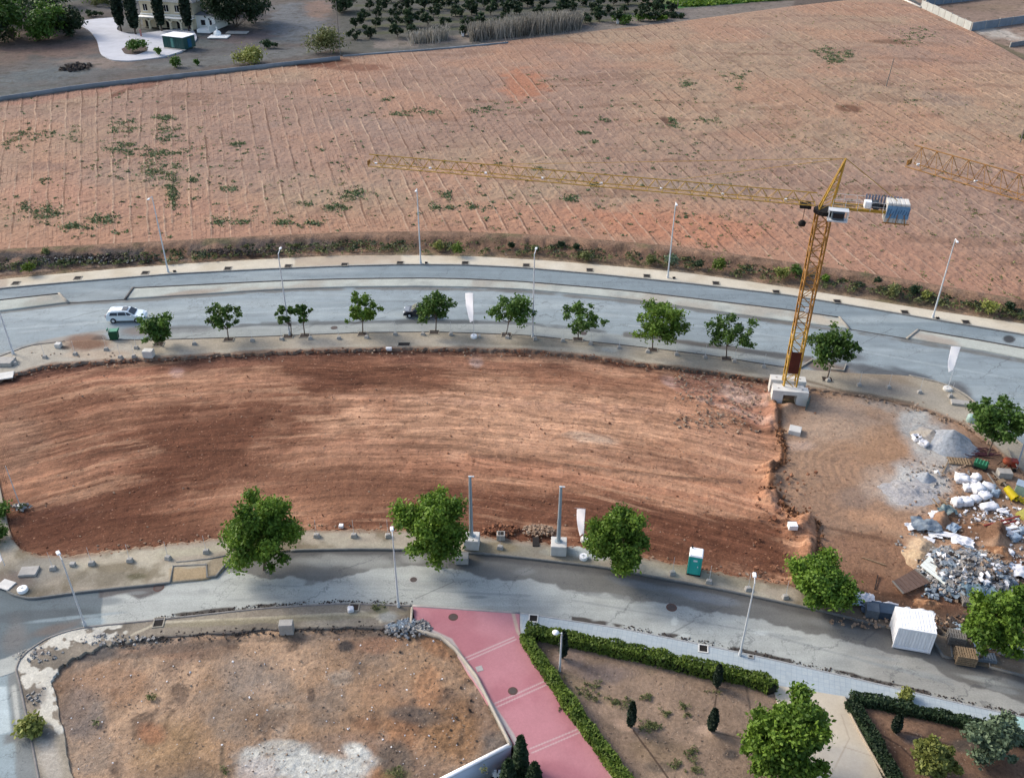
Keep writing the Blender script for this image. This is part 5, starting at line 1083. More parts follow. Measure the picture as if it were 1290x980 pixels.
# ---- tree pits
M_pitf = pm('pit_frame', (176, 168, 152), .9, .2, 3)
def pit(px, py, w, d, label, group, rz=0, z=.13, deep=M_soil, fm=None):
    r_ = empty('tree_pit', GV(px, py, z), math.radians(rz), label, 'tree pit', group); t = .09
    MB().box((0, d/2, .03), (w+t, t, .07)).box((0, -d/2, .03), (w+t, t, .07)).box((-w/2, 0, .03), (t, d-t-.01, .066)).box((w/2, 0, .03), (t, d-t-.01, .066)).build('frame', fm or M_pitf, r_)
    MB().box((0, 0, .008), (w-t, d-t, .02)).build('soil', deep, r_); return r_
for i, (px, py) in enumerate([(20, 357), (98, 350.5), (183, 344), (287, 338.5), (363, 335.5), (434, 333.5), (504, 331.5), (586, 331.5), (663, 334.5), (743, 340.5), (815, 348), (902, 357), (978, 368), (1055, 380), (1140, 393.5), (1217, 406)]):
    s = (px-560)*-.012
    pit(px, py, .95, 1.0, 'empty square tree pit in the cream far pavement, %s from the left' % ORD[i], 'empty tree pits in the far pavement', s, deep=M_dark)
for i, (px, py) in enumerate([(200, 434), (288, 428), (363, 424), (384, 423), (457, 421), (547, 419), (638, 422), (728, 428), (822, 441), (915, 452), (1042, 478)]):
    pit(px, py, 1.2, 1.0, 'tree pit frame under a street tree of the main road, %s from the left' % ORD[i], 'tree pits along the main road', (px-560)*-.014)
pit(509, 434, 1.5, .9, 'dark rectangular pit at the edge of the red earth below the dark car', None, deep=M_dark)
pit(200, 784, .8, 1.0, 'dark framed pit in the pavement above the vacant lot', None, 8, deep=M_dark)
pit(446, 765, .8, .8, 'framed pit holding a white bag left of the corner of the pink paving', None, 0, deep=M_soil)
pit(672, 779, .7, .75, 'dark square pit at the left end of the blue tiled pavement', 'dark pits in the tiled pavement', -5, deep=M_dark, fm=M_cblk)
pit(886, 817, .7, .75, 'dark square pit in the blue tiled pavement above the middle of the hedge', 'dark pits in the tiled pavement', -10, deep=M_dark, fm=M_cblk)
pit(1141, 880, .95, .95, 'square pit round the yellow-green bush in the tiled pavement', None, -14, fm=M_cblk)
pit(946, 827, .35, .3, 'small dark cover in the tiled pavement beside the lamp post', None, -10, deep=M_dark, fm=M_cgrey)
for i, (px, py) in enumerate([(220, 342.5), (537, 331.8), (849, 350.8), (1181, 401.5)]):
    setp(MB().box((0, 0, .1), (.4, .3, .2)).build('junction_cover', M_cut, bevel=.02, loc=GV(px, py, .13)), 'small dark junction box beside the %s tall lamp post of the far pavement' % ORD[i], 'junction box', 'junction boxes beside the far lamp posts')
# ---- manholes
def manhole(px, py, r, ring, lid, label, z=0.0):
    ro = empty('manhole', GV(px, py, z), 0, label, 'manhole')
    MB().lathe([(r*1.35, .0), (r*1.3, .012), (r*1.02, .014), (r*1.0, .004)], 20).build('ring', ring, ro); MB().lathe([(r, .0), (r*.98, .016)], 20).build('cover', lid, ro)
    return ro
M_iron = pm('iron_cover', (96, 84, 80), .7, .2, 4); M_ring = pm('light_ring', (196, 194, 188), .9, .1, 4); M_mud = pm('brown_ring', (112, 84, 76), .9, .2, 4)
manhole(521, 730, .30, M_ring, M_iron, 'manhole with a pale ring in the near street below the middle big tree')
manhole(846, 765, .34, M_mud, M_iron, 'brown manhole in the near street left of the third lamp post')
manhole(200, 740, .34, M_mud, M_iron, 'reddish manhole at the kerb at the edge of the dark asphalt')
manhole(421, 413, .34, M_iron, M_iron, 'dark manhole in the parking strip near the light green street tree')
manhole(735, 420, .34, M_iron, M_iron, 'dark manhole in the parking strip beside the thin open street tree')
manhole(571, 777, .30, M_mud, M_iron, 'dark manhole in the top section of the pink paving', .14)
manhole(646, 870, .28, M_mud, M_iron, 'brown manhole in the middle section of the pink paving', .14)
block('access_cover', 604, 842, (.5, .5, .02), 20, M_ring, 'small square pale cover in the pink paving', 'cover', z=.14, bev=0)
block('hollow_block', 92, 712, (.45, .4, .3), 0, M_ring, 'small hollow white block on the near pavement beside the corner lamp top', 'block')
# ---- round weights and banners
def round_base(px, py, r, label, z=.13, mat=M_white, group='round white banner weights'):
    return setp(MB().lathe([(r, 0), (r*1.02, .12), (r*.95, .3), (r*.3, .34), (r*.28, .22), (.02, .2)], 20).build('round_base', mat, loc=GV(px, py, z), smooth=False), label, 'weight', group)
M_banner = pm('banner_cloth', (244, 244, 252), .7, .05, 2)
_n = M_banner.node_tree; _t = _n.nodes.new('ShaderNodeBsdfTranslucent'); _t.inputs[0].default_value = (.95, .95, .97, 1); _m = _n.nodes.new('ShaderNodeMixShader'); _m.inputs[0].default_value = .8
_n.links.new(_n.nodes['Principled BSDF'].outputs[0], _m.inputs[1]); _n.links.new(_t.outputs[0], _m.inputs[2]); _n.links.new(_m.outputs[0], _n.nodes['Material Output'].inputs[0])
def banner(px, py, ty, w, frac, label, side=-1, z=.4, rz=0, mat=None):
    H = Hof(px, py, ty, z); root = empty('feather_banner', GV(px, py, z), math.radians(rz), label, 'banner', 'white advertising banners')
    MB().tube((0, 0, 0), (0, 0, H), .035, .02, 6).tube((0, 0, H), (side*w*1.3, 0, H+.12), .018, .012, 5).build('pole', M_pole, root)
    n = 14; V = []; F = []
    for i in range(n):
        t = i/(n-1); zz = H*(1-t*frac)-.05
        for j, u in enumerate((0.02, .34, .67, 1.0)):
            ww = w*(1-.55*t**2.2); V.append((side*u*ww, .10*math.sin(t*7+u*3)*(u+.1), zz-.25*u*t)); V.append((side*u*ww, .10*math.sin(t*7+u*3)*(u+.1)+.012, zz-.25*u*t))
    for i in range(n-1):
        for j in range(3):
            a = (i*4+j)*2; b = ((i+1)*4+j)*2; F += [(a, a+2, b+2, b), (a+1, b+1, b+3, a+3)]
    mesh_np('flag', V, F, mat or M_banner, parent=root, smooth=True)
    return root
banner(597, 424, 369, .95, .62, 'white feather banner on the main road pavement between two street trees', -1)
round_base(597, 425, .42, 'round white weight at the foot of the banner on the main road')
block('concrete_block', 604, 425, (.3, .5, .35), 0, M_cgrey, 'small grey block leaning at the main road banner weight')
banner(1194, 489, 437, 1.0, .55, 'white feather banner at the right bend of the main road', -1, rz=-10)
round_base(1193, 491, .48, 'round beige weight at the foot of the banner at the right bend', mat=M_cblk)
banner(735, 679, 641, .75, .8, 'short torn white banner beside the free standing steel pole', -1, mat=None)
round_base(736, 681, .36, 'round white weight at the foot of the torn banner', mat=M_cblk); round_base(735, 703, .38, 'round white weight lying at the kerb below the torn banner')
round_base(29, 744, .42, 'round white weight alone at the street corner on the left')
root = banner(6, 712, 664, .8, .85, 'white banner hanging askew at the left edge above the street corner', -1)
# ---- cars
def car(px, py, rz, body, label, L=4.45, Wd=1.78, estate=True, sil=False):
    root = empty('parked_car', GV(px, py, 0), math.radians(rz), label, 'car')
    # side profile x, z (front at +x)
    if estate: up = [(-2.2, .55), (-2.22, .95), (-2.05, 1.12), (-1.85, 1.42), (-1.5, 1.48), (.0, 1.50), (.45, 1.42), (1.15, .98), (1.85, .86), (2.15, .70), (2.22, .5)]
    else: up = [(-2.1, .55), (-2.12, .95), (-1.95, 1.1), (-1.45, 1.40), (-1.0, 1.47), (.1, 1.47), (.5, 1.36), (1.15, .98), (1.8, .86), (2.1, .70), (2.18, .5)]
    lo = [(2.2, .28), (-2.15, .28)]
    def half(z): return Wd/2*(1 if z < .98 else 1-.26*(z-.98)/.5)
    prof = up+lo; n = len(prof); vs = []; 
    for s in (-1, 1):
        for x, z in prof:
            k = 1-.10*max(0, abs(x)-1.7)/.5; vs.append((x, s*half(z)*k, z))
    fs = [tuple(range(n))[::-1], tuple(range(n, 2*n))]+[(i, (i+1) % n, n+(i+1) % n, n+i) for i in range(n)]
    m = MB(); m.add(vs, fs); m.build('body', body, root, bevel=.04)
    g = MB()
    def pane(pts):   # thin pane, outward offset
        g.add(pts, [tuple(range(len(pts)))])
    hs = lambda z: half(z)+.012
    for s in (-1, 1):
        for a, b_, c_, d_ in (((-1.70, 1.03), (-.75, 1.03), (-.78, 1.36), (-1.55, 1.34)), ((-.68, 1.03), (.28, 1.03), (.12, 1.38), (-.70, 1.37)), ((.34, 1.03), (1.0, 1.03), (.48, 1.33), (.2, 1.38))):
            q = [(x, s*hs(z), z) for x, z in (a, b_, c_, d_)]; w_ = MB(); w_.add(q, [(0, 1, 2, 3) if s > 0 else (3, 2, 1, 0)]); w_.build('side_window', M_glass, root)
    q = [(1.12, -.70, 1.02), (1.12, .70, 1.02), (.50, .62, 1.43), (.50, -.62, 1.43)]; MB().add([(x+.03, y, z+.02) for x, y, z in q], [(0, 1, 2, 3)]).build('windscreen', M_glass, root)
    q = [(-2.03, -.66, 1.14), (-2.03, .66, 1.14), (-1.86, .58, 1.38), (-1.86, -.58, 1.38)] if estate else [(-1.9, -.66, 1.14), (-1.9, .66, 1.14), (-1.5, .58, 1.38), (-1.5, -.58, 1.38)]
    MB().add([(x-.03, y, z+.02) for x, y, z in q], [(3, 2, 1, 0)]).build('rear_window', M_glass, root)
    if estate:
        MB().box((.0, 0, 1.535), (.62, .85, .02)).build('sunroof', M_glass, root)
        for s in (-1, 1): MB().bar((-1.5, s*.58, 1.54), (.1, s*.58, 1.55), .04, .04).build('roof_rail', M_pole, root)
    for x in (-1.38, 1.38):
        for s in (-1, 1):
            w_ = MB().tube((x, s*(Wd/2-.2), .33), (x, s*(Wd/2+.01), .33), .33, .33, 18).build('wheel', M_blk, root)
            MB().tube((x, s*(Wd/2), .33), (x, s*(Wd/2+.022), .33), .19, .17, 12).build('hubcap', M_pole, w_)
    for s in (-1, 1):
        MB().box((2.12, s*.62, .70), (.16, .34, .14)).build('headlight', M_polew, root, bevel=.02)
        MB().box((-2.2, s*.70, .9), (.06, .2, .3)).build('tail_light', pm('tail_lens', (150, 30, 30), .3, .05, 2), root)
        MB().box((.85, s*(Wd/2+.09), 1.02), (.16, .18, .12)).build('mirror', body, root, bevel=.02)
    return root
car(161, 403, 4, pm('white_car_paint', (226, 236, 244), .3, .04, .6, spec=.5), 'white estate car with roof rails driving on the main road').scale = (1.08,)*3
c = car(530, 397, 180, pm('dark_car_paint', (44, 50, 60), .3, .05, .6, spec=.5), 'dark car with a pale bonnet half hidden by a dense street tree', estate=False)
MB().box((1.72, 0, .90), (.62, 1.35, .05)).build('bonnet', pm('pale_bonnet', (150, 158, 166), .35, .05, 1), c, bevel=.015)
# green wheeled bin
root = empty('wheeled_bin', GV(145, 428, .0), math.radians(8), 'green wheeled rubbish bin with its lid raised, beside the white car', 'bin')
Mg = pm('bin_green', (26, 92, 62), .5, .12, 3); Mgl = pm('bin_lid_green', (84, 168, 132), .45, .1, 3)
MB().box((0, 0, .68), (.95, .75, 1.0), taper=1.12).build('body', Mg, root, bevel=.03); MB().box((0, .12, 1.28), (1.1, .85, .07)).build('lid', Mgl, root, bevel=.02)
for s in (-1, 1): MB().tube((s*.5, -.3, .1), (s*.58, -.3, .1), .1, .1, 10).build('wheel', M_blk, root); MB().box((s*.66, .1, 1.42), (.07, .5, .28)).build('lid_arm', Mgl, root)
# portable toilet
root = empty('portable_toilet', GV(874, 719, .13), math.radians(-14), 'turquoise portable toilet with a white roof at the edge of the red earth', 'portable toilet')
Mt = pm('turquoise_plastic', (56, 206, 190), .45, .08, 3)
MB().box((0, 0, 1.08), (1.12, 1.12, 1.96)).build('cabin', Mt, root, bevel=.03); MB().box((0, 0, .06), (1.2, 1.2, .12)).build('base', M_blk, root)
MB().box((0, 0, 2.16), (1.2, 1.2, .16), taper=.86).build('roof', M_white, root, bevel=.03); dr = MB().box((0, -.575, 1.02), (.72, .04, 1.78)).build('door', pm('turquoise_door', (66, 216, 200), .45, .08, 3), root, bevel=.01)
MB().box((.25, -.605, 1.05), (.07, .03, .16)).build('handle', M_white, dr); MB().box((0, -.6, 1.7), (.34, .015, .18)).build('sign', M_white, dr)
MB().tube((-.4, .4, 2.2), (-.4, .4, 2.5), .06, .06, 8).build('vent_pipe', M_blk, root)
for s in (-1, 1): MB().box((s*.571, 0, 1.1), (.02, .7, 1.5)).build('side_panel', Mt, root)
# white site container with ribs
cw = pm('container_white', (244, 244, 240), .5, .08, .8)
root = empty('site_container', GV(1145, 806, .02), math.radians(-13), 'white ribbed steel site container standing on the near street', 'container')
Lc, Wc, Hc = 2.75, 2.25, 2.2
MB().box((0, 0, Hc/2+.1), (Lc-.08, Wc-.08, Hc-.12)).build('body', cw, root)
MB().box((0, 0, Hc+.06), (Lc-.06, Wc-.06, .05)).build('roof', cw, root)
nr = 11
for k in range(nr):
    x = -Lc/2+.2+k*(Lc-.4)/(nr-1)
    MB().box((x, -Wc/2+.01, Hc/2+.12), (.13, .05, Hc-.35)).build('rib', cw, root, bevel=.012); MB().box((x, 0, Hc+.1), (.13, Wc-.25, .035)).build('roof_rib', cw, root)
    MB().box((x, Wc/2-.01, Hc/2+.12), (.13, .05, Hc-.35)).build('rib', cw, root)
for k in range(8):
    y = -Wc/2+.2+k*(Wc-.4)/7
    for s in (-1, 1): MB().box((s*(Lc/2-.01), y, Hc/2+.12), (.05, .13, Hc-.35)).build('rib', cw, root)
for s in (-1, 1):
    for t in (-1, 1): MB().box((s*(Lc/2-.03), t*(Wc/2-.03), Hc/2+.08), (.14, .14, Hc+.02)).build('corner_post', cw, root); MB().box((s*(Lc/2-.03), t*(Wc/2-.03), .06), (.2, .2, .12)).build('foot', M_cgrey, root)
    MB().box((0, s*(Wc/2-.02), Hc+.04), (Lc-.2, .12, .12)).build('roof_rail', cw, root); MB().box((s*(Lc/2-.02), 0, Hc+.04), (.12, Wc-.2, .118)).build('roof_rail', cw, root); MB().box((0, s*(Wc/2-.02), .14), (Lc-.2, .12, .16)).build('floor_rail', cw, root)
# ---- tower crane
def lattice(p0, p1, tri, hgt, wid, step, rc, rd, up=Vector((0, 0, 1)), point=0, flip=1):
    """chords and braces of a truss from p0 to p1; tri: one chord above two, else square"""
    p0 = Vector(p0); p1 = Vector(p1); ax = (p1-p0).normalized(); sd = ax.cross(up).normalized(); L = (p1-p0).length; n = max(2, int(L/step)); m = MB()
    offs = [(-wid/2, 0), (wid/2, 0), (0, hgt)] if tri else [(-wid/2, -hgt/2), (wid/2, -hgt/2), (wid/2, hgt/2), (-wid/2, hgt/2)]
    P = lambda i, o: p0+ax*(L*i/n)+sd*o[0]+up*o[1]*flip
    for o in offs: m.tube(P(0, o), P(n, o), rc, rc, 5)
    for i in range(n):
        if tri:
            T = offs[2]; A_, B_ = offs[0], offs[1]
            for o in (A_, B_): m.tube(P(i, o), P(i+.5, T), rd, rd, 4, False); m.tube(P(i+.5, T), P(i+1, o), rd, rd, 4, False)
            m.tube(P(i, A_), P(i, B_), rd, rd, 4, False); m.tube(P(i, A_), P(i+1, B_), rd*.8, rd*.8, 4, False)
        else:
            for k in range(4):
                a, b = offs[k], offs[(k+1) % 4]
                m.tube(P(i, a), P(i, b), rd, rd, 4, False)
                if i % 2: m.tube(P(i, a), P(i+1, b), rd, rd, 4, False)
                else: m.tube(P(i, b), P(i+1, a), rd, rd, 4, False)
    return m
def crane(base, az_m, H, tipdir, Lj, Lc_, peak, label, jh=1.15, jw=1.1, mw=1.35, ground=True, full=True, jmat=None):
    root = empty('tower_crane', base, 0, label, 'tower crane', 'yellow tower cranes'); jmat = jmat or M_ymet
    R3 = Matrix.Rotation(az_m, 3, 'Z')
    # concrete ballast: two notched beams with a cross beam
    if ground:
        for k, y in enumerate((-1.15, 1.15)):
            m = MB()
            for x in (-1.35, 1.35): m.box(R3@Vector((x, y, .65)), (1.2, 1.15, 1.3), M=R3)
            bm_ = m.box(R3@Vector((0, y, 1.55)), (3.9, 1.15, .5), M=R3).build('ballast_beam', M_cblk, root)
            for x in (-1.3, 1.3): MB().tube(R3@Vector((x, y, 1.79)), R3@Vector((x, y, 1.84)), .12, .12, 8).build('bolt_plate', M_cgrey, bm_)
        MB().box(R3@Vector((0, 0, 1.25)), (3.4, 1.1, .4), M=R3).build('cross_beam', M_cblk, root)
    ns = int((H-1.3)/2.6); z0 = 1.45
    for i in range(ns):
        a = z0+(H-z0)*i/ns; b = z0+(H-z0)*(i+1)/ns
        m = MB(); cs = [R3@Vector((sx*mw/2, sy*mw/2, 0)) for sx, sy in ((-1, -1), (1, -1), (1, 1), (-1, 1))]
        for k in range(4):
            c0, c1 = cs[k], cs[(k+1) % 4]; q = (b-a)/2
            m.bar(c0+Vector((0, 0, a)), c0+Vector((0, 0, b)), .15, .15)
            for j in range(2):
                za, zb = a+q*j, a+q*(j+1)
                m.tube(c0+Vector((0, 0, za)), c1+Vector((0, 0, za)), .04, .04, 4, False)
                s_, e_ = (c0, c1) if j else (c1, c0)
                m.tube(s_+Vector((0, 0, za)), e_+Vector((0, 0, zb)), .05, .05, 4, False)
        m.build('mast_section', M_yold if i > ns*.35 else M_ymet, root)
    top = Vector((0, 0, H)); d = Vector((*tipdir, 0)).normalized(); sd = Vector((-d.y, d.x, 0)); Q = Matrix((d, sd, Vector((0, 0, 1)))).transposed()
    if full:
        c = Vector((0, 0, z0+(H-z0)*.12)); 
        MB().box(R3@Vector((0, -mw/2-.05, 4.9)), (mw*.8, .06, 2.7), M=R3).box(R3@Vector((-mw/2+.2, 0, 4.9)), (.06, mw*.9, 2.7), M=R3).build('rust_panel', M_rust, root)
        MB().box(R3@Vector((.1, -mw/2-.1, 11.5)), (.35, .2, .5), M=R3).build('junction_box', M_white, root)
    MB().lathe([(.9, H-.1), (1.05, H), (1.05, H+.35), (.8, H+.4)], 16).build('slewing_ring', M_dark, root)
    # cab platform and peak
    jz = H+.8; j0 = Vector((0, 0, jz))
    pk = MB(); ptop = Vector((0, 0, H+peak))-d*peak*.18
    for s in (-1, 1):
        pk.tube(Vector((0, 0, H+.4))+d*.55+sd*.45*s, ptop+sd*.10*s, .09, .07, 5); pk.tube(Vector((0, 0, H+.4))-d*.6+sd*.45*s, ptop+sd*.10*s, .09, .07, 5)
    for i in range(6):
        t = i/6; a = (Vector((0, 0, H+.4))+d*.55).lerp(ptop, t); b = (Vector((0, 0, H+.4))-d*.6).lerp(ptop, t+.16 if t < .8 else 1)
        for s in (-1, 1): pk.tube(a+sd*.45*s*(1-t), b+sd*.45*s*(1-t), .04, .04, 4, False)
        pk.tube(a+sd*.45*(1-t), a-sd*.45*(1-t), .04, .04, 4, False)
    pk.build('tower_peak', M_ymet, root)
    jb = lattice(j0+d*1.0, j0+d*Lj, True, jh, jw, 1.5, .055, .028).build('jib', jmat, root)
    kn = 8
    for i in range(kn): # small lamps along the jib
        MB().box(j0+d*(Lj*(.08+.91*i/(kn-1)))-sd*jw*.5, (.28, .2, .16)).build('jib_marker', M_polew, jb)
    MB().box(j0+d*(Lj+.1)+Vector((0, 0, .25)), (.12, .7, .5), M=Q).build('jib_end_frame', M_yold, jb)
    tr = MB().box(j0+d*1.9+Vector((0, 0, -.25)), (1.1, 1.2, .28), M=Q).tube(j0+d*1.6-sd*.7-Vector((0, 0, .2)), j0+d*1.6+sd*.7-Vector((0, 0, .2)), .2, .2, 8).build('trolley', M_dark, root)
    MB().tube(j0+d*1.9-Vector((0, 0, .3)), j0+d*1.9-Vector((0, 0, 1.9)), .03, .03, 4).build('hoist_rope', M_blk, root)
    MB().lathe([(.02, -.3), (.34, -.2), (.4, .1), (.2, .35), (.02, .4)], 10, tuple(j0+d*1.9-Vector((0, 0, 2.2)))).build('hook_block', M_dark, root, smooth=True)
    for f in (.32, .72): MB().tube(ptop, j0+d*Lj*f+Vector((0, 0, jh)), .022, .022, 4).build('tie_rod', jmat, root)
    e = j0-d*Lc_
    MB().tube(ptop, e+Vector((0, 0, .3)), .035, .035, 4).build('tie_rod', M_ymet, root)
    if full:
        m = MB(); 
        for s in (-1, 1):
            m.bar(j0-d*.6+sd*.62*s, e+sd*.62*s, .16, .26)
            m.bar(j0-d*.6+sd*.62*s+Vector((0, 0, -.0)), e+sd*.62*s, .08, .08)
        n = int(Lc_/1.1)
        for i in range(n+1):
            a = (j0-d*.6).lerp(e, i/n); m.tube(a+sd*.62, a-sd*.62, .045, .045, 4)
            if i < n: b = (j0-d*.6).lerp(e, (i+1)/n); m.tube(a+sd*.62*(1 if i % 2 else -1), b-sd*.62*(1 if i % 2 else -1), .035, .035, 4)
        m.build('counter_jib', M_ymet, root)
        # handrails
        m = MB()
        for s in (-1, 1):
            for i in range(n): a = (j0-d*.6).lerp(e, i/n)+sd*.85*s; m.tube(a, a+Vector((0, 0, .95)), .022, .022, 4)
            m.tube(j0-d*.6+sd*.85*s+Vector((0, 0, .95)), e+sd*.85*s+Vector((0, 0, .95)), .022, .022, 4); m.tube(j0-d*.6+sd*.85*s+Vector((0, 0, .5)), e+sd*.85*s+Vector((0, 0, .5)), .016, .016, 4)
        m.build('handrail', M_pole, root)
        # cab
        cc = Vector((0, 0, H+.35))-d*1.2-sd*0+Vector((0, 0, 0))
        side = -1 if sd.y > 0 else 1
        cb = cc+sd*side*1.35
        k = MB().box(cb+Vector((0, 0, -.5)), (1.9, 1.0, .12), M=Q).box(cb+Vector((0, 0, .55)), (1.9, 1.0, .06), M=Q)
        for a in (-1, 1):
            for b in (-1, 1): k.tube(cb+d*.9*a+sd*.45*b+Vector((0, 0, -.5)), cb+d*.9*a+sd*.45*b+Vector((0, 0, .6)), .05, .05, 4)
        kk = k.build('cab_frame', M_pole, root); MB().box(cb+Vector((0, 0, 0)), (1.2, .7, .8), M=Q).build('cab', pm('cab_blue_grey', (112, 128, 140), .4, .15, 3), root, bevel=.04)
        MB().box(cb+sd*side*.42+Vector((0, 0, .05)), (1.0, .03, .5), M=Q).build('cab_window', M_glass, root)
        # mesh billboard on the handrail and winch
        b0 = j0-d*5.4-sd*side*.75+Vector((0, 0, .75)); n_ = 12
        pl = MB()
        for i in range(n_): pl.box(b0-d*(3.2*(i/(n_-1)-.5)), (.16, .03, .95-.03*(i % 3)), M=Q)
        pl.build('sign_panel', pm('sign_grey_blue', (140, 148, 168), .6, .2, 4), root)
        wc = j0-d*(Lc_-3.0)+Vector((0, 0, .45)); MB().tube(wc-sd*.5, wc+sd*.5, .38, .38, 14).build('hoist_winch', pm('winch_dark', (62, 70, 78), .5, .2, 4), root)
        MB().box(wc+d*.75, (.7, .8, .7), M=Q).build('winch_motor', M_polew, root, bevel=.06); MB().box(wc-d*.9+Vector((0, 0, -.1)), (.9, .5, .35), M=Q).build('winch_gear', M_dark, root, bevel=.04)
        # counterweight: white blocks faced with blue panels
        for i in range(5):
            q = e+d*(.25+.42*i)-d*.1; MB().box(q+Vector((0, 0, .0)), (.39, 1.6, 2.1), M=Q).build('counterweight_block', M_cblk, root, bevel=.04)
        fp = MB(); fy = e+d*.95+sd*side*.84+Vector((0, 0, .15))
        f_ = MB().box(fy, (2.1, .06, 1.25), M=Q).build('counterweight_panel', M_blue, root)
        # pale drawn strokes on the panel (an illegible hand-painted word)
        st = MB(); rr = random.Random(3); x = -1.0
        for k in range(9):
            a = fy+d*(-x)+sd*side*.04+Vector((0, 0, rr.uniform(-.5, -.1))); b = fy+d*(-x-.12)+sd*side*.04+Vector((0, 0, rr.uniform(.1, .55))); st.tube(a, b, .035, .035, 4); x += .24
        st.build('painted_stroke', pm('stroke_blue', (70, 116, 160), .6, .1, 3), f_)
        for a in (-.6, 0, .6): MB().tube(fy+d*a+sd*side*.06+Vector((0, 0, -.2)), fy+d*a*1.5+sd*side*.06+Vector((0, 0, -1.3)), .04, .04, 4).build('hanger', M_yold, root)
        MB().box(fy+sd*side*.1+Vector((0, 0, -1.1)), (2.5, .08, .1), M=Q).build('hanger_beam', M_yold, root)
    return root
cb = GV(991, 500, -.05); Hm = Hof(991, 498, 266, 0)
tipx, tipy = G(466, 207, Hm+.8); cjx, cjy = G(1140, 262, Hm+.8)
tip = Vector((float(tipx)-cb.x, float(tipy)-cb.y)); cj = Vector((float(cjx)-cb.x, float(cjy)-cb.y))
print('crane H', Hm, 'jib', tip.length, 'counter', cj.length, 'angle', math.degrees(tip.angle(cj)))
dir_ = (tip/tip.length-cj/cj.length).normalized()
pk = Hof(991, 498, 197, 0)-Hm
crane(cb, math.radians(-8), Hm, tip.normalized(), tip.length, cj.length, pk, 'yellow tower crane with a white concrete base, long jib and blue and white counterweight')
# second crane: only the end of its jib enters the picture
H2 = 27.0; a2 = GV(1146, 208, H2+.8); b2 = GV(1290, 250, H2+.8); d2 = Vector((b2.x-a2.x, b2.y-a2.y)).normalized(); L2 = 44
base2 = Vector((a2.x+d2.x*L2, a2.y+d2.y*L2, 0)); print('crane2', base2, a2, b2)
crane(base2, 0, H2, (-d2.x, -d2.y), L2, 8, 6, 'orange-yellow jib of a second crane entering at the right edge', jh=1.9, jw=1.5, full=False, ground=True, jmat=M_yold)
# ---- dark mesh wedge beside the crane foot
setp(MB().add([(0, 0, 0), (.9, 1.7, 0), (.9, 1.7, 1.0), (0, 0, 1.3), (.06, 0, 0), (.96, 1.7, 0), (.96, 1.7, 1.0), (.06, 0, 1.3)], [(0, 1, 2, 3), (7, 6, 5, 4), (0, 3, 7, 4), (3, 2, 6, 7), (1, 5, 6, 2), (0, 4, 5, 1)]).build('shuttering_board', pm('grey_green_board', (104, 124, 124), .7, .2, 3), loc=GV(1014, 518, -.1)), 'dark grey-green board leaning beside the crane base', 'board')
# ================================================================== MATERIAL YARD, HEAPS, VILLA, FAR WALLS
def heap(name, px, py, rx, ry, h, mat, label, cat, seed, z=-.1, n=44, rough=.28, kind=None, skew=(0, 0)):
    r = np.random.default_rng(seed); V = []; m = 16
    for i in range(m+1):
        t = i/m
        for k in range(n):
            a = 2*math.pi*k/n; wob = 1+.35*(vn(math.cos(a)*2+5, math.sin(a)*2+5, seed)-.5)
            x = math.cos(a)*rx*t*wob+skew[0]*(1-t); y = math.sin(a)*ry*t*wob+skew[1]*(1-t)
            zz = h*(1-t)**1.05*(1 if t > 0 else .97)
            zz += rough*(fbm(x*1.2+9, y*1.2+seed, seed)-.5)*(1-t)*1.6+.12*(fbm(x*5, y*5, seed+4, 2)-.5)*(1-t*t)
            V.append((x, y, zz-(.15 if i == m else 0)))
    F = [(i*n+k, (i+1)*n+k, (i+1)*n+(k+1) % n, i*n+(k+1) % n) for i in range(m) for k in range(n)]
    o = mesh_np(name, V, F, mat, smooth=True); o.location = GV(px, py, z); setp(o, label, cat)
    return o
def two_tone(name, c1, c2, sc_, c3=None):
    m, nt, p = new_mat(name); f = noise(nt, sc_, 6, .7); o = mixc(nt, mrange(nt, f, .42, .58, 0, 1), alb(c1), alb(c2)); f2 = noise(nt, sc_*7, 3, .7)
    if c3: o = mixc(nt, mrange(nt, noise(nt, sc_*2.2, 3, .6), .58, .64, 0, .9), o, alb(c3))
    o = mixc(nt, 1., o, mrange(nt, f2, .3, .7, .7, 1.2), 'MULTIPLY'); nt.links.new(o, p.inputs['Base Color']); p.inputs['Roughness'].default_value = .95; p.inputs['Specular IOR Level'].default_value = .1
    bump(nt, p, f2, .06); return m
M_gravel = two_tone('grey_gravel', (176, 184, 192), (200, 202, 204), .5); M_sandg = two_tone('pale_gravel', (206, 196, 180), (186, 180, 174), .5); M_sand = two_tone('sand', (206, 172, 138), (222, 196, 160), .6)
M_clay = two_tone('clay', (180, 136, 102), (136, 100, 76), .9, (206, 166, 130))
heap('gravel_heap', 1196, 560, 2.9, 2.6, 2.0, M_gravel, 'large conical heap of grey gravel beside the tree at the bend', 'gravel heap', 5)
heap('gravel_heap', 1172, 552, 2.1, 2.0, 1.0, M_sandg, 'pale sandy heap merging into the left side of the grey gravel heap', 'sand heap', 6)
heap('gravel_heap', 1148, 620, 3.4, 2.6, .45, two_tone('light_grey_sand', (190, 188, 188), (206, 202, 198), .8, (170, 166, 162)), 'flat spread heap of light grey sand in the middle of the yard', 'sand heap', 7, rough=.5)
heap('gravel_heap', 1166, 603, 1.2, 1.0, .8, M_gravel, 'small grey mound on the right side of the flat sand heap', 'gravel heap', 8)
heap('sand_heap', 1158, 703, 1.7, 2.0, .7, M_sand, 'golden sand heap left of the large rubble heap', 'sand heap', 9)
heap('earth_heap', 1258, 700, 1.4, 2.0, 1.0, M_clay, 'reddish earth bank right of the rubble heap', 'earth heap', 10, rough=.6)
heap('earth_heap', 1196, 656, 1.5, .7, .6, M_clay, 'small clay mound below the line of white bulk bags', 'earth heap', 12, rough=.6)
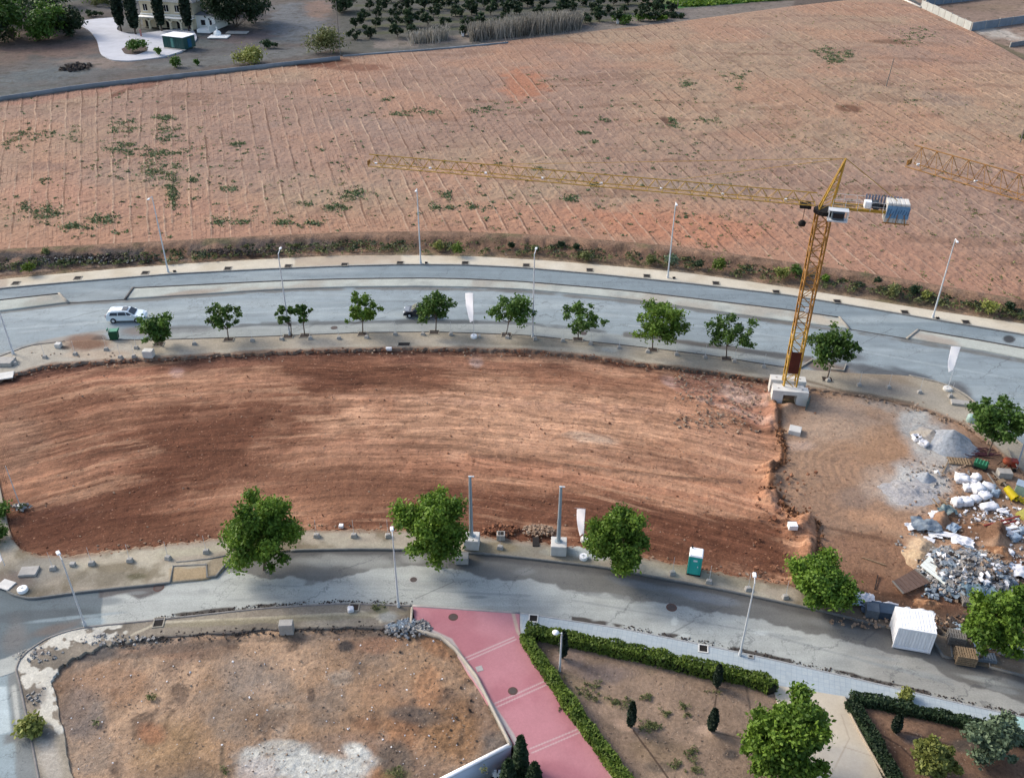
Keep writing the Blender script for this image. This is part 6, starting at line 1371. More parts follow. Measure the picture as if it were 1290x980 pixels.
heap('earth_heap', 1231, 664, 2.4, .6, .45, M_clay, 'long low clay ridge running to the red beams', 'earth heap', 13, rough=.6)
heap('earth_heap', 1168, 762, 1.6, .8, .5, M_clay, 'brown dirt mound right behind the white container', 'earth heap', 14, rough=.6)
# rubble: angular pieces, the larger ones things of their own
def chunk(r, s, flat_=.6):
    bm = bmesh.new(); bmesh.ops.create_cube(bm, size=1)
    for v in bm.verts: v.co = Vector((v.co.x*s*r.uniform(.6, 1.3), v.co.y*s*r.uniform(.6, 1.3), v.co.z*s*flat_*r.uniform(.5, 1.3)))+Vector(r.normal(size=3)*s*.1)
    M = Matrix.Rotation(r.uniform(0, 6.3), 3, 'Z')@Matrix.Rotation(r.normal()*.6, 3, 'X')
    vs = [tuple(M@v.co) for v in bm.verts]; fs = [tuple(v.index for v in f.verts) for f in bm.faces]; bm.free(); return vs, fs
def scatter_chunks(name, px, py, rx, ry, n, s0, s1, mat, seed, z=0, dome=0, label=None, cat=None, flat_=.6):
    r = np.random.default_rng(seed); m = MB(); c = GV(px, py, z)
    for _ in range(n):
        a, q = r.uniform(0, 6.28), r.uniform(0, 1)**.6; x, y = math.cos(a)*rx*q, math.sin(a)*ry*q; vs, fs = chunk(r, r.uniform(s0, s1), flat_)
        zz = dome*(1-q*q)*(.6+.6*vn(x*.9+5, y*.9+5, seed)); m.add([(v[0]+x, v[1]+y, v[2]+zz+.05) for v in vs], fs)
    o = m.build(name, mat, loc=c); o['kind'] = 'stuff'; return o
Mc = [two_tone('rubble_grey', (184, 182, 178), (154, 150, 146), 1.5, (216, 214, 210)), two_tone('rubble_blue_grey', (162, 178, 190), (134, 146, 158), 1.5, (206, 216, 224)), two_tone('rubble_tan', (196, 170, 146), (166, 140, 118), 1.5, (214, 198, 178)), two_tone('rubble_dark', (74, 68, 64), (98, 88, 82), 1.5), M_bag, two_tone('stone_red', (176, 128, 100), (150, 102, 78), 1.5)]
# big rubble heap
heap('rubble_mound', 1216, 726, 3.7, 3.0, 1.2, Mc[0], 'large grey rubble and waste heap between the white board and the right-hand tree', 'rubble heap', 20, rough=.9)
for k, (mt, n, s0, s1) in enumerate([(Mc[0], 420, .12, .5), (Mc[1], 200, .12, .55), (Mc[2], 200, .12, .45), (Mc[3], 120, .1, .4), (Mc[4], 90, .12, .5)]):
    scatter_chunks('rubble', 1216, 724, 4.2, 3.4, n, s0, s1, mt, 200+k, 0, 1.35)
scatter_chunks('rubble', 1245, 712, 2.4, 2.0, 120, .1, .4, Mc[2], 210, 0, .6); scatter_chunks('rubble', 1182, 742, 2.0, 1.6, 60, .1, .4, Mc[1], 211, 0, .2); scatter_chunks('rubble', 1250, 738, 3.4, 2.2, 120, .1, .35, Mc[3], 212, 0, .2)
scatter_chunks('rubble', 1160, 785, 7.5, .8, 150, .05, .25, Mc[2], 213, .1, .2); scatter_chunks('rubble', 1200, 792, 4, 1.4, 80, .1, .5, Mc[3], 214, .1, .2); scatter_chunks('rubble', 1235, 655, 5, 1.6, 60, .06, .25, Mc[0], 215); scatter_chunks('rubble', 1200, 590, 5, 3, 90, .05, .22, Mc[2], 216)
scatter_chunks('rubble', 1270, 650, 3, 3, 60, .06, .3, Mc[4], 217); scatter_chunks('rubble', 1275, 740, 3, 2, 60, .1, .4, Mc[4], 218)
scatter_chunks('rubble', 515, 792, 1.9, 1.0, 200, .06, .3, Mc[0], 219, .1, .3); scatter_chunks('rubble', 511, 790, 1.5, .8, 70, .1, .35, Mc[1], 220, .1, .35); scatter_chunks('rubble', 632, 668, 1.8, .8, 90, .08, .35, Mc[5], 221, .05, .3); scatter_chunks('rubble', 678, 670, 1.7, .9, 120, .08, .32, Mc[2], 222, .05, .35)
scatter_chunks('rubble', 23, 640, 1.4, .6, 40, .06, .25, Mc[0], 223, 0, .2); scatter_chunks('rubble', 100, 447, 8, .7, 0+12, .06, .2, Mc[2], 224, .13)
scatter_chunks('rubble', 300, 318, 7, 1.0, 220, .08, .4, Mc[3], 225, .5, .2); scatter_chunks('rubble', 110, 326, 11, 1.2, 420, .08, .45, Mc[3], 226, .4, .3); scatter_chunks('rubble', 100, 328, 11, 1.0, 120, .06, .3, Mc[0], 227, .4, .3)
scatter_chunks('rubble', 50, 825, 2.2, .8, 40, .05, .22, Mc[0], 228, .13); scatter_chunks('rubble', 47, 876, .8, 1.0, 20, .05, .22, Mc[0], 229, .13); scatter_chunks('rubble', 150, 806, 3.5, .6, 60, .05, .25, Mc[0], 230, .13)
# loose stones over the earth
def stones(name, n, px0, px1, py0, py1, s0, s1, mat, seed, z, okf=None):
    r = np.random.default_rng(seed); m = MB()
    for _ in range(n):
        px, py = r.uniform(px0, px1), r.uniform(py0, py1)
        if okf and not okf(px, py): continue
        c = GV(px, py, z); vs, fs = chunk(r, r.uniform(s0, s1)*r.uniform(.5, 1)); m.add([(v[0]+c.x, v[1]+c.y, v[2]+c.z) for v in vs], fs)
    o = m.build(name, mat); o['kind'] = 'stuff'
inpl = lambda a, b: 0.02 < float(vplot(np.array([a]), np.array([b]))[0]) < .98
stones('stones', 900, 0, 1030, 440, 740, .05, .22, Mc[5], 301, -.02, inpl); stones('stones', 500, 0, 1250, 440, 790, .05, .18, Mc[2], 302, -.02, inpl)
stones('stones', 500, 850, 985, 472, 545, .08, .32, Mc[2], 303, 0, inpl); stones('stones', 130, 950, 1030, 590, 735, .1, .4, Mc[5], 304, .3, inpl)
for q_, (sx_, sy_, sr_, sn_, mt_) in enumerate([(1190, 610, 5, 70, 0), (1220, 650, 6, 110, 2), (1185, 690, 4, 90, 0), (1262, 660, 4, 90, 4), (1275, 700, 4, 110, 0), (1240, 700, 4, 80, 4), (1260, 760, 3, 60, 0)]): scatter_chunks('rubble', sx_, sy_, sr_, sr_*.6, sn_, .05, .3, Mc[mt_], 450+q_)
stones('stones', 700, 90, 640, 800, 975, .03, .14, Mc[2], 305, .02, lambda a, b: inpoly(np.array([a]), np.array([b]), [(90, 840), (500, 796), (560, 806), (632, 928), (560, 975), (90, 985)])[0])
stones('stones', 110, 470, 640, 800, 975, .04, .2, Mc[3], 306, .02, lambda a, b: inpoly(np.array([a]), np.array([b]), [(90, 840), (500, 796), (560, 806), (632, 928), (560, 975), (90, 985)])[0])
stones('stones', 160, 90, 640, 800, 975, .04, .16, M_bag, 307, .02, lambda a, b: inpoly(np.array([a]), np.array([b]), [(90, 840), (500, 796), (560, 806), (632, 928), (560, 975), (90, 985)])[0])
stones('stones', 260, 680, 960, 815, 980, .03, .12, Mc[2], 308, .08, lambda a, b: inpoly(np.array([a]), np.array([b]), [(680, 812), (960, 870), (1000, 975), (790, 975)])[0])
stones('stones', 500, 0, 1290, 300, 345, .08, .3, Mc[2], 309, .5, lambda a, b: np.interp(a, *zip(*field_near))+4 < b < np.interp(a, *zip(*pave_far))-4)
def edge_stones(line, n, off, spread, s0, s1, mat, seed, z):
    r = np.random.default_rng(seed); xs = [p[0] for p in line]; m = MB()
    for _ in range(n):
        px = r.uniform(max(0, xs[0]), min(1290, xs[-1])); py = np.interp(px, *zip(*line))+off+r.normal()*spread; c = GV(px, py, z); vs, fs = chunk(r, r.uniform(s0, s1)); m.add([(v[0]+c.x, v[1]+c.y, v[2]+c.z) for v in vs], fs)
    o = m.build('stones', mat); o['kind'] = 'stuff'
edge_stones(plot_far[:14], 520, 1, 1.6, .05, .22, Mc[5], 401, .1); edge_stones(plot_far[:14], 220, 3, 3, .05, .25, Mc[2], 402, 0); edge_stones(plot_near[2:], 420, 0, 2, .04, .18, Mc[5], 403, .1); edge_stones(plot_near[6:], 200, -3, 3, .05, .2, Mc[2], 404, 0)
edge_stones([(150, 808), (210, 801), (330, 794), (432, 790), (519, 789)], 260, 2, 3, .04, .2, Mc[3], 405, .1); edge_stones(street_near[7:11], 300, -3, 1.2, .03, .12, Mc[3], 406, .02); edge_stones(street_near[12:], 420, -3, 1.6, .03, .12, Mc[3], 407, .02); edge_stones(plot_far[13:18], 160, 0, 3, .05, .25, Mc[2], 408, .1)
r = np.random.default_rng(409); m = MB()
for (x0, y0), (x1, y1) in zip(BERM[:-1], BERM[1:]):
    for _ in range(18):
        t = r.random(); c = GV(x0+(x1-x0)*t+r.normal()*4+3, y0+(y1-y0)*t+r.normal()*4, .1); vs, fs = chunk(r, r.uniform(.06, .34), .8); m.add([(v[0]+c.x, v[1]+c.y, v[2]+c.z+r.uniform(0, .35)) for v in vs], fs)
o = m.build('clods', two_tone('clod_earth', (168, 124, 92), (128, 90, 66), 1.5)); o['kind'] = 'stuff'
# bulk bags
def bag(px, py, w, h, rz, label, z=-.05, mat=None, open_=False, tilt=0, asp=1.0, cat='bulk bag', group='white bulk bags in the yard', fill=None):
    w *= .86; h *= .8
    r = np.random.default_rng(int(px*13+py)); bm = bmesh.new(); bmesh.ops.create_cube(bm, size=1); bmesh.ops.subdivide_edges(bm, edges=bm.edges[:], cuts=3, use_grid_fill=True)
    for v in bm.verts:
        c = v.co; n = max(abs(c.x), abs(c.y), abs(c.z)); sph = c.normalized()*.58
        c = c.lerp(sph, .25); c = Vector((c.x*w*asp, c.y*w, (c.z+.46)*h)); c += Vector(r.normal(size=3))*w*.06
        if c.z > h*.75 and not open_: c.z -= .08*h*abs(math.sin(c.x*9))
        if open_ and v.co.z > .49 and abs(v.co.x) < .3 and abs(v.co.y) < .3: c.z -= h*.35
        v.co = c
    me = bpy.data.meshes.new('bulk_bag'); bm.to_mesh(me); bm.free(); me.materials.append(mat or M_bag); me.polygons.foreach_set('use_smooth', [True]*len(me.polygons))
    o = bpy.data.objects.new('bulk_bag', me); COL.objects.link(o); o.location = GV(px, py, z); o.rotation_euler = (math.radians(tilt), 0, math.radians(rz)); setp(o, label, cat, group)
    if fill or open_: MB().lathe([(w*.30, h*.60), (w*.15, h*.66), (.02, h*.68)], 10).build('fill', fill or M_dark, o)
    return o
bag(1154, 554, .95, .7, 10, 'round white open bag left of the gravel heap, the upper of two', open_=True, group='open bags beside the gravel heap'); bag(1163, 561, 1.0, .7, 40, 'round white open bag left of the gravel heap, the lower of two', open_=True, group='open bags beside the gravel heap')
for a in [(1211, 606, 1.25, .9, -10, 'white bulk bag at the upper left of the bag group, slumped and wide', 1.2), (1229, 604, .9, .8, 20, 'white bulk bag right behind the wide slumped one', 1), (1218, 617, .95, .8, 0, 'cream bulk bag at the left side of the bag group', .9), (1224, 610, .8, .7, 30, 'small white bag squeezed in the middle of the bag group', 1),
          (1231, 620, 1.25, 1.1, 15, 'biggest round white bulk bag in the middle of the group', 1.05), (1244, 617, 1.05, .9, -30, 'white bulk bag right of the biggest one, turned at an angle', 1.3), (1253, 624, .8, .8, 60, 'white bag tinted blue for shade at the right end of the group', 1),  # last bag: white, its blue shadow is put into the colour
          (1205, 636, 1.1, .95, 8, 'white bulk bag at the left end of the row of bags', .9), (1216, 635, 1.05, .95, 12, 'white bulk bag second in the row of bags', 1.25), (1228, 631, .9, .75, 18, 'white bulk bag third in the row of bags', 1.1), (1240, 627, 1.05, .85, 20, 'white bulk bag at the right end of the row of bags', 1.2), (1245, 640, 1.0, .6, 14, 'flat long white bag below the row of bags', 2.0),
          (1178, 649, .7, .5, 0, 'small white bag beside the grey plastic bundle', 1.2), (1278, 679, .9, .7, 20, 'bluish bag near the right edge below the white planks', 1.2), (1287, 671, .8, .8, 0, 'bluish bag cut by the right edge', 1.0), (1273, 698, .5, .5, 0, 'small pinkish white bag on the earth at the right', 1.0), (1266, 716, 1.0, .6, -10, 'grey-blue oval bag right of the rubble heap', 1.6)]:
    bag(a[0], a[1], a[2], a[3], a[4], a[5], asp=a[6], mat=M_bagb if 'lu' in a[5] and 'slump' not in a[5] else None, cat='bag')
bag(1265, 674, 1.15, .7, 0, 'open white bag with a dark hole right of the clay bank', open_=True)
def sheet(px, py, w, d, rz, mat, label, z=.1, seed=1, amp=.35, cat='plastic sheet', name='plastic_sheet', group=None):
    n = 12; V = []; r = np.random.default_rng(seed)
    for i in range(n+1):
        for j in range(n+1):
            u, v = i/n-.5, j/n-.5; e = .12*(vn(u*9+seed, v*9, seed)-.5)
            V.append((w*(u+e), d*(v+e*1.4), amp*fbm(u*5+seed*3., v*5+3, seed, 3)*(1-.6*abs(u))))
    V = V+[(a, b, c-.03) for a, b, c in V]; N = (n+1)**2; F = []
    for i in range(n):
        for j in range(n): a = i*(n+1)+j; F += [(a, a+n+1, a+n+2, a+1), (N+a, N+a+1, N+a+n+2, N+a+n+1)]
    o = mesh_np(name, V, F, mat); o.location = GV(px, py, z); o.rotation_euler = (0, 0, math.radians(rz)); return setp(o, label, cat, group)
sheet(1154, 663, 2.0, 1.0, 10, M_bag, 'crumpled white plastic sheet left of the grey tarpaulin', seed=3); sheet(1166, 664, 2.6, 1.7, -10, pm('grey_tarp', (150, 164, 176), .5, .35, 3, bmp=.05), 'grey-blue crumpled tarpaulin above the rubble heap', seed=4, amp=.8, cat='tarpaulin')
sheet(1192, 646, 1.6, 1.3, 20, pm('green_grey_wrap', (130, 150, 152), .4, .4, 4), 'grey-green wrapped bundle below the row of bags', seed=5, amp=1.0); sheet(1180, 650, 1.4, .8, 0, M_bag, 'white crumpled film left of the wrapped bundle', seed=6)
sheet(1178, 674, 1.2, .8, -10, M_white, 'flat white board piece above the sand heap', seed=7, amp=.15); sheet(1198, 676, 2.8, .7, -22, M_bag, 'long white plastic strip above the rubble heap', seed=8, amp=.4); sheet(1212, 684, 1.9, 1.2, -20, M_bag, 'crumpled white plastic in the middle of the waste', seed=9, amp=.6); sheet(1215, 693, 1.7, .8, -10, M_bagb, 'bluish plastic at the upper edge of the rubble heap', seed=10, amp=.6)
sheet(1170, 680, 1.0, .6, -30, M_bag, 'small white rag above the sand heap', seed=11, amp=.2); sheet(1201, 666, 1.3, .9, 40, M_bagb, 'pale film on the clay below the bags', seed=12, amp=.5); sheet(1262, 645, 1.1, .7, -20, M_bag, 'white rag behind the red beams', seed=13, amp=.4); sheet(1230, 742, 2.6, 2.4, 0, pm('blue_grey_net', (120, 146, 160), .6, .4, 4, bmp=.06), 'blue-grey netting on the front of the rubble heap', z=.5, seed=14, amp=1.0); sheet(1202, 742, 1.8, 2.2, 20, pm('blue_grey_foil', (140, 158, 170), .4, .4, 4, bmp=.06), 'blue-grey foil beside the white board', z=.2, seed=15, amp=.7)
for i, (px, py, w, d, mt, lb) in enumerate([(1078, 758, 1.8, 1.4, M_bagb, 'pale blue plastic behind the low spreading tree'), (1090, 755, 1.4, 1.1, M_bag, 'white plastic left of the dark wrapped pallet'), (1112, 765, 2.4, .9, M_bag, 'white film over the dark blue crates left of the container'), (1096, 768, 1.6, 1.2, pm('dark_blue_tarp', (72, 88, 104), .5, .3, 3), 'dark blue tarpaulin bundle on the pavement left of the container'), (1068, 752, 1.2, 1.0, M_bagb, 'pale film beside the trunk of the low spreading tree'),
        (1158, 774, 2.4, .7, M_white, 'white sheet behind the top of the container'), (1040, 728, .9, .6, M_bagb, 'pale plastic caught under the low spreading tree'), (1208, 792, 1.0, .9, M_bagb, 'bluish flap at the right side of the container'), (1172, 790, .8, .8, M_bag, 'white scrap right behind the container'), (1236, 812, 1.4, 1.1, M_bagb, 'pale plastic beside the metal racks'), (1272, 820, 2.2, 1.4, pm('grey_rocks', (142, 142, 144), .9, .3, 3), 'grey broken slabs under the right-hand tree'), (1287, 722, 1.8, 1.6, M_bag, 'white waste cut by the right edge'), (1180, 597, .5, .4, M_white, 'tiny white scrap in the yard left of the bags')]):
    sheet(px, py, w, d, -12, mt, lb, z=.15, seed=30+i, amp=.6)
def cratebox(px, py, d, rz, mat, label, cat, z=0): return setp_rot(MB().box((0, 0, d[2]/2), d).build('crate', mat, bevel=.02, loc=GV(px, py, z)), rz, label, cat)
cratebox(1113, 774, (2.1, 1.2, .8), -14, pm('dark_blue_crate', (62, 82, 104), .6, .25, 3), 'dark blue crates on the pavement left of the container', 'crates', .13)
cratebox(1097, 774, (1.0, 1.0, .9), -14, pm('slate_crate', (104, 116, 128), .6, .25, 3), 'slate grey box between the blue crates and the tree', 'box', .13)
# pallets, racks, boards
def pallet(px, py, w, d, n, rz, mat, label, z=0, layers=1, group='pallets in the yard', step=.17):
    root = empty('pallet_stack', GV(px, py, z), math.radians(rz), label, 'pallet', group)
    for l in range(layers):
        zz = .16+l*step
        b_ = MB()
        for s in (-1, 0, 1): b_.box((0, s*d*.45, zz-.07), (w, .1, .1))
        b_.build('bearer', mat, root)
        for k in range(n): MB().box((-w/2+w*(k+.5)/n, 0, zz), (w/n*.62, d, .04)).build('slat', mat, root)
    return root
pallet(1208, 582, 2.2, 1.1, 8, -8, M_wood, 'weathered wooden pallet of pale slats right of the gravel spill', layers=1)
pallet(1214, 832, 1.5, 1.1, 8, -12, M_wood, 'stack of tan wooden pallets right of the container by the kerb', z=.1, layers=5, step=.19)
pallet(1203, 808, 1.3, 1.0, 7, -14, M_woodg, 'stack of grey pallets behind the tan ones', z=.13, layers=5, step=.18)
pallet(1237, 828, 1.9, 1.0, 9, -10, pm('rack_grey', (140, 150, 158), .6, .2, 3), 'low grey metal rack between the pallets and the right-hand tree', z=.1, layers=2)
pallet(1216, 757, 1.0, 1.4, 6, -4, M_woodg, 'small stack of grey boards below the rubble heap', layers=5, step=.1)
def board(pts, z0, z1, mat, label, name='board', n=1, cat='board', th=.06, ribs=0, frame=None):
    P = [np.array(G(p[0], p[1], zz)) for p, zz in zip(pts, (z0, z1, z1, z0))]; zs = (z0, z1, z1, z0)
    c = sum(P)/4; root = empty(name, (c[0], c[1], 0), 0, label, cat)
    V = [(q[0]-c[0], q[1]-c[1], z) for q, z in zip(P, zs)]
    if n == 1: MB().add(V+[(a, b, z-th) for a, b, z in V], [(3, 2, 1, 0), (4, 5, 6, 7), (0, 1, 5, 4), (1, 2, 6, 5), (2, 3, 7, 6), (3, 0, 4, 7)]).build('panel', mat, root)
    else:
        for k in range(n):
            a, b = (k+.06)/n, (k+.94)/n; l = lambda p, q, t: tuple(p[i]*(1-t)+q[i]*t for i in range(3))
            q4 = [l(V[0], V[3], a), l(V[1], V[2], a), l(V[1], V[2], b), l(V[0], V[3], b)]
            MB().add(q4+[(x, y, z-th) for x, y, z in q4], [(3, 2, 1, 0), (4, 5, 6, 7), (0, 1, 5, 4), (1, 2, 6, 5), (2, 3, 7, 6), (3, 0, 4, 7)]).build('plank', mat, root)
    if frame:
        for i, j in ((0, 1), (2, 3)): MB().bar(Vector(V[i])+Vector((0, 0, .05)), Vector(V[j])+Vector((0, 0, .05)), .14, .08).build('edge_bar', frame, root)
    return root
board([(1171, 700), (1195, 719), (1190, 736), (1159, 712)], .9, .7, pm('white_panel', (228, 232, 222), .5, .06, 1), 'white rectangular panel lying tilted beside the rubble heap', n=4)
board([(1152, 717), (1172, 733), (1138, 748), (1124, 732)], .5, .35, pm('brown_board', (128, 104, 92), .8, .2, 3), 'brown corrugated board with pale edges on the earth in front of the white panel', n=7, frame=M_woodg)
for a, b, z0, z1, w, mt, lb in [((1240, 662), (1285, 650), .6, .9, .14, pm('red_beam', (150, 58, 52), .6, .2, 3), 'dark red steel beam lying over the waste, upper one'), ((1244, 665), (1280, 656), .4, .7, .14, pm('red_beam_b', (140, 50, 50), .6, .2, 3), 'dark red steel beam lying over the waste, lower one'),
        ((1252, 669), (1281, 663), .5, .5, .3, M_white, 'long white plank below the red beams'), ((1262, 672), (1284, 668), .3, .3, .25, M_polew, 'second white plank below the red beams'), ((1270, 565), (1282, 588), .3, 1.0, .12, M_woodg, 'grey timber leaning left of the blue-grey post'), ((1290, 560), (1281, 590), 1.2, .3, .14, M_steel, 'steel tube leaning at the right edge near the bend'),
        ((1244, 596), (1262, 622), .3, .3, .12, M_woodg, 'grey timber lying beside the bags, left one'), ((1250, 594), (1268, 612), .3, .3, .12, M_woodg, 'grey timber lying beside the bags, right one'), ((1086, 702), (1116, 712), .05, .05, .07, M_wood, 'thin wooden lath lying on the bare earth'), ((1102, 742), (1106, 724), .1, .1, .08, M_cut, 'dark stick on the earth left of the brown board'),
        ((1175, 628), (1185, 640), .2, .2, .1, M_wood, 'yellowish timber beside the flat sand heap, left one'), ((1182, 626), (1194, 636), .2, .2, .1, M_wood, 'yellowish timber beside the flat sand heap, right one'), ((1187, 596), (1194, 582), .1, .1, .1, M_wood, 'pale wooden slat standing out of the ground left of the pallet')]:
    p0, p1 = GV(*a, z0), GV(*b, z1); c = (p0+p1)/2; setp(MB().bar(p0-c, p1-c, w, .1).build('beam', mt, loc=c), lb, 'beam')
# machines and boxes at the right
root = empty('concrete_mixer', GV(1266, 590, -.05), math.radians(-10), 'orange concrete mixer under the tree at the right', 'concrete mixer'); Mo = pm('orange_paint', (176, 86, 56), .7, .3, 3)
MB().lathe([(.2, .6), (.42, .7), (.48, .95), (.36, 1.2), (.24, 1.25)], 14).build('drum', Mo, root, smooth=True); MB().box((.5, 0, .8), (.9, .7, .7)).build('motor_box', pm('orange_dark', (170, 66, 44), .5, .2, 3), root, bevel=.03)
fr = MB(); 
for s in (-1, 1): fr.tube((-.6, s*.5, 0), (0, s*.4, 1.0), .04, .04, 5).tube((.7, s*.5, 0), (0, s*.4, 1.0), .04, .04, 5)
fr.build('frame', M_dark, root); 
for s in (-1, 1): MB().tube((.7, s*.45, .2), (.7, s*.55, .2), .2, .2, 12).build('wheel', M_blk, root)
root = empty('green_dumper', GV(1234, 590, -.05), math.radians(-35), 'green metal tipping skip with bars beside the orange mixer', 'skip'); Mgr = pm('green_paint', (40, 112, 78), .5, .2, 3)
MB().box((0, 0, .55), (1.1, .8, .5), taper=1.2).build('body', Mgr, root, bevel=.04)
for k in range(4): MB().box((-.45+k*.3, 0, .83), (.07, .9, .05)).build('bar', pm('pale_green', (96, 190, 140), .5, .1, 3), root)
for s in (-1, 1): MB().tube((s*.5, -.45, .2), (s*.5, .45, .2), .18, .18, 10).build('wheel', M_blk, root)
cratebox(1264, 600, (1.3, .9, .7), -6, M_cgrey, 'grey box standing in front of the orange mixer', 'box'); cratebox(1261, 609, (.7, .5, .4), 20, M_wood, 'small tan box below the grey one', 'box')
root = empty('site_locker', GV(1288, 622, -.05), math.radians(-35), 'pale green locker box cut by the right edge', 'box'); MB().box((0, 0, .55), (1.5, 1.0, 1.1)).build('body', pm('pale_green_box', (176, 206, 184), .6, .12, 2), root, bevel=.03); MB().box((0, 0, 1.13), (1.6, 1.1, .06)).build('lid', M_bagb, root)
root = empty('rubbish_chute', GV(1271, 625, .1), 0, 'bright yellow chute section lying beside the pale green box', 'chute'); My = pm('yellow_plastic', (232, 206, 32), .45, .1, 2)
MB().tube((-.25, .5, .7), (.25, -.6, .25), .34, .42, 14, False).tube((-.25, .5, .7), (.25, -.6, .25), .30, .38, 14, False).build('tube', My, root, smooth=True); MB().tube((.24, -.58, .26), (.27, -.64, .24), .45, .45, 14, False).build('rim', My, root)
m = MB(); rr = random.Random(9)
for k in range(11): a = k*.57; m.bar((0, 0, .15), (math.cos(a)*rr.uniform(.4, .9), math.sin(a)*rr.uniform(.4, .8), rr.uniform(.02, .5)), .12, .05)
setp(m.build('yellow_straps', My, loc=GV(1283, 631, 0)), 'tangle of yellow straps right of the yellow chute', 'straps'); cratebox(1289, 650, (1.2, .9, .35), 30, pm('dull_yellow', (206, 196, 96), .6, .2, 2), 'dull yellow board at the right edge', 'board')
m = MB(); rr = random.Random(19)
for k in range(34): x, y = rr.uniform(-1.5, 1.5), rr.uniform(-.7, .7); a = rr.uniform(-.6, .2); m.bar((x-.6*math.cos(a), y-.6*math.sin(a), rr.uniform(0, .35)), (x+.6*math.cos(a), y+.6*math.sin(a), rr.uniform(0, .35)), .06, .05)
setp(m.build('reinforcing_bars', pm('maroon_bars', (96, 52, 62), .7, .2, 3), loc=GV(1234, 571, 0)), 'pile of dark maroon reinforcing bars right of the gravel heap', 'steel bars')
for px, py, lb in ((1222, 531, 'pale green drum on the pavement behind the gravel heap'), (1238, 540, 'white round container half under the tree at the bend')):
    setp(MB().lathe([(.42, 0), (.46, .2), (.44, .7), (.36, .82), (.02, .85)], 14).build('drum', pm('pale_green_plastic', (186, 214, 204), .5, .1, 2) if px == 1222 else M_bag, loc=GV(px, py, .1), smooth=True), lb, 'drum')
bag(442, 769, .55, .45, 20, 'white rubbish bag lying in a framed pit left of the pink paving', z=.15, group=None, cat='bag')
root = empty('inspection_box', GV(631, 678, .1), 0, 'grey open manhole box beside rubble at the edge of the red earth', 'manhole box'); MB().box((0, 0, .3), (.75, .7, .6)).build('body', M_cgrey, root, bevel=.02); MB().box((0, 0, .605), (.5, .45, .03)).build('opening', M_cut, root)
setp(MB().box((0, 0, .1), (.6, 1.2, .24)).build('trench_box', M_cut, loc=GV(675, 684, 0)), 'dark narrow trench hole left of the free standing pole', 'trench')
# ---- white balusters in the sunk garden
m = MB(); 
for k in range(4): m.box((k*.3, 0, .35), (.18, .18, .7))
m.box((.45, 0, .25), (1.3, .12, .3)); setp(m.build('garden_balustrade', M_white, loc=GV(624, 978, -2.1)), 'small white balustrade piece in the dark sunk garden', 'balustrade')
setp(MB().lathe([(.2, 0), (.3, .3), (.25, .5), (.05, .55)], 12).build('plant_pot', M_bagb, loc=GV(600, 982, -2.1), smooth=True), 'pale round pot at the foot of the retaining wall', 'pot')
# ---- concrete wall between the field and the villa
M_oldwall = pm('old_field_wall', (150, 158, 164), .9, .25, .3, obj=False)
wallthing('field_wall', [(-120, 137), (0, 122), (100, 107), (200, 96), (300, 85), (428, 71)], .3, FZ-.2, FZ+1.0, M_oldwall, 'long low grey wall between the ploughed field and the villa grounds', 'wall', sm=True)
wallthing('field_wall', [(432, 70), (560, 60.5), (640, 53)], .5, FZ-.2, FZ+.35, M_oldwall, 'low rough grey wall below the reeds and orchard', 'wall', sm=True)
for i, (px, py) in enumerate([(548, 51), (583, 46), (591, 45), (598, 44), (654, 37), (686, 37), (778, 30)]):
    setp(MB().box((0, 0, .7), (.8, .8, 1.4)).build('white_box', M_white, bevel=.05, loc=GV(px, py, FZ)), 'small white box at the orchard edge by the reeds, %s from the left' % ORD[i], 'box', 'white boxes along the orchard edge')
# ---- villa
M_cream = pm('cream_render', (238, 226, 196), .85, .06, .4); M_vtrim = pm('villa_trim', (244, 240, 232), .8, .05, .5); M_roof = pm('grey_roof_tiles', (128, 134, 140), .8, .2, 1.2); M_vdark = pm('villa_window', (40, 40, 48), .25, .1, 1)
vz = FZ+.2; s = sc(45); va = GV(176, 36, vz); vb = GV(266, 41, vz); Lv = (vb-va).length; ang = math.atan2(vb.y-va.y, vb.x-va.x)
root = empty('villa', va, ang, 'cream two-storey villa with arched porch and grey roof behind tall cypresses', 'house')
def wall_with(name, x0, x1, y0, y1, z0, z1, mat, par): return MB().box(((x0+x1)/2, (y0+y1)/2, (z0+z1)/2), (x1-x0, y1-y0, z1-z0)).build(name, mat, par)
print('villa length', Lv)
W1 = Lv*.74
wall_with('main_wall', 0, W1, 2.2, 12, 0, 7.2, M_cream, root)
wall_with('side_wing', W1+.01, Lv, 3.0, 11, 0, 3.9, M_vtrim, root)
wall_with('string_course', -.15, W1+.15, 1.95, 2.25, 3.5, 3.85, M_vtrim, root)
wall_with('eaves', -.5, W1+.5, 1.7, 12.5, 7.2, 7.45, M_vtrim, root)
# porch: piers, arches and flat roof
npier = 6; pw = W1/(npier-1)
for k in range(npier): wall_with('porch_pier', k*pw-.28, k*pw+.28, 0, .55, 0, 2.4, M_cream, root)
for k in range(npier-1):
    m = MB(); x0, x1 = k*pw+.28, (k+1)*pw-.28; n = 10; cx = (x0+x1)/2; rr_ = (x1-x0)/2; vs = []
    for i in range(n+1):
        a = math.pi*i/n; vs += [(cx-rr_*math.cos(a), .03, 1.5+rr_*.55*math.sin(a)+.3), (cx-rr_*math.cos(a), .03, 3.1)]
    vs += [(x, .5, z) for x, y, z in vs]; N = 2*(n+1); fs = []
    for i in range(n): a = 2*i; fs += [(a, a+2, a+3, a+1), (N+a, N+a+1, N+a+3, N+a+2), (a, N+a, N+a+2, a+2)]
    m.add(vs, fs); m.build('porch_arch', M_cream, root)
wall_with('porch_roof', -.4, W1+.4, -.3, 2.2, 3.1, 3.3, M_vtrim, root)
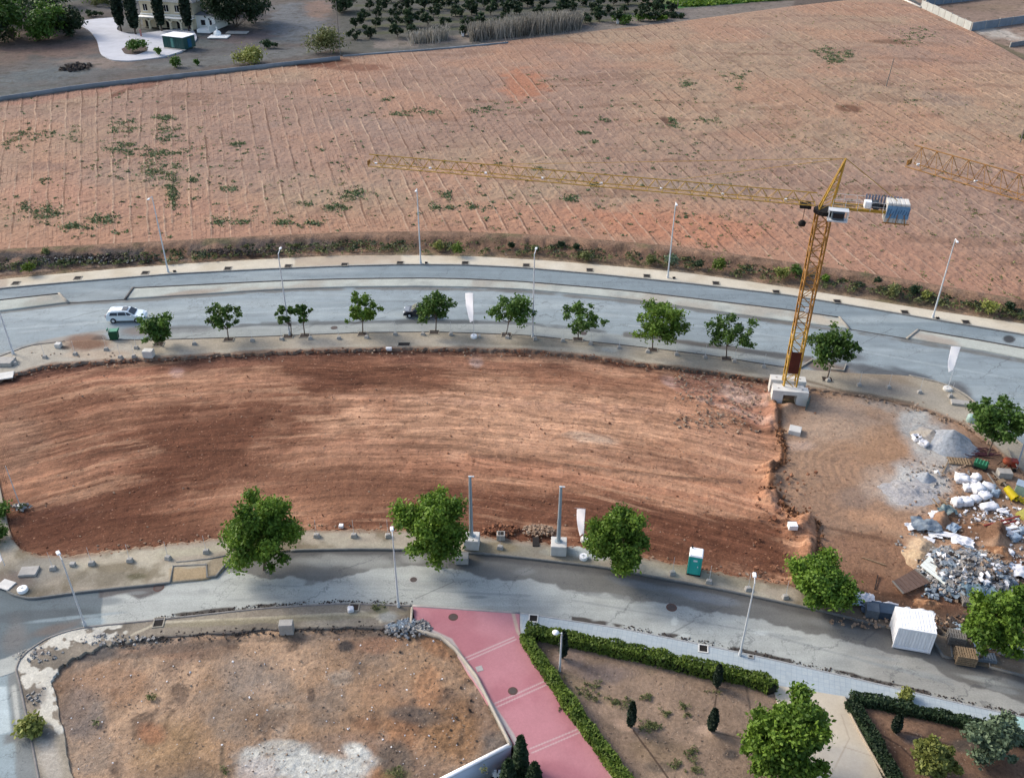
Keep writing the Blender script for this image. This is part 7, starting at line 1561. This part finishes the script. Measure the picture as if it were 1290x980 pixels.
for k in range(npier-1):
    cx = (k+.5)*pw; b_ = wall_with('door_opening', cx-.8, cx+.8, 2.12, 2.3, .1, 2.3, M_vdark, root)
    f = wall_with('window', cx-.62, cx+.62, 2.10, 2.3, 4.6, 6.3, M_vdark, root); wall_with('frame', cx-.05, cx+.05, 2.06, 2.12, 4.6, 6.3, M_vtrim, f); wall_with('sill', cx-.8, cx+.8, 1.95, 2.15, 4.4, 4.58, M_vtrim, f)
# hipped roofs
def hip(name, x0, x1, y0, y1, z, h, mat, par):
    c = min(x1-x0, y1-y0)/2; ym = (y0+y1)/2
    return MB().add([(x0, y0, z), (x1, y0, z), (x1, y1, z), (x0, y1, z), (x0+c, ym, z+h), (x1-c, ym, z+h)], [(0, 1, 5, 4), (1, 2, 5), (2, 3, 4, 5), (3, 0, 4), (3, 2, 1, 0)]).build(name, mat, par)
hip('roof', -.6, W1+.6, 1.6, 12.6, 7.46, 2.6, M_roof, root); hip('roof', W1-.2, Lv+.5, 2.4, 11.6, 3.92, 1.9, M_roof, root)
f = wall_with('window', W1+1.5, W1+2.8, 2.92, 3.1, 1.2, 2.6, M_vdark, root); wall_with('sill', W1+1.3, W1+3, 2.8, 3.05, 1.0, 1.18, M_vtrim, f)
f = wall_with('window', W1+4.2, W1+4.9, 2.92, 3.1, 1.2, 2.6, M_vdark, root)
wall_with('garden_stair', Lv-3.5, Lv+.5, -1.6, 2.9, 0, .9, M_vtrim, root); wall_with('garden_wall', Lv+.2, Lv+.5, -1.8, 8, .91, 1.9, M_vtrim, root)
# green shed
root = empty('green_shed', GV(207, 60, FZ+.32), ang-.18, 'dark green metal shed with a flat white roof below the villa', 'shed'); Ms = pm('shed_green', (38, 96, 92), .35, .25, .6, spec=.5); sl_ = 32/sc(70); 
MB().box((sl_/2, 2.2, 1.5), (sl_, 4.6, 3.0)).build('body', Ms, root); MB().box((sl_/2, 2.2, 3.08), (sl_+.5, 5.2, .14)).build('roof', M_white, root)
for k in range(9): MB().box((sl_*(k+.5)/9, -.14, 1.45), (.12, .08, 2.8)).build('rib', Ms, root)
MB().box((sl_*.45, -.15, 1.4), (1.0, .06, 2.3)).build('door', pm('shed_door', (110, 170, 160), .3, .1, 1), root); MB().box((sl_+.05, 2.2, 1.4), (.06, 1.4, 2.2)).build('end_door', pm('blue_door', (40, 110, 150), .3, .2, 1), root); MB().box((sl_/2+.6, -.6, .04), (sl_, .8, .1)).build('step', M_cgrey, root)
# small things round the villa
def circ(px, py, r_, h, mat, label, name='stone_ring', cat='stone ring'):
    m = MB(); n = 20
    for k in range(n): a = 2*math.pi*k/n; m.box((math.cos(a)*r_, math.sin(a)*r_*1.1, h/2), (r_*.34, .5, h), rz=a+math.pi/2)
    return setp(m.build(name, mat, loc=GV(px, py, FZ+.2)), label, cat)
scatter_chunks('rubble', 96, 85, 4, 4, 90, .2, .9, Mc[3], 231, FZ+.2)
setp(MB().box((0, 0, .1), (5.5, 4, .2)).build('patio_slab', M_vtrim, loc=GV(276, 47, FZ+.2)), 'pale patio slab right of the villa', 'patio'); setp(MB().lathe([(1.0, 0), (1.1, .5), (.7, 1.0), (.15, 1.2), (.1, 1.8), (.3, 1.9), (.02, 2.1)], 16).build('garden_fountain', M_vtrim, loc=GV(274, 44, FZ+.4), smooth=True), 'small white fountain on the patio slab beside the villa', 'fountain')
setp(MB().box((0, 0, .12), (6, 3.2, .24)).build('patio_slab', M_cgrey, loc=GV(299, 42, FZ+.2)), 'second grey slab under the dark tree beside the villa', 'patio')
setp(MB().box((0, 0, .9), (.35, .35, 1.8)).build('red_post', pm('red_white', (220, 150, 140), .6, .3, 2), loc=GV(178, 46, FZ+.4)), 'small red and white post in front of the villa', 'post')
# ---- walled compound at the top right
def panel_wall(pts, n, h, mat, label, w=.16, z=FZ):
    P = [GV(a, b, z) for a, b in pts]; root = empty('panel_wall', P[0], 0, label, 'wall', 'concrete panel walls of the far compound'); tot = sum((b-a).length for a, b in zip(P[:-1], P[1:]))
    for a, b in zip(P[:-1], P[1:]):
        k = max(1, round(n*(b-a).length/tot)); d = (b-a)/k
        for i in range(k):
            c = a+d*(i+.5)-P[0]; ha = h*rng.uniform(.94, 1.05); rz = math.atan2(d.y, d.x)
            MB().box(c+Vector((0, 0, ha/2)), (d.length*.95, w, ha), rz=rz).build('wall_panel', mat, root); e = a+d*i-P[0]; MB().box(e+Vector((0, 0, ha/2+.1)), (.22, .28, ha+.2), rz=rz).build('wall_post', M_cgrey, root)
    return root
M_pw = pm('panel_concrete', (196, 200, 196), .85, .15, .4)
panel_wall([(1160, 10), (1222, 39)], 8, 2.4, M_pw, 'pale concrete panel wall running down beside the ploughed field, top right')
panel_wall([(1223, 39.5), (1290, 29.5), (1400, 14)], 12, 2.4, pm('blue_grey_panels', (150, 162, 174), .85, .2, .4), 'blue-grey concrete panel wall facing the field at the right edge')
panel_wall([(1165, 8), (1210, 3), (1290, -8)], 12, 2.2, pm('far_blue_panels', (140, 154, 168), .85, .2, .4), 'far blue-grey panel wall along the back of the compound')
panel_wall([(1272, 60), (1290, 57), (1400, 44)], 8, 1.2, pm('low_grey_panels', (150, 154, 160), .85, .2, .4), 'low grey wall at the right edge below the compound')
wallthing('field_kerb', [(1128, -6), (1160, 8.5)], .3, FZ, FZ+.5, M_cblk, 'thin pale kerb leading to the compound wall at the top', 'kerb wall')
p0 = GV(1252, -6, FZ); root = empty('white_building', p0, math.radians(-32), 'white building corner at the top right of the compound', 'building')
wall_with('wall', 0, 40, 0, 20, 0, 6, M_white, root); wall_with('roof', -.4, 40.4, -.4, 20.4, 6.01, 6.4, M_white, root)
for k in range(5): wall_with('window', 5+k*7, 7+k*7, -.05, .1, 2, 3.6, M_vdark, root)
